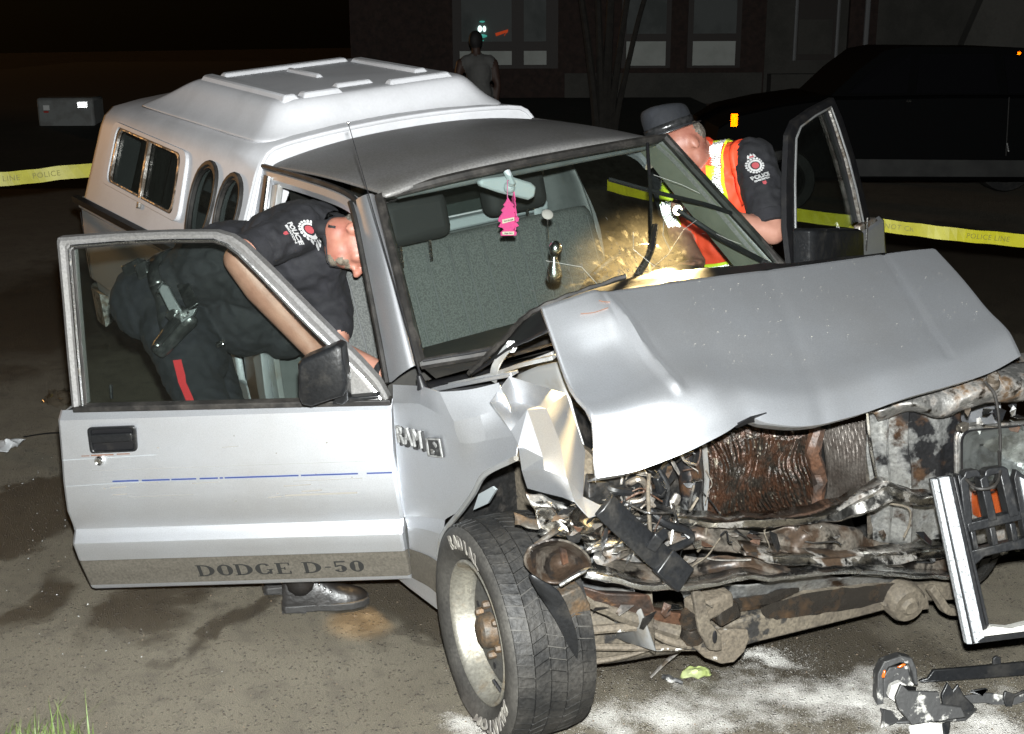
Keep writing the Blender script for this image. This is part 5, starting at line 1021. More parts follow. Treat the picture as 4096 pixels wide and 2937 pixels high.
obj('bumper_valance', grid([[(0.253,-0.612,0.641), (0.296,-0.501,0.613), (0.345,-0.362,0.596), (0.386,-0.212,0.556), (0.428,-0.056,0.51), (0.473,0.158,0.449), (0.512,0.394,0.39)], [(0.287,-0.637,0.645), (0.336,-0.548,0.617), (0.336,-0.355,0.555), (0.411,-0.235,0.552), (0.42,-0.047,0.49), (0.481,0.149,0.442), (0.52,0.385,0.373)], lowp[1:4] + lowp[5:8] + lowp[8:]], 5, 7, lambda p, a, b: p + V(noise.noise_vector(p * 14)) * .010 + V(noise.noise_vector(p * 40)) * .002), 'rust_steel', T, solid=.002, smooth=40)
obj('lower_panel', grid([[(0.225,-0.358,0.456), (0.277,-0.16,0.419), (0.33,0.046,0.38), (0.437,0.515,0.262)], [(0.205,-0.312,0.387), (0.26,-0.145,0.366), (0.305,0.072,0.331), (0.414,0.547,0.218)], [(0.185,-0.265,0.273), (0.237,-0.109,0.266), (0.28,0.098,0.251), (0.398,0.569,0.172)]], 6, 8, lambda p, a, b: p + V(noise.noise_vector(p * 14)) * .012), 'panel_burnt', T, solid=.003, smooth=24)
# crushed bumper end over the tyre, flap hanging below
QE = dict(a=(0.278,-0.875,0.737), b=(0.291,-0.86,0.776), c=(0.308,-0.825,0.793), d=(0.327,-0.785,0.79), e=(0.336,-0.741,0.758), f=(0.334,-0.702,0.7), g=(0.33,-0.722,0.68), h=(0.312,-0.761,0.669), i=(0.297,-0.784,0.651), j=(0.261,-0.811,0.653), k=(0.284,-0.848,0.701), l=(0.204,-0.748,0.695), m=(0.198,-0.683,0.667), n=(0.215,-0.695,0.632), o=(0.205,-0.744,0.635))
facets('bumper_end', QE, ['a b l k', 'b c l', 'c d m l', 'd e m', 'e f n m', 'f g h n', 'h i o n', 'i j k o', 'k l o', 'l m n o'], 'rust_steel', T, 2, ['b c d e f .9', 'f g h i .8', 'a k j .8', 'b l .5'], solid=.005)
obj('bumper_lip_end', tube(smoothpath([(0.324,-0.799,0.668), (0.34,-0.769,0.687), (0.347,-0.733,0.696), (0.343,-0.704,0.682)], 4), [.006, .010, .010, .006], 8), 'chrome_clean', T)
obj('bumper_bracket', sweep([(-.008, -.004), (.008, -.004), (.008, .004), (-.008, .004)], P2([(0.264,-0.751,0.745), (0.248,-0.733,0.701), (0.248,-0.73,0.671)]), V((1, 0, 0))), 'rust', T)
facets('torn_flap', dict(a=(0.288,-0.877,0.732), b=(0.314,-0.844,0.688), c=(0.324,-0.799,0.663), d=(0.312,-0.809,0.574), e=(0.308,-0.778,0.483), f=(0.313,-0.755,0.437), g=(0.332,-0.758,0.493), h=(0.329,-0.773,0.568), i=(0.286,-0.836,0.635)), ['a b i', 'b c h i', 'i h d', 'd h g e', 'e g f'], 'black_plastic', T, 1, ['i d e f 1', 'c h g f .8'], solid=.004)
obj('rust_bracket', jit(prism([V(p) for p in ((0.281,-0.767,0.609), (0.282,-0.712,0.613), (0.278,-0.682,0.548), (0.278,-0.681,0.515), (0.275,-0.747,0.506), (0.281,-0.764,0.555))], (-.04, .01, 0)), .004, 30), 'hub_rust', T, bevel=.004)
# black trim strip lying across the front
bs_ = obj('bumper_strip', sweep([(-.030, -.008), (.030, -.008), (.034, .004), (.012, .012), (-.012, .012), (-.034, .004)], P2([(0.358,-0.682,0.858), (0.372,-0.637,0.798), (0.391,-0.573,0.714), (0.4,-0.528,0.66)]), V((.8, -.2, .3))), 'black_plastic', T, bevel=.003)
obj('strip_end', sweep([(-.036, -.012), (.036, -.012), (.036, .016), (-.036, .016)], P2([(0.401,-0.546,0.679), (0.415,-0.503,0.624), (0.418,-0.493,0.612)]), V((.8, -.2, .3))), 'black_plastic', bs_, bevel=.004)
obj('strip_clip', sweep([(-.015, -.008), (.015, -.008), (.015, .008), (-.015, .008)], P2([(0.4,-0.579,0.72), (0.413,-0.563,0.752), (0.408,-0.539,0.756)]), V((.8, -.2, .3))), 'black_plastic', bs_, bevel=.003)
def hose(name, pts, r, m, n=8): return obj(name, tube(smoothpath([V(p) for p in pts], 5), r, n), m, T)
hose('hose', [(0.331,-0.522,0.781), (0.357,-0.494,0.744), (0.369,-0.439,0.71), (0.371,-0.427,0.682), (0.369,-0.485,0.676), (0.37,-0.529,0.679)], .010, 'black_plastic')
hose('cable', [(0.315,-0.507,0.869), (0.339,-0.532,0.824), (0.348,-0.537,0.73)], .005, 'muddy')
hose('cable', [(0.539,0.477,0.916), (0.578,0.472,0.883), (0.598,0.473,0.783), (0.614,0.454,0.687), (0.67,0.339,0.696), (0.677,0.275,0.706)], .004, 'rubber_seal')
# ---- suspension and frame
obj('front_crossmember', loft([[V(a), V(a) + V((.03, 0, -.004)), V(b) + V((.03, 0, 0)), V(b), V(b) + V((-.06, 0, 0)), V(a) + V((-.06, 0, 0))] for a, b in (((0.242,-0.28,0.321), (0.244,-0.268,0.23)), ((0.279,-0.147,0.327), (0.28,-0.146,0.238)), ((0.318,0.04,0.331), (0.322,0.056,0.228)), ((0.353,0.205,0.306), (0.356,0.222,0.22)), ((0.388,0.375,0.279), (0.388,0.377,0.216)), ((0.421,0.536,0.24), (0.425,0.552,0.174)))], closed=True, caps=True), 'muddy', T, smooth=30, bevel=.006)
obj('oil_coat', grid([[(0.317,-0.141,0.352), (0.351,0.024,0.352), (0.382,0.172,0.328), (0.414,0.325,0.303)], [(0.32,-0.135,0.326), (0.353,0.023,0.32), (0.385,0.179,0.29), (0.415,0.324,0.278)], [(0.327,-0.091,0.298), (0.354,0.04,0.275), (0.385,0.186,0.256), (0.411,0.311,0.256)]], 4, 6, lambda p, a, b: p + V((0, 0, .006 * noise.noise(p * 40)))), 'oily', T)
bsh = obj('arm_bushing', lathe([(0, .02), (.02, .022), (.03, .012), (.05, .012), (.058, .0), (.06, -.05)], (0.445,0.31,0.247), (.95, -.25, -.1), 20), 'muddy', T)
obj('bushing_plate', prism([V(p) for p in ((0.413,0.252,0.245), (0.42,0.289,0.301), (0.441,0.39,0.28), (0.445,0.41,0.192), (0.44,0.386,0.196), (0.438,0.376,0.247))], (-.03, 0, 0)), 'muddy', bsh, bevel=.003)
obj('tow_hook', sweep([(-.012, -.012), (.012, -.012), (.012, .012), (-.012, .012)], smoothpath(P2([(0.476,0.366,0.297), (0.49,0.386,0.259), (0.504,0.405,0.221), (0.512,0.445,0.206), (0.516,0.463,0.216)]), 4), V((1, 0, 0))), 'muddy', T, bevel=.003)
obj('stabiliser_bar', tube(smoothpath([(0.162,-0.662,0.409), (0.171,-0.621,0.399), (0.198,-0.541,0.388), (0.221,-0.474,0.373), (0.252,-0.424,0.332), (0.273,-0.372,0.304), (0.284,-0.318,0.284)], 5), .0125, 10), 'muddy_powder', T)
obj('strut_rod', tube(smoothpath([(0.149,-0.628,0.341), (0.196,-0.498,0.309), (0.261,-0.331,0.273)], 4), .010, 8), 'muddy_powder', T)
obj('lower_arm', jit(prism([V(p) for p in ((0.182,-0.665,0.559), (0.218,-0.586,0.517), (0.261,-0.478,0.492), (0.263,-0.465,0.444), (0.287,-0.35,0.395), (0.283,-0.322,0.328), (0.273,-0.371,0.34), (0.253,-0.417,0.366), (0.231,-0.474,0.413), (0.202,-0.569,0.463), (0.177,-0.639,0.479))], (-.05, 0, -.01)), .003, 30), 'rust', T, bevel=.005)
obj('upper_arm', jit(tube(smoothpath([(0.164,-0.655,0.526), (0.193,-0.563,0.45), (0.223,-0.468,0.388), (0.259,-0.39,0.344)], 5), .022, 8), .004, 30), 'muddy', T)
obj('lower_apron', grid([[(0.081,-0.573,0.417), (0.128,-0.441,0.373), (0.199,-0.244,0.308)], [(0.097,-0.59,0.346), (0.145,-0.458,0.309), (0.208,-0.252,0.25)], [(0.078,-0.584,0.233), (0.121,-0.476,0.222), (0.179,-0.295,0.209)]], 4, 5, lambda p, a, b: p + V(noise.noise_vector(p * 9)) * .012), 'muddy', T, solid=.004)
obj('skid_edge', tube(smoothpath([(0.116,-0.595,0.26), (0.156,-0.5,0.26), (0.19,-0.432,0.273)], 4), [.009, .004], 8), 'muddy_powder', T)
fl_ = obj('mount_flange', loft([[V(p) + V((h, 0, 0)) for p in ((0.281,-0.381,0.325), (0.293,-0.324,0.341), (0.31,-0.242,0.326), (0.318,-0.203,0.312), (0.319,-0.198,0.282), (0.315,-0.215,0.244), (0.309,-0.247,0.222), (0.301,-0.285,0.228), (0.291,-0.333,0.262), (0.284,-0.363,0.3))] for h in (0, .015)], closed=True, caps=True), 'muddy_powder', T, bevel=.003)
stp = [V(p) for p in ((0.337,-0.398,0.513), (0.344,-0.367,0.495), (0.348,-0.347,0.397), (0.354,-0.317,0.353), (0.354,-0.315,0.304), (0.351,-0.332,0.305), (0.347,-0.353,0.315), (0.341,-0.381,0.379))]
obj('slotted_strap', prism(stp, (-.012, 0, 0)), 'muddy', T, bevel=.003)
obj('strap_slot', ball(V((0.357,-0.343,0.357)), .012, 10, 6, (.3, .7, 1.7)), 'black_trim', T)
obj('ball_joint', jit(lathe([(0, .05), (.02, .05), (.028, .03), (.022, .0), (.034, -.02), (.034, -.05)], (0.284,-0.364,0.367), (.2, -.3, .9), 14), .003, 40), 'oily', T)
obj('idler_box', jit(box((0.296,-0.308,0.42), (.07, .12, .06)), .014, 30), 'muddy_powder', T, bevel=.01)
obj('idler_box', jit(box((0.304,-0.268,0.388), (.06, .07, .05)), .016, 34), 'oily', T, bevel=.01)
obj('drag_link', tube([V(p) for p in ((0.276,-0.26,0.378), (0.283,-0.082,0.335), (0.284,0.021,0.341))], .02, 8), 'oily', T)
obj('skid_strip', tube([V(p) for p in ((0.065,-0.346,0.012), (0.088,-0.299,0.07), (0.117,-0.274,0.12))], [.008, .012, .012], 6, flat=.4), 'engine_metal', T) if False else None
# ---- engine-bay clutter behind the strip
def scrap(name, c, s, m, amp=.014, rot=None, par=T): return obj(name, jit(box(c, s, rot or Matrix.Rotation(rnd.uniform(-.6, .6), 3, 'X') @ Matrix.Rotation(rnd.uniform(-.5, .5), 3, 'Z')), amp, 22, rnd.uniform(0, 9)), m, par, bevel=.004)
scrap('battery', (0.139,-0.388,0.665), (.16, .22, .18), 'engine_dark', .01)
for u_, w_, m_ in (((0.271,-0.427,0.817), (.02, .06, .05), 'black_plastic'), ((0.266,-0.454,0.779), (.03, .09, .02), 'black_plastic'), ((0.236,-0.502,0.809), (.05, .06, .05), 'engine_dark'), ((0.223,-0.512,0.852), (.06, .07, .05), 'black_plastic'), ((0.239,-0.581,0.847), (.05, .07, .06), 'engine_dark'), ((0.275,-0.505,0.779), (.015, .08, .02), 'engine_metal'), ((0.259,-0.535,0.796), (.03, .03, .03), 'engine_metal'), ((0.241,-0.619,0.835), (.05, .05, .06), 'engine_dark'), ((0.276,-0.405,0.734), (.02, .03, .07), 'engine_metal'), ((0.262,-0.47,0.699), (.04, .14, .04), 'engine_dark'), ((0.252,-0.521,0.686), (.03, .12, .02), 'engine_metal')):
    scrap('engine_part', u_, w_, m_, .016)
for p_, r_, m_ in (([(0.255,-0.552,0.838), (0.271,-0.526,0.872), (0.277,-0.496,0.855)], .006, 'engine_metal'), ([(0.266,-0.546,0.833), (0.291,-0.522,0.851), (0.296,-0.502,0.824), (0.293,-0.512,0.795), (0.277,-0.543,0.79)], .009, 'rust_steel'), ([(0.26,-0.579,0.798), (0.287,-0.544,0.784), (0.3,-0.482,0.771), (0.304,-0.414,0.722)], .007, 'engine_dark'), ([(0.235,-0.599,0.858), (0.277,-0.59,0.839), (0.287,-0.542,0.821)], .011, 'black_plastic'),
                   ([(0.277,-0.446,0.85), (0.299,-0.436,0.804), (0.298,-0.444,0.755)], .006, 'black_plastic'), ([(0.262,-0.568,0.757), (0.3,-0.527,0.746), (0.307,-0.446,0.721)], .008, 'engine_dark')):
    hose('hose', p_, r_, m_)
obj('shroud', grid([[(0.228,-0.346,0.838), (0.27,-0.335,0.864), (0.26,-0.287,0.859)], [(0.246,-0.356,0.772), (0.288,-0.345,0.784), (0.269,-0.294,0.761)], [(0.257,-0.353,0.657), (0.289,-0.342,0.663), (0.277,-0.301,0.648)]], 4, 4, lambda p, a, b: p + V(noise.noise_vector(p * 18)) * .01), 'panel_burnt', T, solid=.003)
obj('shroud_strut', sweep([(-.006, -.003), (.006, -.003), (.006, .003), (-.006, .003)], P2([(0.253,-0.274,0.86), (0.271,-0.283,0.771), (0.26,-0.287,0.65)]), V((1, 0, 0))), 'silver_inner', T)
# crumpled bright sheet between tyre and bumper end
for i_, (q, m_) in enumerate(((([(0.195,-0.795,0.875), (0.215,-0.744,0.847), (0.237,-0.687,0.806), (0.252,-0.618,0.757)], [(0.224,-0.796,0.849), (0.252,-0.757,0.829), (0.255,-0.695,0.785), (0.271,-0.619,0.74)], [(0.217,-0.783,0.799), (0.226,-0.742,0.783), (0.274,-0.703,0.763), (0.273,-0.608,0.712)], [(0.234,-0.796,0.774), (0.261,-0.762,0.76), (0.258,-0.681,0.718), (0.293,-0.61,0.689)]), 'chrome'),
                    (([(0.267,-0.687,0.718), (0.291,-0.621,0.723), (0.309,-0.535,0.72)], [(0.287,-0.689,0.705), (0.309,-0.628,0.712), (0.318,-0.536,0.705)], [(0.262,-0.664,0.678), (0.284,-0.604,0.683), (0.302,-0.518,0.679)]), 'chrome_clean'),
                    (([(0.228,-0.634,0.671), (0.269,-0.535,0.672), (0.292,-0.422,0.649)], [(0.265,-0.648,0.659), (0.251,-0.524,0.622), (0.318,-0.443,0.64)], [(0.25,-0.625,0.612), (0.288,-0.539,0.603), (0.295,-0.411,0.586)]), 'silver_grimy'),
                    (([(0.17,-0.818,0.805), (0.197,-0.783,0.792), (0.212,-0.713,0.774)], [(0.187,-0.831,0.785), (0.223,-0.801,0.781), (0.221,-0.714,0.755)]), 'hub_rust'))):
    obj('crumpled_sheet', grid([list(r_) for r_ in q], 6, 7, lambda p, a, b: p + V(noise.noise_vector(p * 26)) * .012), m_, T, smooth=25, solid=.002)
obj('rust_shard', facets('x', dict(a=(0.267,-0.829,0.767), b=(0.271,-0.764,0.795), c=(0.282,-0.761,0.783), d=(0.282,-0.808,0.772)), ['a b c d'], 'hub_rust', T, 0) and ([(0, 0, 0), (.001, 0, 0), (0, .001, 0)], [(0, 1, 2)]), 'hub_rust', T) if False else facets('rust_shard', dict(a=(0.267,-0.829,0.767), b=(0.271,-0.764,0.795), c=(0.282,-0.761,0.783), d=(0.282,-0.808,0.772)), ['a b c d'], 'hub_rust', T, 0)

# ---- torn bits, wires and bolts through the crushed zone
def zone(n, corners, c0, c1, fn):
    a, b, c_, d = [V(p) for p in corners]
    for k in range(n):
        s, t = rnd.random(), rnd.random(); p = a.lerp(b, s).lerp(d.lerp(c_, s), t) + V((rnd.uniform(c0, c1), 0, 0)); fn(p)
def shard(p):
    L, w = rnd.uniform(.02, .07), rnd.uniform(.006, .022); d = V((rnd.gauss(0, .5), rnd.gauss(0, 1), rnd.gauss(0, .7))).normalized(); s_, u_ = frame_axes(d); q = [p - d * L / 2 - s_ * w * .4, p - d * L * .1 - s_ * w + u_ * w * .4, p + d * L / 2, p + d * L * .2 + s_ * w * .8 + u_ * w * .3, p - d * L * .4 + s_ * w * .6]
    obj('shard', prism(q, u_ * .0015), rnd.choice(['engine_metal', 'rust_steel', 'chrome_clean', 'black_plastic', 'rust', 'silver_grimy', 'engine_dark']), T, smooth=0)
def wire(p):
    pts = [p]
    d = V((rnd.gauss(0, .4), rnd.gauss(0, 1), rnd.gauss(0, .8))).normalized()
    for i in range(3): d = (d + V((rnd.gauss(0, .5), rnd.gauss(0, .5), rnd.gauss(0, .6)))).normalized(); pts.append(pts[-1] + d * rnd.uniform(.02, .06))
    obj('wire', tube(smoothpath(pts, 4), rnd.uniform(.0015, .004), 5), rnd.choice(['black_plastic', 'black_plastic', 'engine_dark', 'engine_metal', 'rust', 'muddy']), T)
zone(42, ((0.233,-0.609,0.897), (0.293,-0.324,0.868), (0.309,-0.344,0.661), (0.251,-0.62,0.707)), -.02, .05, shard)
zone(26, ((0.251,-0.621,0.907), (0.31,-0.338,0.878), (0.328,-0.346,0.643), (0.268,-0.633,0.706)), -.01, .05, wire)
zone(22, ((0.341,-0.474,0.731), (0.512,0.347,0.52), (0.529,0.334,0.404), (0.358,-0.492,0.629)), -.02, .02, shard)
zone(10, ((0.35,-0.481,0.736), (0.52,0.338,0.512), (0.529,0.334,0.404), (0.358,-0.492,0.629)), .0, .02, wire)
zone(16, ((0.233,-0.802,0.86), (0.286,-0.642,0.779), (0.308,-0.539,0.625), (0.254,-0.797,0.769)), -.01, .03, shard)
zone(12, ((0.496,0.46,0.836), (0.536,0.656,0.821), (0.553,0.641,0.734), (0.515,0.458,0.775)), -.02, .02, shard)
zone(8, ((0.232,-0.617,0.529), (0.31,-0.336,0.444), (0.292,-0.325,0.306), (0.213,-0.611,0.41)), -.01, .03, shard)

# ================================================================ PEOPLE (world coordinates)
mat('uniform', (.0075, .0077, .010), .85, 0, c2=(.012, .012, .0155), sc=12, bump=.35, bsc=22, fine=.15, fsc=400)
mat('trousers', (.0065, .007, .010), .9, 0, c2=(.0095, .010, .0145), sc=9, bump=.35, bsc=16, fine=.15, fsc=400)
mat('skin', (.40, .205, .15), .5, 0, c2=(.30, .135, .095), sc=13, th=(.4, .75), bump=.06, bsc=120)
mat('skin_ruddy', (.34, .15, .105), .5, 0, c2=(.25, .085, .06), sc=18, th=(.4, .7), bump=.06, bsc=120)
mat('hair_grey', (.09, .075, .06), .8, bump=.5, bsc=250, c2=(.2, .18, .15), sc=60)
mat('beard', (.17, .145, .11), .8, bump=.5, bsc=250, c2=(.09, .07, .05), sc=70)
mat('hair_dark', (.012, .01, .009), .7)
mat('leather_boot', (.009, .008, .0075), .4, 0, c2=(.014, .012, .011), sc=14, bump=.2, bsc=30)
mat('boot_sole', (.022, .021, .02), .6, bump=.2, bsc=60)
mat('leather_black', (.014, .0145, .015), .3, 0, c2=(.035, .035, .036), sc=25, bump=.15, bsc=45, coat=.3)
mat('gun_metal', (.13, .135, .14), .45, .4, bump=.06, bsc=150)
mat('steel', (.55, .56, .57), .25, 1.)
mat('vest', (.85, .075, .025), .65, 0, c2=(.75, .06, .02), sc=6, bump=.15, bsc=14)
mat('stripe_lime', (.62, .78, .03), .6); mat('stripe_silver', (.88, .89, .86), .42, .55)
mat('retro_tape', (.95, .95, .93), .3, 1.)
mat('cap_cloth', (.010, .0115, .015), .85, c2=(.016, .018, .023), sc=14, bump=.3, bsc=18)
mat('thread_white', (.42, .42, .42), .7); mat('thread_red', (.32, .05, .06), .7)
mat('red_stripe', (.42, .02, .025), .8)
mat('tank_top', (.13, .127, .12), .85, bump=.1, bsc=12); mat('skin_far', (.06, .032, .023), .6)
mat('glove_blue', (.03, .25, .6), .5)
mat('flash_lit', (1, .9, .7), .4, emit=(1., .82, .5, 30.))

def cone(p0, r0, p1, r1):
    p0, p1 = V(p0), V(p1); return join(tube([p0, p0.lerp(p1, .5), p1], [r0, (r0 + r1) / 2, r1], 14), ball(p0, r0, 14, 8), ball(p1, r1, 14, 8))
def person(name, prims, mats, voxel=.009, parent=None, smooth_it=5):
    """prims: ('c', p0, r0, p1, r1, material) or ('e', centre, radii, 3x3, material); fused into one continuous skin"""
    parts = []
    for q in prims:
        if q[0] == 'c': parts.append(cone(*q[1:5]))
        else: parts.append(ball(q[1], 1., 20, 12, q[2], q[3]))
    o = obj(name, join(*parts), list(mats), parent, recalc=False, smooth=0)
    md = o.modifiers.new('r', 'REMESH'); md.mode = 'VOXEL'; md.voxel_size = voxel; md.use_smooth_shade = True
    ms = o.modifiers.new('s', 'SMOOTH'); ms.factor = .6; ms.iterations = smooth_it
    dg = bpy.context.evaluated_depsgraph_get(); dg.update(); me = bpy.data.meshes.new_from_object(o.evaluated_get(dg)); o.modifiers.clear(); o.data = me
    me.materials.clear()
    for m in mats: me.materials.append(M[m])
    ix = {m: i for i, m in enumerate(mats)}
    pre = []
    for q in prims:
        if q[0] == 'c': a, b = V(q[1]), V(q[3]); pre.append((0, a, b - a, max((b - a).length_squared, 1e-9), q[2], q[4], ix[q[5]]))
        else: pre.append((1, V(q[1]), (q[3].transposed() if q[3] else Matrix.Identity(3)), q[2], min(q[2]), 0, ix[q[4]]))
    for f in me.polygons:
        c = f.center; best = 9e9; bi = 0
        for t, a, d, l, r0, r1, mi in pre:
            if t == 0:
                k = max(0., min(1., (c - a).dot(d) / l)); dist = (c - a - d * k).length - (r0 + (r1 - r0) * k)
            else:
                w = d @ (c - a); dist = (V((w.x / l[0], w.y / l[1], w.z / l[2])).length - 1) * r0
            if dist < best: best, bi = dist, mi
        f.material_index = bi
    cl = set()
    for f in me.polygons:
        if mats[f.material_index] in ('uniform', 'trousers', 'vest', 'tank_top'): cl.update(f.vertices)
    nrm = {i: me.vertices[i].normal.copy() for i in cl}
    for i in cl:
        v = me.vertices[i]; p = v.co.copy(); n1 = noise.noise(V((p.x * 16, p.y * 16, p.z * 22))); n2 = noise.noise(p * 9 + V((5, 1, 2))); v.co = p + nrm[i] * (.009 * (1 - abs(n1) * 2.6) * max(0, .35 + n2) + .006 * noise.noise(p * 30))
    me.shade_smooth(); return o
def bvh_of(o): return BVHTree.FromPolygons([v.co.copy() for v in o.data.vertices], [tuple(p.vertices) for p in o.data.polygons])
def seen(bvh, p, off=.002):
    """nearest point of the body under a point just outside it"""
    d = (V(p) - CP).normalized(); h = bvh.ray_cast(CP, d)
    return (h[0] + h[1] * off) if h[0] else V(p)
def drape(bvh, vf, d, off=.002):
    vs = []
    for p in vf[0]:
        h = bvh.ray_cast(V(p) - V(d) * .25, V(d), .6); vs.append(h[0] - V(d) * off if h[0] else p)
    return vs, vf[1]
def band(name, bvh, c, axis, d0, half, m, parent, a0=0., a1=360., n=60, off=.006, reach=.45):
    """strip running round the body in the plane across `axis`, half = half width"""
    c = V(c); ax = V(axis).normalized(); s, u = frame_axes(ax, V(d0)); rows = [[], []]
    for k in range(n + 1):
        a = rad(a0 + (a1 - a0) * k / n); dd = s * math.cos(a) + u * math.sin(a)
        for i, e in enumerate((-half, half)):
            h = bvh.ray_cast(c + ax * e + dd * reach, -dd, reach)
            rows[i].append((h[0] if h[0] else c + ax * e + dd * .12) + dd * off)
    return obj(name, loft(rows), m, parent, solid=.004, offset=1, recalc=False)
def retro_band(name, bvh, c, axis, d0, half, m, parent, off=.012, reach=.5, cell=.011):
    '''strip of tiny cube corners wrapped round the body, as in reflective tape'''
    c = V(c); ax = V(axis).normalized(); s, u = frame_axes(ax, V(d0)); path = []
    for k in range(145):
        a = rad(360 * k / 144); dd = s * math.cos(a) + u * math.sin(a); h = bvh.ray_cast(c + dd * reach, -dd, reach)
        path.append(((h[0] if h[0] else c + dd * .12) + dd * off, h[1] if h[0] else dd))
    vs, fs = [], []; L = [0.]
    for (p, _), (q, _) in zip(path, path[1:]): L.append(L[-1] + (q - p).length)
    rows = max(1, int(2 * half / (cell * .866))); x = 0.; i = 0
    while x < L[-1]:
        while L[i + 1] < x: i += 1
        t = (x - L[i]) / max(L[i + 1] - L[i], 1e-6); p = path[i][0].lerp(path[i + 1][0], t); n = path[i][1]; tg = (path[i + 1][0] - path[i][0]).normalized(); n = (n - tg * n.dot(tg) - ax * n.dot(ax) * .0).normalized(); up_ = n.cross(tg).normalized(); h = cell / math.sqrt(3); dp = cell / math.sqrt(6)
        for j in range(rows):
            o = p + ax * ((j - rows / 2 + .5) * cell * .866) + tg * (cell / 2 if j % 2 else 0); k = len(vs)
            vs += [o + tg * (math.cos(math.pi / 6 + q * math.pi / 3) * h) + up_ * (math.sin(math.pi / 6 + q * math.pi / 3) * h) - n * (dp if q % 2 else 0.) for q in range(6)] + [o - n * (2 * dp)]
            fs += [(k + 6, k + (q + 5) % 6, k + q, k + (q + 1) % 6) for q in range(0, 6, 2)]
        x += cell
    return obj(name, (vs, fs), m, parent, smooth=0, recalc=False)
def finger(p0, d0, up_, L, r, curl, m):
    out = []; p = V(p0); d = V(d0).normalized(); side = d.cross(V(up_)).normalized()
    for k, f in enumerate((.45, .32, .23)):
        q = p + d * (L * f); out.append(('c', p, r * (1 - .1 * k), q, r * (1 - .1 * (k + 1)), m)); p = q; d = (Matrix.Rotation(curl, 3, side) @ d)
    return out
def hand(wrist, d, palm_n, m, curl=.6, s=1.):
    """palm plus four fingers and a thumb leaving the side of the palm; curl towards palm_n"""
    w = V(wrist); d = V(d).normalized(); n = V(palm_n); n = (n - d * n.dot(d)).normalized(); sd = d.cross(n)
    rot = Matrix((sd, d, n)).transposed(); pr = [('e', w + d * .05 * s, (.042 * s, .055 * s, .018 * s), rot, m), ('c', w - d * .02, .026 * s, w + d * .02, .026 * s, m)]
    for k, (off, L) in enumerate(((-.031, .068), (-.010, .078), (.011, .073), (.030, .058))): pr += finger(w + d * .09 * s + sd * off * s, d, n, L * s, .0095 * s, curl, m)
    pr += finger(w + d * .03 * s - sd * .036 * s, (d * .55 - sd * .75 + n * .35), n, .06 * s, .011 * s, curl * .5, m)
    return pr
def crest(name, bvh, c, right, up_, size, parent, d):
    """embroidered shoulder flash: beaded ring, crown above, red centre, lettering below"""
    c = V(c); r, u = V(right).normalized(), V(up_).normalized(); w = []; rd = []
    for k in range(18):
        a = k * math.pi / 9; p = c + (r * math.cos(a) + u * math.sin(a)) * size * .36
        w.append(([p + (r * math.cos(b) + u * math.sin(b)) * size * .055 for b in [i * math.pi / 4 for i in range(8)]], [tuple(range(8))]))
    n = 20
    ro = [c + (r * math.cos(i * 2 * math.pi / n) + u * math.sin(i * 2 * math.pi / n)) * size * .30 for i in range(n)]; ri = [c + (p - c) * .72 for p in ro]
    w.append((ro + ri, [(i, (i + 1) % n, n + (i + 1) % n, n + i) for i in range(n)]))
    for a, b, q in ((-.12, .0, .20), (.0, .0, .25), (.12, .0, .20)): p = c + r * size * a + u * size * (.42 + b); w.append(([p - r * size * .06, p + r * size * .06, p + r * size * .05 + u * size * q * .6, p + u * size * q, p - r * size * .05 + u * size * q * .6], [(0, 1, 2, 3, 4)]))
    rd.append(([c + (r * math.cos(i * math.pi / 5) + u * math.sin(i * math.pi / 5)) * size * .17 for i in range(10)], [tuple(range(10))]))
    rd.append(([c + r * size * x + u * size * y for x, y in ((-.1, .44), (.1, .44), (.08, .52), (-.08, .52))], [(0, 1, 2, 3)]))
    o = obj(name, drape(bvh, join(*w), d, .004), 'thread_white', parent, smooth=0, recalc=False)
    obj('crest_centre', drape(bvh, join(*rd), d, .0055), 'thread_red', o, smooth=0, recalc=False)
    obj('flash_lettering', drape(bvh, text_vf('POLICE', size * .26, c - u * size * .60, r, u, .0, .001, 0, 1.05), d, .0045), 'thread_white', o, smooth=0, recalc=False)
    obj('flash_lettering', drape(bvh, text_vf('EDMONTON', size * .125, c - u * size * .78, r, u, .0, .0005, 0, 1.05), d, .0045), 'thread_white', o, smooth=0, recalc=False)
    q = c - u * size * .96
    obj('small_shield', drape(bvh, ([q + r * size * x + u * size * y for x, y in ((-.09, .08), (.09, .08), (.09, -.05), (0, -.12), (-.09, -.05))], [(0, 1, 2, 3, 4)]), d, .0045), 'thread_red', o, smooth=0, recalc=False)
    return o
RR, UU, FF = CR.copy(), CU.copy(), CF.copy()
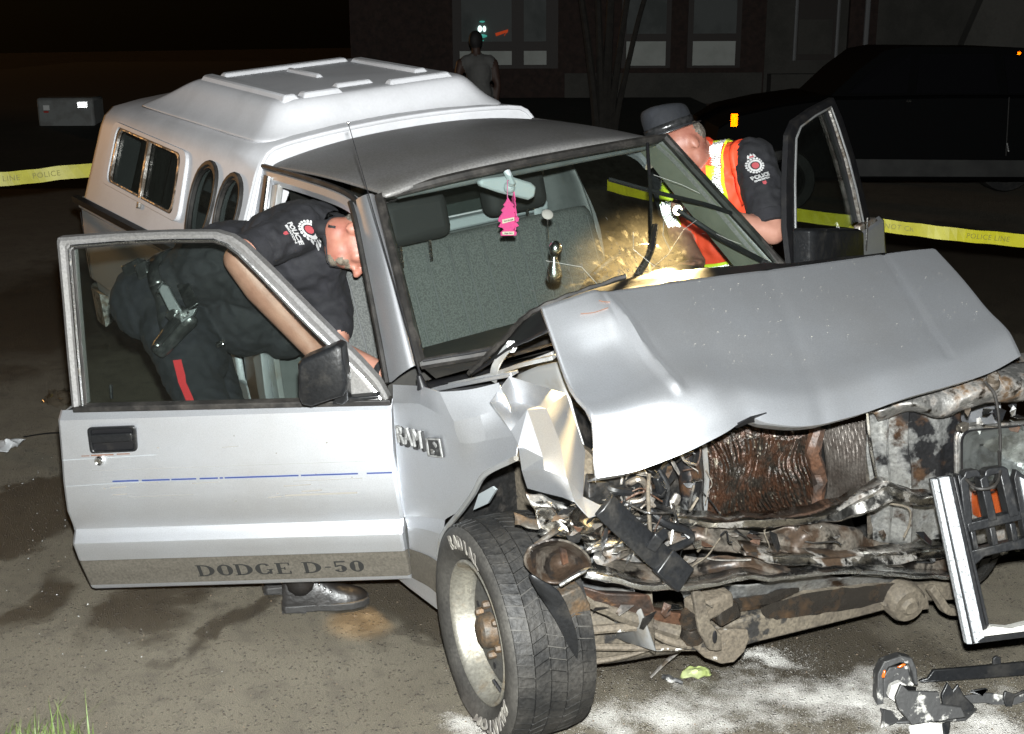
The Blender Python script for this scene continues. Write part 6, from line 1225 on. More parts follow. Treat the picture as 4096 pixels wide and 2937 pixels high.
# ---------------------------------------------------------------- officer bent into the cab
H1 = V((-1.147,-0.656,1.171)); hc_, hf_, he_ = (RR * .96 + UU * .12 + FF * .12).normalized(), (-UU * .98 + RR * .06 - FF * .12).normalized(), None
hf_ = (hf_ - hc_ * hf_.dot(hc_)).normalized(); he_ = hc_.cross(hf_)
if he_.dot(FF) > 0: he_ = -he_
HR = Matrix((he_, hf_, hc_)).transposed()          # head frame: x towards the ear we see, y face, z crown
def hp(x, y, z): return H1 + HR @ V((x, y, z))
sk = 'skin_ruddy'
pr1 = [('e', hp(0, -.012, .035), (.073, .096, .088), HR, 'hair_grey'), ('e', hp(0, .012, .0), (.071, .09, .085), HR, sk), ('e', hp(0, .03, -.05), (.056, .062, .065), HR, sk), ('e', hp(0, .058, -.088), (.032, .03, .026), HR, 'beard'),
       ('c', hp(0, .094, .02), .010, hp(0, .122, -.020), .0145, sk), ('e', hp(.014, .106, -.024), (.011, .012, .010), HR, sk), ('e', hp(-.014, .106, -.024), (.011, .012, .010), HR, sk), ('e', hp(.036, .08, .022), (.022, .014, .010), HR, sk), ('e', hp(-.036, .08, .022), (.022, .014, .010), HR, sk),
       ('e', hp(.04, .068, -.012), (.022, .024, .024), HR, sk), ('e', hp(-.04, .068, -.012), (.022, .024, .024), HR, sk), ('e', hp(0, .093, -.046), (.027, .010, .007), HR, 'beard'), ('e', hp(0, .090, -.062), (.022, .009, .006), HR, sk), ('e', hp(.03, .078, -.062), (.012, .016, .02), HR, 'beard'), ('e', hp(-.03, .078, -.062), (.012, .016, .02), HR, 'beard'),
       ('e', hp(.078, -.018, -.005), (.011, .023, .034), HR, sk), ('e', hp(-.078, -.018, -.005), (.009, .020, .031), HR, sk), ('e', hp(.082, -.026, .008), (.006, .008, .02), HR, sk)]
nk = (-1.234,-0.682,1.16)
pr1 += [('c', hp(0, -.02, -.06), .058, nk, .063, sk)]
ch_, ab_, pv_ = V((-1.417,-0.79,1.133)), V((-1.599,-0.972,1.033)), V((-1.749,-1.134,0.911))
shR, shL = V((-1.28,-0.812,1.196)), V((-1.534,-0.612,1.083))
def axes(a, b): d = (V(b) - V(a)).normalized(); return d
tz = (ch_ - pv_).normalized(); tx = (shR - shL); tx = (tx - tz * tx.dot(tz)).normalized(); ty = tz.cross(tx); TRt = Matrix((tx, ty, tz)).transposed()
hpR_ = V((-1.62,-1.142,0.841))
pr1 += [('e', ch_ - tz * .0, (.185, .128, .20), TRt, 'uniform'), ('e', ch_ + tz * .09, (.165, .10, .11), TRt, 'uniform'), ('e', ab_, (.185, .15, .22), TRt, 'uniform'), ('e', V((-1.572,-0.899,0.868)), (.17, .16, .17), TRt, 'uniform'), ('c', V((-1.528,-0.841,0.919)), .13, V((-1.482,-0.803,0.782)), .085, 'uniform'), ('e', pv_, (.18, .14, .15), TRt, 'trousers'), ('e', pv_.lerp(ab_, .25) + ty * 0, (.18, .15, .16), TRt, 'trousers'), ('c', hpR_, .13, V((-1.502,-1.128,0.734)), .115, 'trousers'), ('e', pv_.lerp(ab_, .45), (.178, .13, .10), TRt, 'uniform'), ('e', pv_ - tz * .05 + tx * .07, (.10, .135, .12), TRt, 'trousers'), ('e', pv_ - tz * .05 - tx * .07, (.10, .135, .12), TRt, 'trousers'),
        ('c', ch_ + tz * .12, .09, nk, .066, 'uniform'), ('c', shR, .082, shL, .082, 'uniform')]
elR, wrR = V((-1.192,-1.055,1.132)), V((-1.072,-0.866,0.836)); elL, wrL = V((-1.243,-0.708,0.763)), V((-1.056,-0.627,0.726))
mid = shR.lerp(elR, .62)
pr1 += [('c', shR, .083, mid, .070, 'uniform'), ('c', mid, .060, elR, .049, 'skin'), ('c', elR, .052, elR.lerp(wrR, .3), .061, 'skin'), ('c', elR.lerp(wrR, .3), .061, wrR, .038, 'skin')]
pr1 += hand(wrR, (V((-1.021,-0.772,0.713)) - wrR), FF, 'skin', .5)
pr1 += [('c', shL, .085, elL.lerp(shL, .25), .075, 'uniform'), ('c', elL.lerp(shL, .25), .055, elL, .046, 'skin'), ('e', V((-1.388,-0.746,1.054)), (.15, .12, .15), TRt, 'uniform'), ('c', V((-1.389,-0.723,1.027)), .12, V((-1.348,-0.694,0.885)), .06, 'uniform'), ('c', V((-1.493,-0.901,0.997)), .13, V((-1.389,-0.723,1.027)), .12, 'uniform'), ('c', elL, .046, wrL, .031, 'skin')] + hand(wrL, V((-0.992,-0.628,0.678)) - wrL, RR - UU, 'skin', .5)
hpR, knR, akR = V((-1.593,-1.165,0.826)), V((-1.261,-1.121,0.465)), V((-0.989,-1.026,0.121)); hpL, knL, akL = V((-1.846,-1.025,0.78)), V((-1.494,-0.991,0.379)), V((-1.232,-0.997,0.019))
for h, k, a in ((hpR, knR, akR), (hpL, knL, akL)): pr1 += [('c', h, .112, h.lerp(k, .5), .092, 'trousers'), ('c', h.lerp(k, .5), .092, k, .072, 'trousers'), ('c', k, .072, k.lerp(a, .4), .07, 'trousers'), ('c', k.lerp(a, .4), .07, a + V((0, 0, .02)), .062, 'trousers')]
pr1 += [('e', hp(.052, .074, .004), (.010, .010, .006), HR, 'eye_dark'), ('e', hp(.048, .086, .020), (.016, .006, .004), HR, 'hair_grey')]
mat('eye_dark', (.03, .02, .018), .4)
off1 = person('person', pr1, [sk, 'hair_grey', 'beard', 'uniform', 'skin', 'trousers', 'eye_dark'], .0068)
tag(off1, 'officer in dark uniform bent over, head and arms inside the cab behind the open door', 'person')
bv1 = bvh_of(off1)
# collar, shirt hem, belt, stripe
band('shirt_collar', bv1, V(nk) - tz * .0, (V(nk) - ch_), UU, .022, 'uniform', off1, n=36, off=.006, reach=.13)
belt1 = band('belt', bv1, pv_.lerp(ab_, .34), tz, UU, .024, 'leather_black', off1, n=72, off=.006, reach=.3)
for a_ in (0,):
    obj('belt_pouch', box(V((-1.743,-1.236,1.033)), (.05, .05, .08), TRt), 'leather_black', belt1, bevel=.008)
    obj('belt_pouch', box(V((-1.373,-1.076,0.816)), (.012, .02, .03), TRt), 'steel', belt1, bevel=.003)
    obj('belt_pouch', box(V((-1.665,-1.227,1.037)), (.04, .06, .05), TRt), 'leather_black', belt1, bevel=.008)
st = [seen(bv1, p, .003) for p in ((-1.446,-1.217,0.764), (-1.436,-1.216,0.739), (-1.427,-1.215,0.714), (-1.419,-1.213,0.69), (-1.41,-1.208,0.672), (-1.393,-1.201,0.635), (-1.363,-1.188,0.569), (-1.323,-1.168,0.488))]
st2 = [seen(bv1, p, .003) for p in ((-1.431,-1.194,0.767), (-1.422,-1.192,0.74), (-1.412,-1.19,0.715), (-1.405,-1.191,0.69), (-1.397,-1.187,0.675), (-1.381,-1.179,0.643), (-1.351,-1.166,0.576), (-1.312,-1.146,0.495))]
obj('trouser_stripe', loft([st, st2]), 'red_stripe', off1, recalc=False)
cc = V((-1.202,-0.803,1.201)); crest('shoulder_flash', bv1, cc, (RR * .52 - UU * .86).normalized(), (RR * .86 + UU * .52).normalized(), .080, off1, (FF * .9 - UU * .3).normalized())
obj('epaulette', drape(bv1, loft([[V((-1.187,-0.749,1.26)), V((-1.168,-0.725,1.248))], [V((-1.17,-0.749,1.209)), V((-1.155,-0.728,1.205))]]), FF, .006), 'leather_black', off1, solid=.004)
obj('sleeve_hem', lathe([(.064, -.034), (.0735, -.026), (.0725, .020), (.060, .022)], mid + (elR - shR).normalized() * .045, (elR - shR), 28), 'uniform', off1)
obj('watch_strap', lathe([(.033, -.013), (.036, -.011), (.036, .011), (.033, .013)], wrL, (wrL - elL), 20), 'leather_black', off1)
# boots
def boot(heel, toe, name_par):
    h, t = V(heel), V(toe); d = (t - h); L = d.length; d.normalize(); s = d.cross(V((0, 0, 1))).normalized(); Z = V((0, 0, 1)); sec = []
    for x, w, z in ((0, .03, .10), (.04, .036, .125), (.25, .038, .125), (.38, .040, .118), (.5, .043, .10), (.65, .049, .078), (.8, .049, .066), (.92, .04, .056), (.985, .022, .04)):
        p = h + d * (x * L); sec.append([p + s * (w * math.cos(a)) * (1 if math.sin(a) < .3 else .92) + Z * (.022 + (z - .022) * max(0, math.sin(a)) ** .8) for a in [math.pi * k / 10 for k in range(11)]])
    b = obj('boot', loft(sec, caps=False), 'leather_boot', name_par, sub=1, smooth=60)
    sole = [h + d * (x * L) + s * (w * sg) for sg in (1, -1) for x, w in (((-.02, .02), (.02, .036), (.2, .04), (.4, .040), (.6, .052), (.8, .053), (.93, .042), (1.01, .018)) if sg == 1 else ((1.01, .018), (.93, .042), (.8, .053), (.6, .052), (.4, .040), (.2, .04), (.02, .036), (-.02, .02)))]
    obj('sole', prism([p + Z * .003 for p in sole], Z * .026), 'boot_sole', b, bevel=.004)
    obj('heel_block', prism([h + d * (x * L) + s * w + Z * .0015 for x, w in ((-.015, -.025), (-.015, .025), (.26, .041), (.26, -.041))], Z * .008), 'boot_sole', b)
    obj('shaft', cone(h + d * .06 * 1 + Z * .10, .052, h + d * .055 + Z * .20, .056), 'leather_boot', b)
    for k in range(4):
        p = h + d * (L * (.36 + .065 * k)) + Z * (.117 - .014 * k); obj('lace', tube([p + s * .03 - Z * .01, p + Z * .006, p - s * .03 - Z * .01], .003, 6), 'leather_black', b)
        obj('eyelet', ball(p - s * .032 - Z * .008 if s.dot(FF) > 0 else p + s * .032 - Z * .008, .005, 8, 6), 'steel', b)
    return b
boot((-0.952,-1.068,-0), (-0.853,-0.807,0), off1); boot((-1.114,-1.07,0), (-1.066,-0.867,-0), off1)
ankR = V((-0.952,-1.068,-0)) 
# holster and pistol
def hq_(p, e=0.): return V(p) + FF * e
hax = (V((-1.368,-1.154,0.949)) - V((-1.425,-1.281,0.803))).normalized(); hsd = hax.cross(FF).normalized(); hn_ = -FF
sec = []
hA = V((-1.444,-1.275,0.795)); hL = (V((-1.391,-1.158,0.936)) - hA).length
for x, w, th_, sh in ((0, .020, .014, 0), (.03, .03, .019, 0), (.3, .034, .022, 0), (.55, .036, .024, .004), (.8, .042, .025, .006), (1., .044, .024, .006)):
    c = hA + hax * (hL * x) + hsd * sh; sec.append([c + hsd * (w * math.cos(a)) * (1 if abs(math.cos(a)) < .8 else 1.05) - hn_ * 0 + hn_ * (th_ * math.sin(a)) for a in [k * math.pi / 8 for k in range(16)]])
hol = obj('holster', loft(sec, closed=True, caps=True), 'leather_black', off1, smooth=50, sub=1)
obj('welt', tube([hA + hax * (hL * x) + hsd * .006 + hn_ * .024 for x in (.05, .4, .8, .98)], .006, 6), 'leather_black', hol)
obj('snap', lathe([(0, .006), (.006, .005), (.008, .002), (.008, -.004)], V((-1.404,-1.28,0.834)), hn_, 14), 'steel', hol)
obj('strap', sweep([(-.012, -.003), (.012, -.003), (.012, .003), (-.012, .003)], smoothpath([V((-1.405,-1.236,0.92)), V((-1.384,-1.222,0.942)), V((-1.379,-1.201,0.929)), V((-1.376,-1.171,0.941))], 4), hn_), 'leather_black', hol, bevel=.002)
obj('belt_loop', sweep([(-.022, -.004), (.022, -.004), (.022, .004), (-.022, .004)], [V((-1.401,-1.149,0.948)), V((-1.497,-1.142,0.992)), V((-1.598,-1.13,1.021))], hn_), 'leather_black', hol, bevel=.003)
gp = empty('pistol', loc=tuple(V((-1.417,-1.21,0.953)))); tag(gp, 'black pistol seated in the holster on the bent officer\'s hip', 'pistol'); go = V(gp.location)
obj('grip', jit(loft([[V(p) - go + FF * d_ for p in ((-1.393,-1.225,0.92), (-1.441,-1.251,1.012), (-1.439,-1.238,1.032), (-1.426,-1.221,1.026), (-1.406,-1.21,0.986), (-1.381,-1.194,0.943))] for d_ in (0, .015, .03)], closed=True, caps=True), .0006, 90), 'gun_metal', gp, bevel=.004)
obj('magazine_base', prism([V(p) - go for p in ((-1.44,-1.258,1.004), (-1.44,-1.253,1.015), (-1.435,-1.233,1.038), (-1.439,-1.237,1.041))], FF * .034), 'gun_metal', gp, bevel=.002)
obj('slide', prism([V(p) - go for p in ((-1.386,-1.206,0.922), (-1.382,-1.19,0.942), (-1.361,-1.151,0.953), (-1.362,-1.164,0.93), (-1.377,-1.201,0.904))], FF * .026), 'gun_metal', gp, bevel=.003)
obj('rear_sight', box(V((-1.372,-1.15,0.951)) - go, (.006, .012, .006), TRt), 'steel', gp)
# ---------------------------------------------------------------- officer in hi-vis vest at the far door
H2 = V((-1.31,0.89,1.373)); f2 = (-RR * .80 - UU * .45 + FF * .2 - FF * .4).normalized(); c2v = (UU * .86 - RR * .48).normalized(); f2 = (f2 - c2v * f2.dot(c2v)).normalized(); e2 = c2v.cross(f2); 
if e2.dot(FF) > 0: e2 = -e2
HR2 = Matrix((e2, f2, c2v)).transposed()
def h2(x, y, z): return H2 + HR2 @ V((x, y, z))
pr2 = [('e', h2(0, -.01, .025), (.073, .095, .085), HR2, 'skin_ruddy'), ('e', h2(0, -.05, .03), (.068, .06, .06), HR2, 'hair_grey'), ('e', h2(0, .03, -.055), (.054, .058, .062), HR2, 'skin_ruddy'), ('e', h2(0, .06, -.09), (.03, .03, .025), HR2, 'skin_ruddy'), ('c', h2(0, .09, .01), .01, h2(0, .115, -.025), .014, 'skin_ruddy'), ('e', h2(0, .088, -.058), (.024, .01, .01), HR2, 'skin_ruddy'),
       ('e', h2(.076, -.015, -.01), (.009, .02, .031), HR2, 'skin_ruddy'), ('e', h2(-.076, -.015, -.01), (.009, .02, .031), HR2, 'skin_ruddy'), ('e', h2(.036, .08, .018), (.022, .014, .010), HR2, 'skin_ruddy'), ('e', h2(-.036, .08, .018), (.022, .014, .010), HR2, 'skin_ruddy')]
ch2, pv2 = V((-1.301,1.028,1.164)), V((-1.259,1.185,0.742)); s2R, s2L = V((-1.118,1.092,1.33)), V((-1.472,0.95,1.233)); nk2 = V((-1.327,1.003,1.343))
t2z = (ch2 - pv2).normalized(); t2x = s2R - s2L; t2x = (t2x - t2z * t2x.dot(t2z)).normalized(); t2y = t2z.cross(t2x); TR2 = Matrix((t2x, t2y, t2z)).transposed()
pr2 += [('c', h2(0, -.02, -.06), .056, nk2, .06, 'skin_ruddy'), ('e', ch2, (.19, .135, .21), TR2, 'vest'), ('e', ch2 + t2z * .10, (.17, .10, .10), TR2, 'vest'), ('e', ch2.lerp(pv2, .5), (.18, .13, .20), TR2, 'vest'), ('e', pv2, (.18, .14, .15), TR2, 'trousers'), ('c', ch2 + t2z * .15, .08, nk2, .066, 'vest'), ('c', s2R + t2x * -.05, .085, s2L, .08, 'vest')]
e2R, w2R = V((-0.924,1.027,1.065)), V((-1.041,0.772,1.152)); e2L, w2L = V((-1.379,0.938,1.002)), V((-1.125,0.821,0.938))
m2R = s2R.lerp(e2R, .72)
pr2 += [('c', s2R, .088, m2R, .080, 'uniform'), ('c', m2R, .056, e2R, .050, 'skin'), ('c', e2R, .050, w2R, .032, 'skin')] + hand(w2R, V((-1.044,0.683,1.173)) - w2R, FF, 'skin', .8)
pr2 += [('c', s2L, .082, s2L.lerp(e2L, .6), .07, 'uniform'), ('c', s2L.lerp(e2L, .6), .055, e2L, .046, 'skin'), ('c', e2L, .046, w2L, .031, 'skin')] + hand(w2L, V((-1.072,0.716,0.949)) - w2L, -UU, 'skin', .7)
for sx in (-.09, .09):
    h = pv2 + t2x * sx - t2z * .05; k = V((h.x, h.y, .48)) - FF * .02; a = V((h.x, h.y, .09)) + FF * .03
    pr2 += [('c', h, .105, k, .072, 'trousers'), ('c', k, .07, a, .05, 'trousers'), ('c', a - V((0, 0, .03)), .045, a - V((0, 0, .045)) - RR * .16, .04, 'leather_boot')]
off2 = person('person', pr2, ['skin', 'skin_ruddy', 'hair_grey', 'vest', 'trousers', 'uniform', 'leather_boot'], .008)
tag(off2, 'officer in orange reflective vest and peaked cap leaning in at the far door', 'person')
bv2 = bvh_of(off2)
vi = [m.name for m in off2.data.materials].index('vest')
bvv = BVHTree.FromPolygons([v.co.copy() for v in off2.data.vertices], [tuple(p.vertices) for p in off2.data.polygons if p.material_index == vi])
def strip_px(name, L, R_, m, par, bv, off=.006): return obj(name, loft([[seen(bv, p, off) for p in L], [seen(bv, p, off) for p in R_]]), m, par, recalc=False, solid=.003, offset=1)
band('vest_stripe', bvv, ch2 + t2x * .10, t2x, t2z, .031, 'stripe_lime', off2, 0, 360, 80, .007, .5)
retro_band('reflective_stripe', bvv, ch2 + t2x * .10, t2x, t2z, .032, 'retro_tape', off2, .016, .5)['kind'] = 'stuff'
band('vest_stripe', bvv, ch2 - t2x * .135, t2x, t2z, .031, 'stripe_lime', off2, 0, 360, 80, .007, .5)
retro_band('reflective_stripe', bvv, ch2 - t2x * .135, t2x, t2z, .032, 'retro_tape', off2, .016, .5)['kind'] = 'stuff'
band('vest_stripe', bvv, ch2.lerp(pv2, .62), t2z, t2x, .034, 'stripe_lime', off2, 0, 360, 60, .009, .24)
retro_band('reflective_stripe', bvv, ch2.lerp(pv2, .62), t2z, t2x, .024, 'retro_tape', off2, .018, .24)['kind'] = 'stuff'
crest('shoulder_flash', bv2, V((-1.054,1.027,1.31)), (RR * .95 + UU * .28).normalized(), (UU * .95 - RR * .28).normalized(), .078, off2, (FF * .95 - RR * .2).normalized())
obj('watch_strap', lathe([(.034, -.014), (.037, -.012), (.037, .012), (.034, .014)], w2R.lerp(e2R, .15), (w2R - e2R), 20), 'leather_black', off2)
obj('sleeve_hem', lathe([(.07, -.036), (.083, -.028), (.081, .020), (.068, .022)], m2R + (e2R - s2R).normalized() * .05, (e2R - s2R), 28), 'uniform', off2)
band('vest_edging', bv2, s2R - t2x * .055, t2x, t2z, .012, 'vest', off2, 0, 360, 48, .003, .2)
# peaked cap
cz = (UU * .93 - RR * .34 - FF * .10).normalized(); cyv = (f2 - cz * f2.dot(cz)).normalized(); cxv = cyv.cross(cz); cb0 = V((-1.356,0.851,1.437))
def capring(r, z, ey=1.12, tilt=0., off=0., dent=0.): return [cb0 + cxv * (r * math.cos(a)) + cyv * (r * ey * math.sin(a) + off) + cz * (z + tilt * math.sin(a) - dent * max(0, 1 - abs(math.cos(a)) * 2.2)) for a in [k * 2 * math.pi / 28 for k in range(28)]]
capo = obj('police_hat', loft([capring(.090, -.004), capring(.090, .025), capring(.092, .06, 1.1, .006), capring(.089, .085, 1.08, .012), capring(.078, .1, 1.06, .014), capring(.055, .104, 1.05, .012, 0, .010), capring(.028, .098, 1.05, .008, 0, .014), capring(.004, .094, 1.05, 0)], closed=True), 'cap_cloth', off2, smooth=60, sub=1)
obj('hat_band', loft([capring(.0925, .002), capring(.0915, .032)], closed=True), 'leather_black', capo, solid=.003, offset=1)
obj('hat_badge', text_vf('POLICE', .016, cb0 + cz * .018 + V((-1.295,0.726,1.456)) * 0 - RR * .088 - FF * .035, (RR * .6 - FF * .8), cz, .002, .0004), 'thread_white', capo, smooth=0)
obj('brim', loft([capring(.085, -.006), capring(.105, -.010, 1.12), capring(.118, -.008, 1.12, 0, .0), capring(.12, -.005, 1.12)], closed=True), 'leather_black', capo, solid=.004)
# ---------------------------------------------------------------- bystander in a tank top
B0 = V((-10.977,5.743,1.327)); B0.z = .0; by = []
def bp_(x, z, y=0.): return B0 + RH * x + FH * y + V((0, 0, z))
by = [('e', bp_(-.02, 1.66), (.08, .095, .12), None, 'hair_dark'), ('c', bp_(-.02, 1.55), .055, bp_(-.01, 1.48), .06, 'skin_far'), ('c', bp_(-.12, 1.40), .09, bp_(.13, 1.40), .09, 'tank_top'), ('e', bp_(0.01, 1.25), (.18, .15, .24), None, 'tank_top'), ('e', bp_(.02, 1.02), (.19, .15, .17), None, 'tank_top'),
      ('c', bp_(-.21, 1.38), .06, bp_(-.27, 1.1), .048, 'skin_far'), ('c', bp_(-.27, 1.1), .045, bp_(-.24, .86), .036, 'skin_far'), ('c', bp_(.2, 1.38), .06, bp_(.25, 1.1), .048, 'skin_far'), ('c', bp_(.25, 1.1), .045, bp_(.22, .86), .036, 'skin_far'), ('e', bp_(-.24, .80), (.04, .04, .07), None, 'skin_far'), ('e', bp_(.22, .80), (.04, .04, .07), None, 'skin_far')]
for sx in (-.1, .1): by += [('c', bp_(sx, .9), .12, bp_(sx, .5), .08, 'trousers'), ('c', bp_(sx, .5), .08, bp_(sx, .07), .06, 'trousers'), ('c', bp_(sx, .05), .045, bp_(sx + .02, .045, .14), .04, 'trousers')]
per3 = person('person', by, ['hair_dark', 'skin_far', 'tank_top', 'trousers'], .02)
tag(per3, 'bystander in a white tank top standing by the building across the street', 'person')

# ================================================================ LOOSE THINGS
# ---- hanging air fresheners and pendant
mat('pink_card', (.62, .06, .22), .7); mat('cream_label', (.6, .52, .42), .7); mat('print_dark', (.1, .05, .05), .7); mat('string_pink', (.5, .12, .25), .7); mat('silver_figure', (.75, .78, .78), .2, 1.); mat('cup_clear', (.2, .2, .18), .15, coat=.8)
def world(p): return TRM @ V(p)
tree = [(-0.83,-0.151,1.348), (-0.83,-0.142,1.332), (-0.83,-0.129,1.318), (-0.83,-0.136,1.316), (-0.83,-0.124,1.299), (-0.83,-0.133,1.296), (-0.83,-0.115,1.273), (-0.83,-0.118,1.263), (-0.83,-0.127,1.262), (-0.83,-0.117,1.248), (-0.83,-0.136,1.244), (-0.83,-0.141,1.239), (-0.83,-0.128,1.229), (-0.83,-0.131,1.218), (-0.83,-0.188,1.228), (-0.83,-0.189,1.239), (-0.83,-0.176,1.245), (-0.83,-0.179,1.252), (-0.83,-0.195,1.259), (-0.83,-0.184,1.271), (-0.83,-0.194,1.277), (-0.83,-0.191,1.287), (-0.83,-0.174,1.303), (-0.83,-0.18,1.31), (-0.83,-0.165,1.321), (-0.83,-0.17,1.326), (-0.83,-0.159,1.336)]
def fresh(shift, label, rot=0.):
    pts = [world(V(p) + V(shift)) for p in tree]; c = sum(pts, V()) / len(pts); top = pts[0].copy()
    e = empty('air_freshener', loc=tuple(c)); tag(e, label, 'air freshener', 'fresheners on the mirror')
    Rz = Matrix.Rotation(rot, 3, 'Z'); loc = [Rz @ (p - c) for p in pts]; n_ = Rz @ (TRM.to_3x3() @ V((.004, 0, 0)))
    obj('card', prism(loc, n_), 'pink_card', e, smooth=0)
    if not rot:
        for (u0, u1, v0, v1, t_) in (((-0.823,-0.182,1.281), (-0.823,-0.137,1.281), (-0.823,-0.136,1.27), (-0.823,-0.182,1.268), 'Extra Strength'), ((-0.823,-0.186,1.242), (-0.823,-0.141,1.234), (-0.823,-0.142,1.223), (-0.823,-0.185,1.232), 'Ginger Berry')):
            q = [world(p) - c for p in (u0, u1, v0, v1)]; lb = obj('label_strip', prism(q, n_ * .4), 'cream_label', e, smooth=0)
            obj('label_print', text_vf(t_, .0062, sum(q, V()) / 4 + n_ * .7, q[1] - q[0], q[1] - q[2], .0004, .0002), 'print_dark', lb, smooth=0)
    obj('cord', tube([loc[0] - V((0, 0, .004)), loc[0] + V((0, 0, .04)), world((-0.83,-0.146,1.402)) - c], .0015, 5), 'string_pink', e)
fresh((0, 0, 0), 'pink tree-shaped air freshener hanging face-on from the cab mirror')
fresh((-.02, .032, .01), 'pink air freshener hanging edge-on behind the face-on one', 1.25)
pc = world((-0.66,-0.112,1.311)); pe = empty('pendant', loc=tuple(pc)); tag(pe, 'silver pendant hanging from a suction cup inside the windshield', 'pendant')
obj('suction_cup', lathe([(0, .004), (.008, .005), (.018, .0), (.019, -.003), (0, -.004)], (0, 0, 0), (.7, -.2, .7), 18), 'cup_clear', pe)
q1 = world((-0.66,-0.117,1.223)) - pc; obj('chain', tube([V((0, 0, -.003)), q1], .0018, 6), 'silver_figure', pe)
q2, q3 = world((-0.66,-0.088,1.192)) - pc, world((-0.66,-0.103,1.131)) - pc
obj('bead', join(ball(world((-0.66,-0.092,1.193)) - pc, .0245, 16, 12, (.9, .9, 1.15))), 'silver_figure', pe)
obj('drop', lathe([(0, .045), (.008, .042), (.014, .02), (.024, -.01), (.027, -.028), (.02, -.045), (0, -.052)], world((-0.66,-0.101,1.134)) - pc, (0, 0, 1), 18), 'silver_figure', pe)
# ---- police tape
mat('tape_yellow', (.36, .335, .006), .5, 0, c2=(.30, .275, .005), sc=9); mat('tape_print', (.17, .155, .015), .6)
def tape(pts, w, label, txt_at):
    pp = smoothpath([V(p) for p in pts], 8); c = pp[0].copy()
    o = obj('police_tape', loft([[p - c + V((0, 0, e)) + FH * (.008 * math.sin(i * .7) * e / w) + V((0, 0, .0012 * math.sin(i * 1.3))) for i, p in enumerate(pp)] for e in (w / 2, -w / 2)]), 'tape_yellow', smooth=0, recalc=False); o.location = c
    tag(o, label, 'police tape', 'yellow police tape')
    for t_, s_ in txt_at:
        i = int(t_ * (len(pp) - 1)); d = (pp[min(i + 3, len(pp) - 1)] - pp[max(0, i - 3)]).normalized()
        v_, f_ = text_vf(s_, w * .55, pp[i] - c - FH * .004, d, (0, 0, 1), .0006, .0, 0, 1.1)
        obj('tape_print', (v_, f_), 'tape_print', o, smooth=0)['kind'] = 'stuff'
tape([(-4.9,-1.681,1.006), (-4.863,-1.229,1.022), (-4.812,-0.95,1.033), (-4.744,-0.64,1.055), (-4.625,-0.073,1.045)], .078, 'yellow police tape running behind the canopy at the left', ((.36, 'POLICE LINE'), (.62, 'POLICE')))
tape([(-2.955,1.742,0.989), (-2.671,1.788,0.966), (-2.082,1.932,0.951), (-1.599,2.102,0.936), (-1.392,2.314,0.907), (-1.201,2.504,0.881), (-1.022,2.768,0.851), (-0.741,3.18,0.795)], .062, 'yellow police tape stretched past the far open door on the right', ((.80, 'POLICE LINE'), (.58, 'DO NOT CROSS')))
mat('powder_white', (.5, .49, .46), .9, c2=(.4, .39, .36), sc=40, bump=.3, bsc=120)
# ---- broken grille section hanging in front of the far headlamp
def gpz(l, e=0.): return [V(p) + FF * e for p in l]
go_ = V((0.709,0.137,0.512)); gr_ = empty('broken_grille', loc=tuple(go_)); tag(gr_, 'broken black grille section with chrome edge hanging at the front of the truck', 'grille')
def gpart(name, poly, m, z0=0., z1=.02, b=.0015): return obj(name, prism([p - go_ for p in gpz(poly, z0)], FF * (z1 - z0)), m, gr_, bevel=b, smooth=30)
gpart('edge_strip', [(0.626,0.111,0.714), (0.632,0.121,0.716), (0.776,0.135,0.304), (0.769,0.123,0.304)], 'chrome_speck', -.014, .01)
gpart('edge_strip', [(0.634,0.126,0.718), (0.647,0.148,0.722), (0.792,0.164,0.311), (0.78,0.141,0.305)], 'chrome_speck', -.014, .01)
gpart('edge_back', [(0.627,0.112,0.714), (0.653,0.158,0.724), (0.799,0.176,0.315), (0.77,0.126,0.305)], 'black_plastic', -.006, .025)
gpart('rib_strip', [(0.652,0.156,0.721), (0.655,0.162,0.722), (0.788,0.178,0.354), (0.784,0.172,0.351)], 'black_plastic', -.016, .02)
gpart('rib_strip', [(0.659,0.168,0.725), (0.663,0.176,0.727), (0.706,0.179,0.602), (0.701,0.171,0.602)], 'black_plastic', -.01, .03)
gpart('louvre_bar', [(0.664,0.17,0.713), (0.671,0.191,0.732), (0.71,0.182,0.597), (0.7,0.164,0.591)], 'black_plastic', -.012, .03, .003)
gpart('louvre_bar', [(0.691,0.213,0.715), (0.699,0.231,0.727), (0.739,0.237,0.613), (0.729,0.217,0.608)], 'black_plastic', -.014, .03, .003)
gpart('louvre_bar', [(0.712,0.259,0.738), (0.724,0.279,0.742), (0.768,0.287,0.625), (0.755,0.264,0.618)], 'black_plastic', -.014, .03, .003)
gpart('louvre_cap', [(0.668,0.176,0.713), (0.667,0.187,0.736), (0.682,0.212,0.74), (0.688,0.219,0.732), (0.693,0.218,0.718), (0.686,0.209,0.721), (0.675,0.188,0.715)], 'black_plastic', -.012, .03, .003)
gpart('louvre_cap', [(0.698,0.223,0.713), (0.694,0.229,0.736), (0.698,0.238,0.742), (0.718,0.272,0.747), (0.726,0.281,0.738), (0.716,0.259,0.729), (0.705,0.241,0.724)], 'black_plastic', -.014, .03, .003)
gpart('cross_bar', [(0.699,0.169,0.605), (0.766,0.291,0.636), (0.775,0.293,0.613), (0.707,0.17,0.582)], 'black_plastic', -.012, .03, .003)
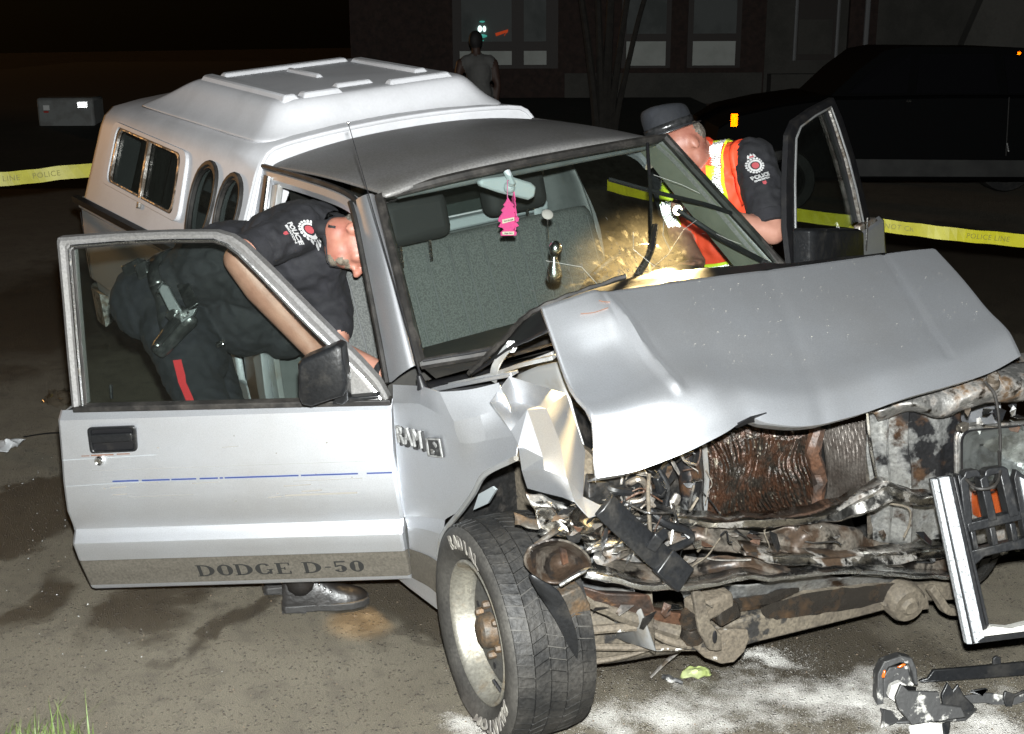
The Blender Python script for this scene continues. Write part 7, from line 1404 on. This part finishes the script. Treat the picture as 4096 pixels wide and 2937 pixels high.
for q in ([(0.709,0.174,0.584), (0.716,0.186,0.587), (0.732,0.187,0.54), (0.725,0.175,0.538)], [(0.733,0.217,0.593), (0.741,0.231,0.597), (0.757,0.232,0.55), (0.749,0.218,0.548)], [(0.759,0.262,0.604), (0.767,0.276,0.606), (0.782,0.277,0.561), (0.775,0.263,0.557)]): gpart('peg', q, 'black_plastic', -.01, .025, .003)
gpart('lamp_surround', [(0.714,0.155,0.532), (0.802,0.315,0.573), (0.816,0.32,0.543), (0.779,0.26,0.536), (0.745,0.198,0.521), (0.737,0.175,0.501), (0.742,0.169,0.472), (0.791,0.181,0.348), (0.788,0.17,0.337), (0.781,0.16,0.337)], 'black_plastic', -.006, .03, .003)
gpart('powdered_sill', [(0.786,0.16,0.322), (0.784,0.164,0.336), (0.795,0.186,0.347), (0.821,0.225,0.342), (0.875,0.323,0.367), (0.884,0.324,0.344)], 'powder_white', -.012, .03)
gpart('bottom_trim', [(0.776,0.135,0.304), (0.787,0.159,0.32), (0.884,0.324,0.344), (0.889,0.325,0.33)], 'black_plastic', -.014, .03)
gpart('side_rail', [(0.742,0.293,0.715), (0.74,0.302,0.738), (0.772,0.335,0.703), (0.819,0.332,0.556), (0.791,0.294,0.568)], 'black_plastic', .0, .03)
gpart('side_chrome', [(0.747,0.304,0.719), (0.756,0.314,0.713), (0.81,0.324,0.568), (0.8,0.308,0.568)], 'chrome_speck', -.01, .0)
obj('wire', tube([V(p) - go_ for p in smoothpath([V((0.687,0.172,0.72)), V((0.732,0.16,0.712)), V((0.752,0.195,0.717)), V((0.731,0.247,0.733)), V((0.687,0.295,0.773))], 5)], .004, 6), 'rubber_seal', gr_)
# ---- debris on the road
mat('powdered_plastic', (.03, .03, .03), .5, 0, c2=(.42, .41, .38), sc=22, th=(.55, .64), bump=.1); mat('amber_bit', (.5, .1, .01), .3, coat=.4)
def debris(name, pieces, label, cat, base):
    b = V(base); e = empty(name, loc=tuple(b)); tag(e, label, cat)
    for nm, poly, ext, m in pieces:
        pv = [V(p) - b for p in poly]
        obj(nm, jit(prism(pv, ext), .002, 40), m, e, bevel=.003, smooth=30)
    return e
def U3(poly, h=.0): return [V(p) + V((0, 0, h)) for p in poly]
debris('lamp_housing', [
    ('rim', [(0.515,0.109,0), (0.496,0.125,0.086), (0.499,0.144,0.118), (0.521,0.188,0.135), (0.539,0.213,0.128), (0.553,0.219,0.098), (0.566,0.216,0.054), (0.56,0.208,0.054), (0.547,0.207,0.093), (0.536,0.2,0.113), (0.524,0.183,0.115), (0.509,0.153,0.103), (0.507,0.137,0.079), (0.525,0.126,0.003)], FF * .05, 'powdered_plastic'),
    ('back', [(0.5,0.154,-0.019), (0.483,0.167,0.058), (0.487,0.185,0.083), (0.513,0.229,0.088), (0.536,0.238,0.036), (0.532,0.201,-0.021)], FF * .02, 'powdered_plastic'),
    ('lens_shard', [(0.511,0.125,0.081), (0.51,0.134,0.101), (0.514,0.139,0.099), (0.516,0.133,0.079)], FF * .006, 'amber_bit'), ('lens_shard', [(0.527,0.164,0.107), (0.535,0.181,0.118), (0.541,0.19,0.116), (0.535,0.175,0.106)], FF * .006, 'amber_bit'),
    ('powder_clump', [(0.538,0.138,0.062), (0.549,0.162,0.074), (0.57,0.185,0.056), (0.583,0.191,0.028), (0.559,0.146,0.013), (0.54,0.126,0.032)], FF * .03, 'powder_white')],
    'broken lamp housing with orange lens shards dusted in white powder', 'lamp housing', (0.548,0.161,0))
debris('plastic_bracket', [
    ('front_face', [(0.62,0.052,0.095), (0.62,0.071,0.13), (0.636,0.086,0.111), (0.681,0.155,0.108), (0.692,0.156,0.076), (0.723,0.201,0.069), (0.736,0.207,0.041), (0.661,0.08,0.022), (0.632,0.056,0.065)], FF * .012, 'powdered_plastic'),
    ('rear_wall', [(0.641,0.221,0.058), (0.643,0.242,0.092), (0.656,0.251,0.07), (0.659,0.264,0.089), (0.675,0.273,0.058), (0.699,0.295,0.027), (0.696,0.282,0.009), (0.656,0.219,0.01)], FF * .012, 'black_plastic'),
    ('side_wall', [(0.62,0.052,0.095), (0.62,0.071,0.13), (0.592,0.174,0.077), (0.599,0.162,0.035)], V((0, 0, -.012)), 'black_plastic'),
    ('base', [(0.619,0.068,0.006), (0.713,0.242,0.006), (0.691,0.318,0.006), (0.596,0.16,0.006)], V((0, 0, .008)), 'powdered_plastic')],
    'black broken plastic bracket lying in the powder beside the lamp housing', 'bracket', (0.662,0.174,0))
debris('trim_strip', [('channel', [(0.506,0.296,0.015), (0.518,0.318,0.022), (0.522,0.336,0.045), (0.567,0.444,0.042), (0.652,0.619,0.049), (0.662,0.615,0.011), (0.575,0.438,0.007), (0.511,0.3,0.009)], FF * .015, 'black_plastic'), ('flange', [(0.511,0.3,0.009), (0.575,0.438,0.007), (0.662,0.615,0.011), (0.631,0.665,-0.023), (0.54,0.487,-0.016), (0.479,0.35,-0.021)], V((0, 0, .006)), 'black_plastic'), ('tab', [(0.6,0.498,0.047), (0.597,0.503,0.067), (0.601,0.513,0.075), (0.609,0.523,0.067), (0.614,0.52,0.049)], FF * .01, 'black_plastic')],
    'long black plastic trim strip lying on the road at the right edge', 'trim strip', (0.582,0.451,0))
debris('clip_rail', [('rail', [(0.618,0.28,0.019), (0.652,0.337,0.026), (0.678,0.381,0.032), (0.714,0.433,0.023), (0.744,0.493,0.05), (0.751,0.488,0.019), (0.715,0.417,-0.011), (0.677,0.366,0.006), (0.624,0.279,-0.001)], FF * .012, 'powdered_plastic'), ('prong', [(0.654,0.331,0.044), (0.677,0.369,0.051), (0.682,0.373,0.044), (0.662,0.341,0.039), (0.678,0.361,0.031), (0.676,0.356,0.026)], FF * .008, 'black_plastic'), ('prong', [(0.708,0.405,0.025), (0.706,0.412,0.043), (0.725,0.436,0.033), (0.736,0.46,0.046), (0.739,0.461,0.038), (0.726,0.433,0.024), (0.729,0.419,-0.012), (0.723,0.407,-0.015)], FF * .01, 'black_plastic')],
    'jagged black plastic clip rail at the right edge of the powder', 'clip rail', (0.699,0.358,0))
debris('plastic_plate', [('plate', [(0.568,0.057,0.03), (0.595,0.094,0.02), (0.619,0.077,0.01), (0.612,0.031,0.005), (0.591,0.045,0.02)], V((0, 0, .006)), 'powdered_plastic'), ('fin', [(0.578,0.059,0.03), (0.587,0.056,0.04), (0.607,0.034,0.004), (0.609,0.021,0.004)], FF * .01, 'powdered_plastic')],
    'small powder-dusted black plastic plate in front of the lamp housing', 'plastic plate', (0.599,0.055,0))
debris('metal_plate', [('plate', [(0.651,0.076,0.01), (0.694,0.112,0.03), (0.725,0.148,0.03), (0.743,0.12,0.005), (0.7,0.036,0.004)], V((0, 0, .006)), 'powder_white'), ('edge', [(0.718,0.129,0.035), (0.728,0.153,0.035), (0.753,0.117,0.004), (0.746,0.107,0.004)], V((0, 0, .01)), 'black_plastic')],
    'white-powdered plate under the black bracket at the bottom edge', 'plate', (0.694,0.098,0))
ms = obj('metal_strip', tube([V(p) - V((0.048,-0.332,0)) for p in ((0.053,-0.335,0.006), (0.068,-0.291,0.05), (0.103,-0.258,0.1))], [.006, .012, .012], 8, flat=.35), 'engine_metal'); ms.location = (0.048,-0.332,0); tag(ms, 'bent bare metal strip leaning between road and suspension', 'metal strip')
mat('leaf_green', (.30, .36, .12), .7, c2=(.36, .40, .2), sc=12, bump=.2, bsc=30)
lf = obj('crumpled_leaf', grid([[V(p) - V((0.107,-0.209,0)) for p in r_] for r_ in (((0.093,-0.257,0.004), (0.098,-0.237,0.03), (0.117,-0.205,0.035)), ((0.103,-0.258,0.003), (0.146,-0.244,0.04), (0.124,-0.175,0.02)), ((0.114,-0.25,0.003), (0.14,-0.224,0.01), (0.138,-0.169,0.004)))], 6, 6, lambda p, a, b: p + V(noise.noise_vector(p * 60)) * .006), 'leaf_green', solid=.001, smooth=30); lf.location = (0.107,-0.209,0); tag(lf, 'pale green crumpled leaf under the front suspension', 'leaf')
rg = obj('rubber_scrap', jit(tube(smoothpath([V(p) - V((0.097,-0.286,0)) for p in ((0.075,-0.307,0.008), (0.097,-0.301,0.012), (0.114,-0.292,0.01), (0.132,-0.279,0.006))], 4), [.008, .012, .006], 7), .006, 60), 'powdered_plastic'); rg.location = (0.097,-0.286,0); tag(rg, 'small ragged black rubber scrap beside the green leaf', 'scrap')
mat('paper_white', (.45, .46, .47), .8, bump=.1, bsc=40)
pp_ = obj('paper_litter', grid([[V(p) - V((-3.172,-1.474,0)) for p in r_] for r_ in (((-3.259,-1.521,0.01), (-3.139,-1.505,0.05), (-3.161,-1.462,0.04), (-3.181,-1.409,0.02)), ((-3.199,-1.537,0.004), (-3.12,-1.507,0.03), (-3.117,-1.468,0.03), (-3.179,-1.422,0.01)), ((-3.126,-1.555,0.003), (-3.062,-1.523,0.02), (-3.109,-1.476,0.01), (-3.15,-1.457,0.003)))], 4, 4, lambda p, a, b: p + V(noise.noise_vector(p * 25)) * .014), 'paper_white', solid=.001, smooth=20); pp_.location = (-3.172,-1.474,0); tag(pp_, 'crumpled white paper lying on the road at the left edge', 'litter')
sb_ = obj('rubber_strap', tube(smoothpath([V(p) - V((-3.259,-1.326,0)) for p in ((-3.27,-1.4,0.006), (-3.266,-1.344,0.008), (-3.264,-1.293,0.006), (-3.237,-1.227,0.006))], 4), [.008, .02, .012, .008], 8, flat=.3), 'black_trim'); sb_.location = (-3.259,-1.326,0); tag(sb_, 'flat black rubber strap on the road beside the white paper', 'strap')
glass('plastic_film', (.86, .84, .8), 1., .10, (.4, .33, .25), .08)
bg_ = obj('plastic_bag', grid([[V(p) - V((-3.784,-1.129,0)) for p in r_] for r_ in (((-3.868,-1.172,0.01), (-3.81,-1.149,0.05), (-3.729,-1.121,0.08), (-3.823,-1.048,0.04)), ((-3.791,-1.198,0.01), (-3.591,-1.197,0.08), (-3.542,-1.159,0.1), (-3.686,-1.076,0.05)), ((-3.728,-1.208,0.004), (-3.631,-1.184,0.03), (-3.619,-1.138,0.03), (-3.662,-1.086,0.01)))], 7, 7, lambda p, a, b: p + V(noise.noise_vector(p * 22)) * .035), 'plastic_film', smooth=20); bg_.location = (-3.784,-1.129,0); tag(bg_, 'crumpled clear plastic bag on the road behind the open door', 'plastic bag')
# ---- flashlights the officers hold
def flashlight(p0, p1, label, spot, energy, size=50., blend=.5):
    p0, p1 = V(p0), V(p1); d = (p1 - p0).normalized(); L = (p1 - p0).length
    e = empty('flashlight', loc=tuple(p0)); tag(e, label, 'flashlight', None)
    obj('barrel', lathe([(0, 0), (.014, 0), (.015, .01), (.015, L * .65), (.022, L * .8), (.023, L * .98), (.019, L * .98), (.018, L * .96), (0, L * .94)], (0, 0, 0), d, 18), 'gun_metal', e)
    obj('lens', lathe([(0, L * .965), (.018, L * .965), (.018, L * .955)], (0, 0, 0), d, 18), 'flash_lit', e)
    ld = bpy.data.lights.new('flashlight_beam', 'SPOT'); ld.energy = energy; ld.color = (1, .66, .30); ld.spot_size = rad(size); ld.spot_blend = blend; ld.shadow_soft_size = .015
    lo_ = bpy.data.objects.new('flashlight_beam', ld); col.objects.link(lo_); lo_.location = p1 + d * .02; lo_.rotation_euler = (V(spot) - p1).to_track_quat('-Z', 'Y').to_euler()
flashlight((-1.014,0.675,1.177), (-0.946,0.555,1.188), 'lit flashlight in the vested officer\'s hand behind the windshield', world(V((-.45, .04, 1.13))), 1500, 34., 1.)
flashlight((-1.016,-0.772,0.696), (-0.972,-0.79,0.604), 'lit flashlight pointing down in the bent officer\'s hand behind the door', V((-0.746,-0.886,0)), 45, 24., 1.)
# ---- loose bits: glass crumbs, grit, grass
mat('glass_crumb', (.4, .41, .4), .2, 0, coat=.8); mat('grit', (.09, .07, .05), .9, c2=(.16, .12, .08), sc=50)
def crumbs(name, n, region, smin, smax, m, label, cat):
    parts = []
    for k in range(n):
        p = region(); s = rnd.uniform(smin, smax); a = rnd.uniform(0, 6.3); d1, d2 = V((math.cos(a), math.sin(a), 0)) * s, V((-math.sin(a), math.cos(a), 0)) * s * rnd.uniform(.4, 1)
        parts.append(([p - d1, p + d2, p + d1, p - d2, p + V((0, 0, s * rnd.uniform(.5, 1)))], [(0, 1, 4), (1, 2, 4), (2, 3, 4), (3, 0, 4)]))
    o = obj(name, join(*parts), m, smooth=0); tag(o, label, cat, kind='stuff')
def reg(a, b, c, d):
    a, b, c, d = V(a), V(b), V(c), V(d)
    def f(): s, t = rnd.random(), rnd.random(); return (a.lerp(b, s)).lerp(d.lerp(c, s), t)
    return f
crumbs('glass_crumbs', 40, reg((-3.134,-1.53,0), (-2.909,-1.187,0), (-0.595,-1.312,0), (-1.004,-1.941,0)), .0015, .004, 'glass_crumb', 'tiny white glass crumbs scattered over the road beside the door', 'glass crumbs')
crumbs('grit', 420, reg((-2.059,-1.738,0), (0.468,0.837,0), (0.852,0.302,0), (-0.648,-2.01,0)), .0012, .0045, 'grit', 'brown grit and small stones strewn over the road surface', 'grit')
mat('powder_grain', (.36, .35, .33), .9)
def around(c, r1, r2, ang):
    c = V(c)
    def f(): a, q = rnd.uniform(0, 6.283), abs(rnd.gauss(0, .6)); x, y = q * r1 * math.cos(a), q * r2 * math.sin(a); return c + V((x * math.cos(ang) - y * math.sin(ang), x * math.sin(ang) + y * math.cos(ang), 0))
    return f
pk = []
for c_, r1, r2, ang, n_ in (((0.482,0.069,0), .62, .26, .95, 5200), ((0.245,-0.426,0), .42, .18, .9, 2600), ((0.118,0.034,0), .2, .1, .7, 1800), ((0.068,-0.804,0), .22, .1, .6, 700), ((0.737,0.288,0), .3, .15, .9, 1600)):
    f = around(c_, r1, r2, ang)
    for k in range(n_): pk.append((f(), rnd.uniform(.0006, .0016)))
vs, fs = [], []
for p, s in pk:
    k = len(vs); a = rnd.uniform(0, 6.3); vs += [p + V((math.cos(a + i * 2.094) * s, math.sin(a + i * 2.094) * s, .0003)) for i in range(3)] + [p + V((0, 0, s * .9))]; fs += [(k, k + 1, k + 3), (k + 1, k + 2, k + 3), (k + 2, k, k + 3)]
o = obj('absorbent_powder', (vs, fs), 'powder_grain', smooth=0, recalc=False); tag(o, 'white absorbent powder spread over the road before the wreck', 'powder', kind='stuff')
mat('grass_blade', (.085, .13, .03), .6, c2=(.13, .16, .055), sc=20); gv, gf = [], []
for c_, n_, h_ in (((-0.568,-1.945,0), 34, .10), ((-0.526,-1.861,0), 30, .13), ((-0.615,-1.999,0), 24, .08), ((-0.53,-1.907,0), 20, .09)):
    for k in range(n_):
        b = V(c_) + V((rnd.gauss(0, .03), rnd.gauss(0, .03), 0)); lean = V((rnd.gauss(0, .5), rnd.gauss(0, .5), 0)) + RR * .15; h = h_ * rnd.uniform(.35, 1.15); w_ = rnd.uniform(.0016, .0034); s = lean.cross(V((0, 0, 1))).normalized(); q = len(gv)
        for t in range(5):
            u = t / 4; p = b + lean * (h * u * u * .8) + V((0, 0, h * (u - .25 * u * u * lean.length))); gv += [p - s * w_ * (1 - u * .95), p + s * w_ * (1 - u * .95)]
        gf += [(q + 2 * t, q + 2 * t + 1, q + 2 * t + 3, q + 2 * t + 2) for t in range(4)]
o = obj('grass_tufts', (gv, gf), 'grass_blade', recalc=False); tag(o, 'green grass tufts at the lower left corner of the road', 'grass', kind='stuff')
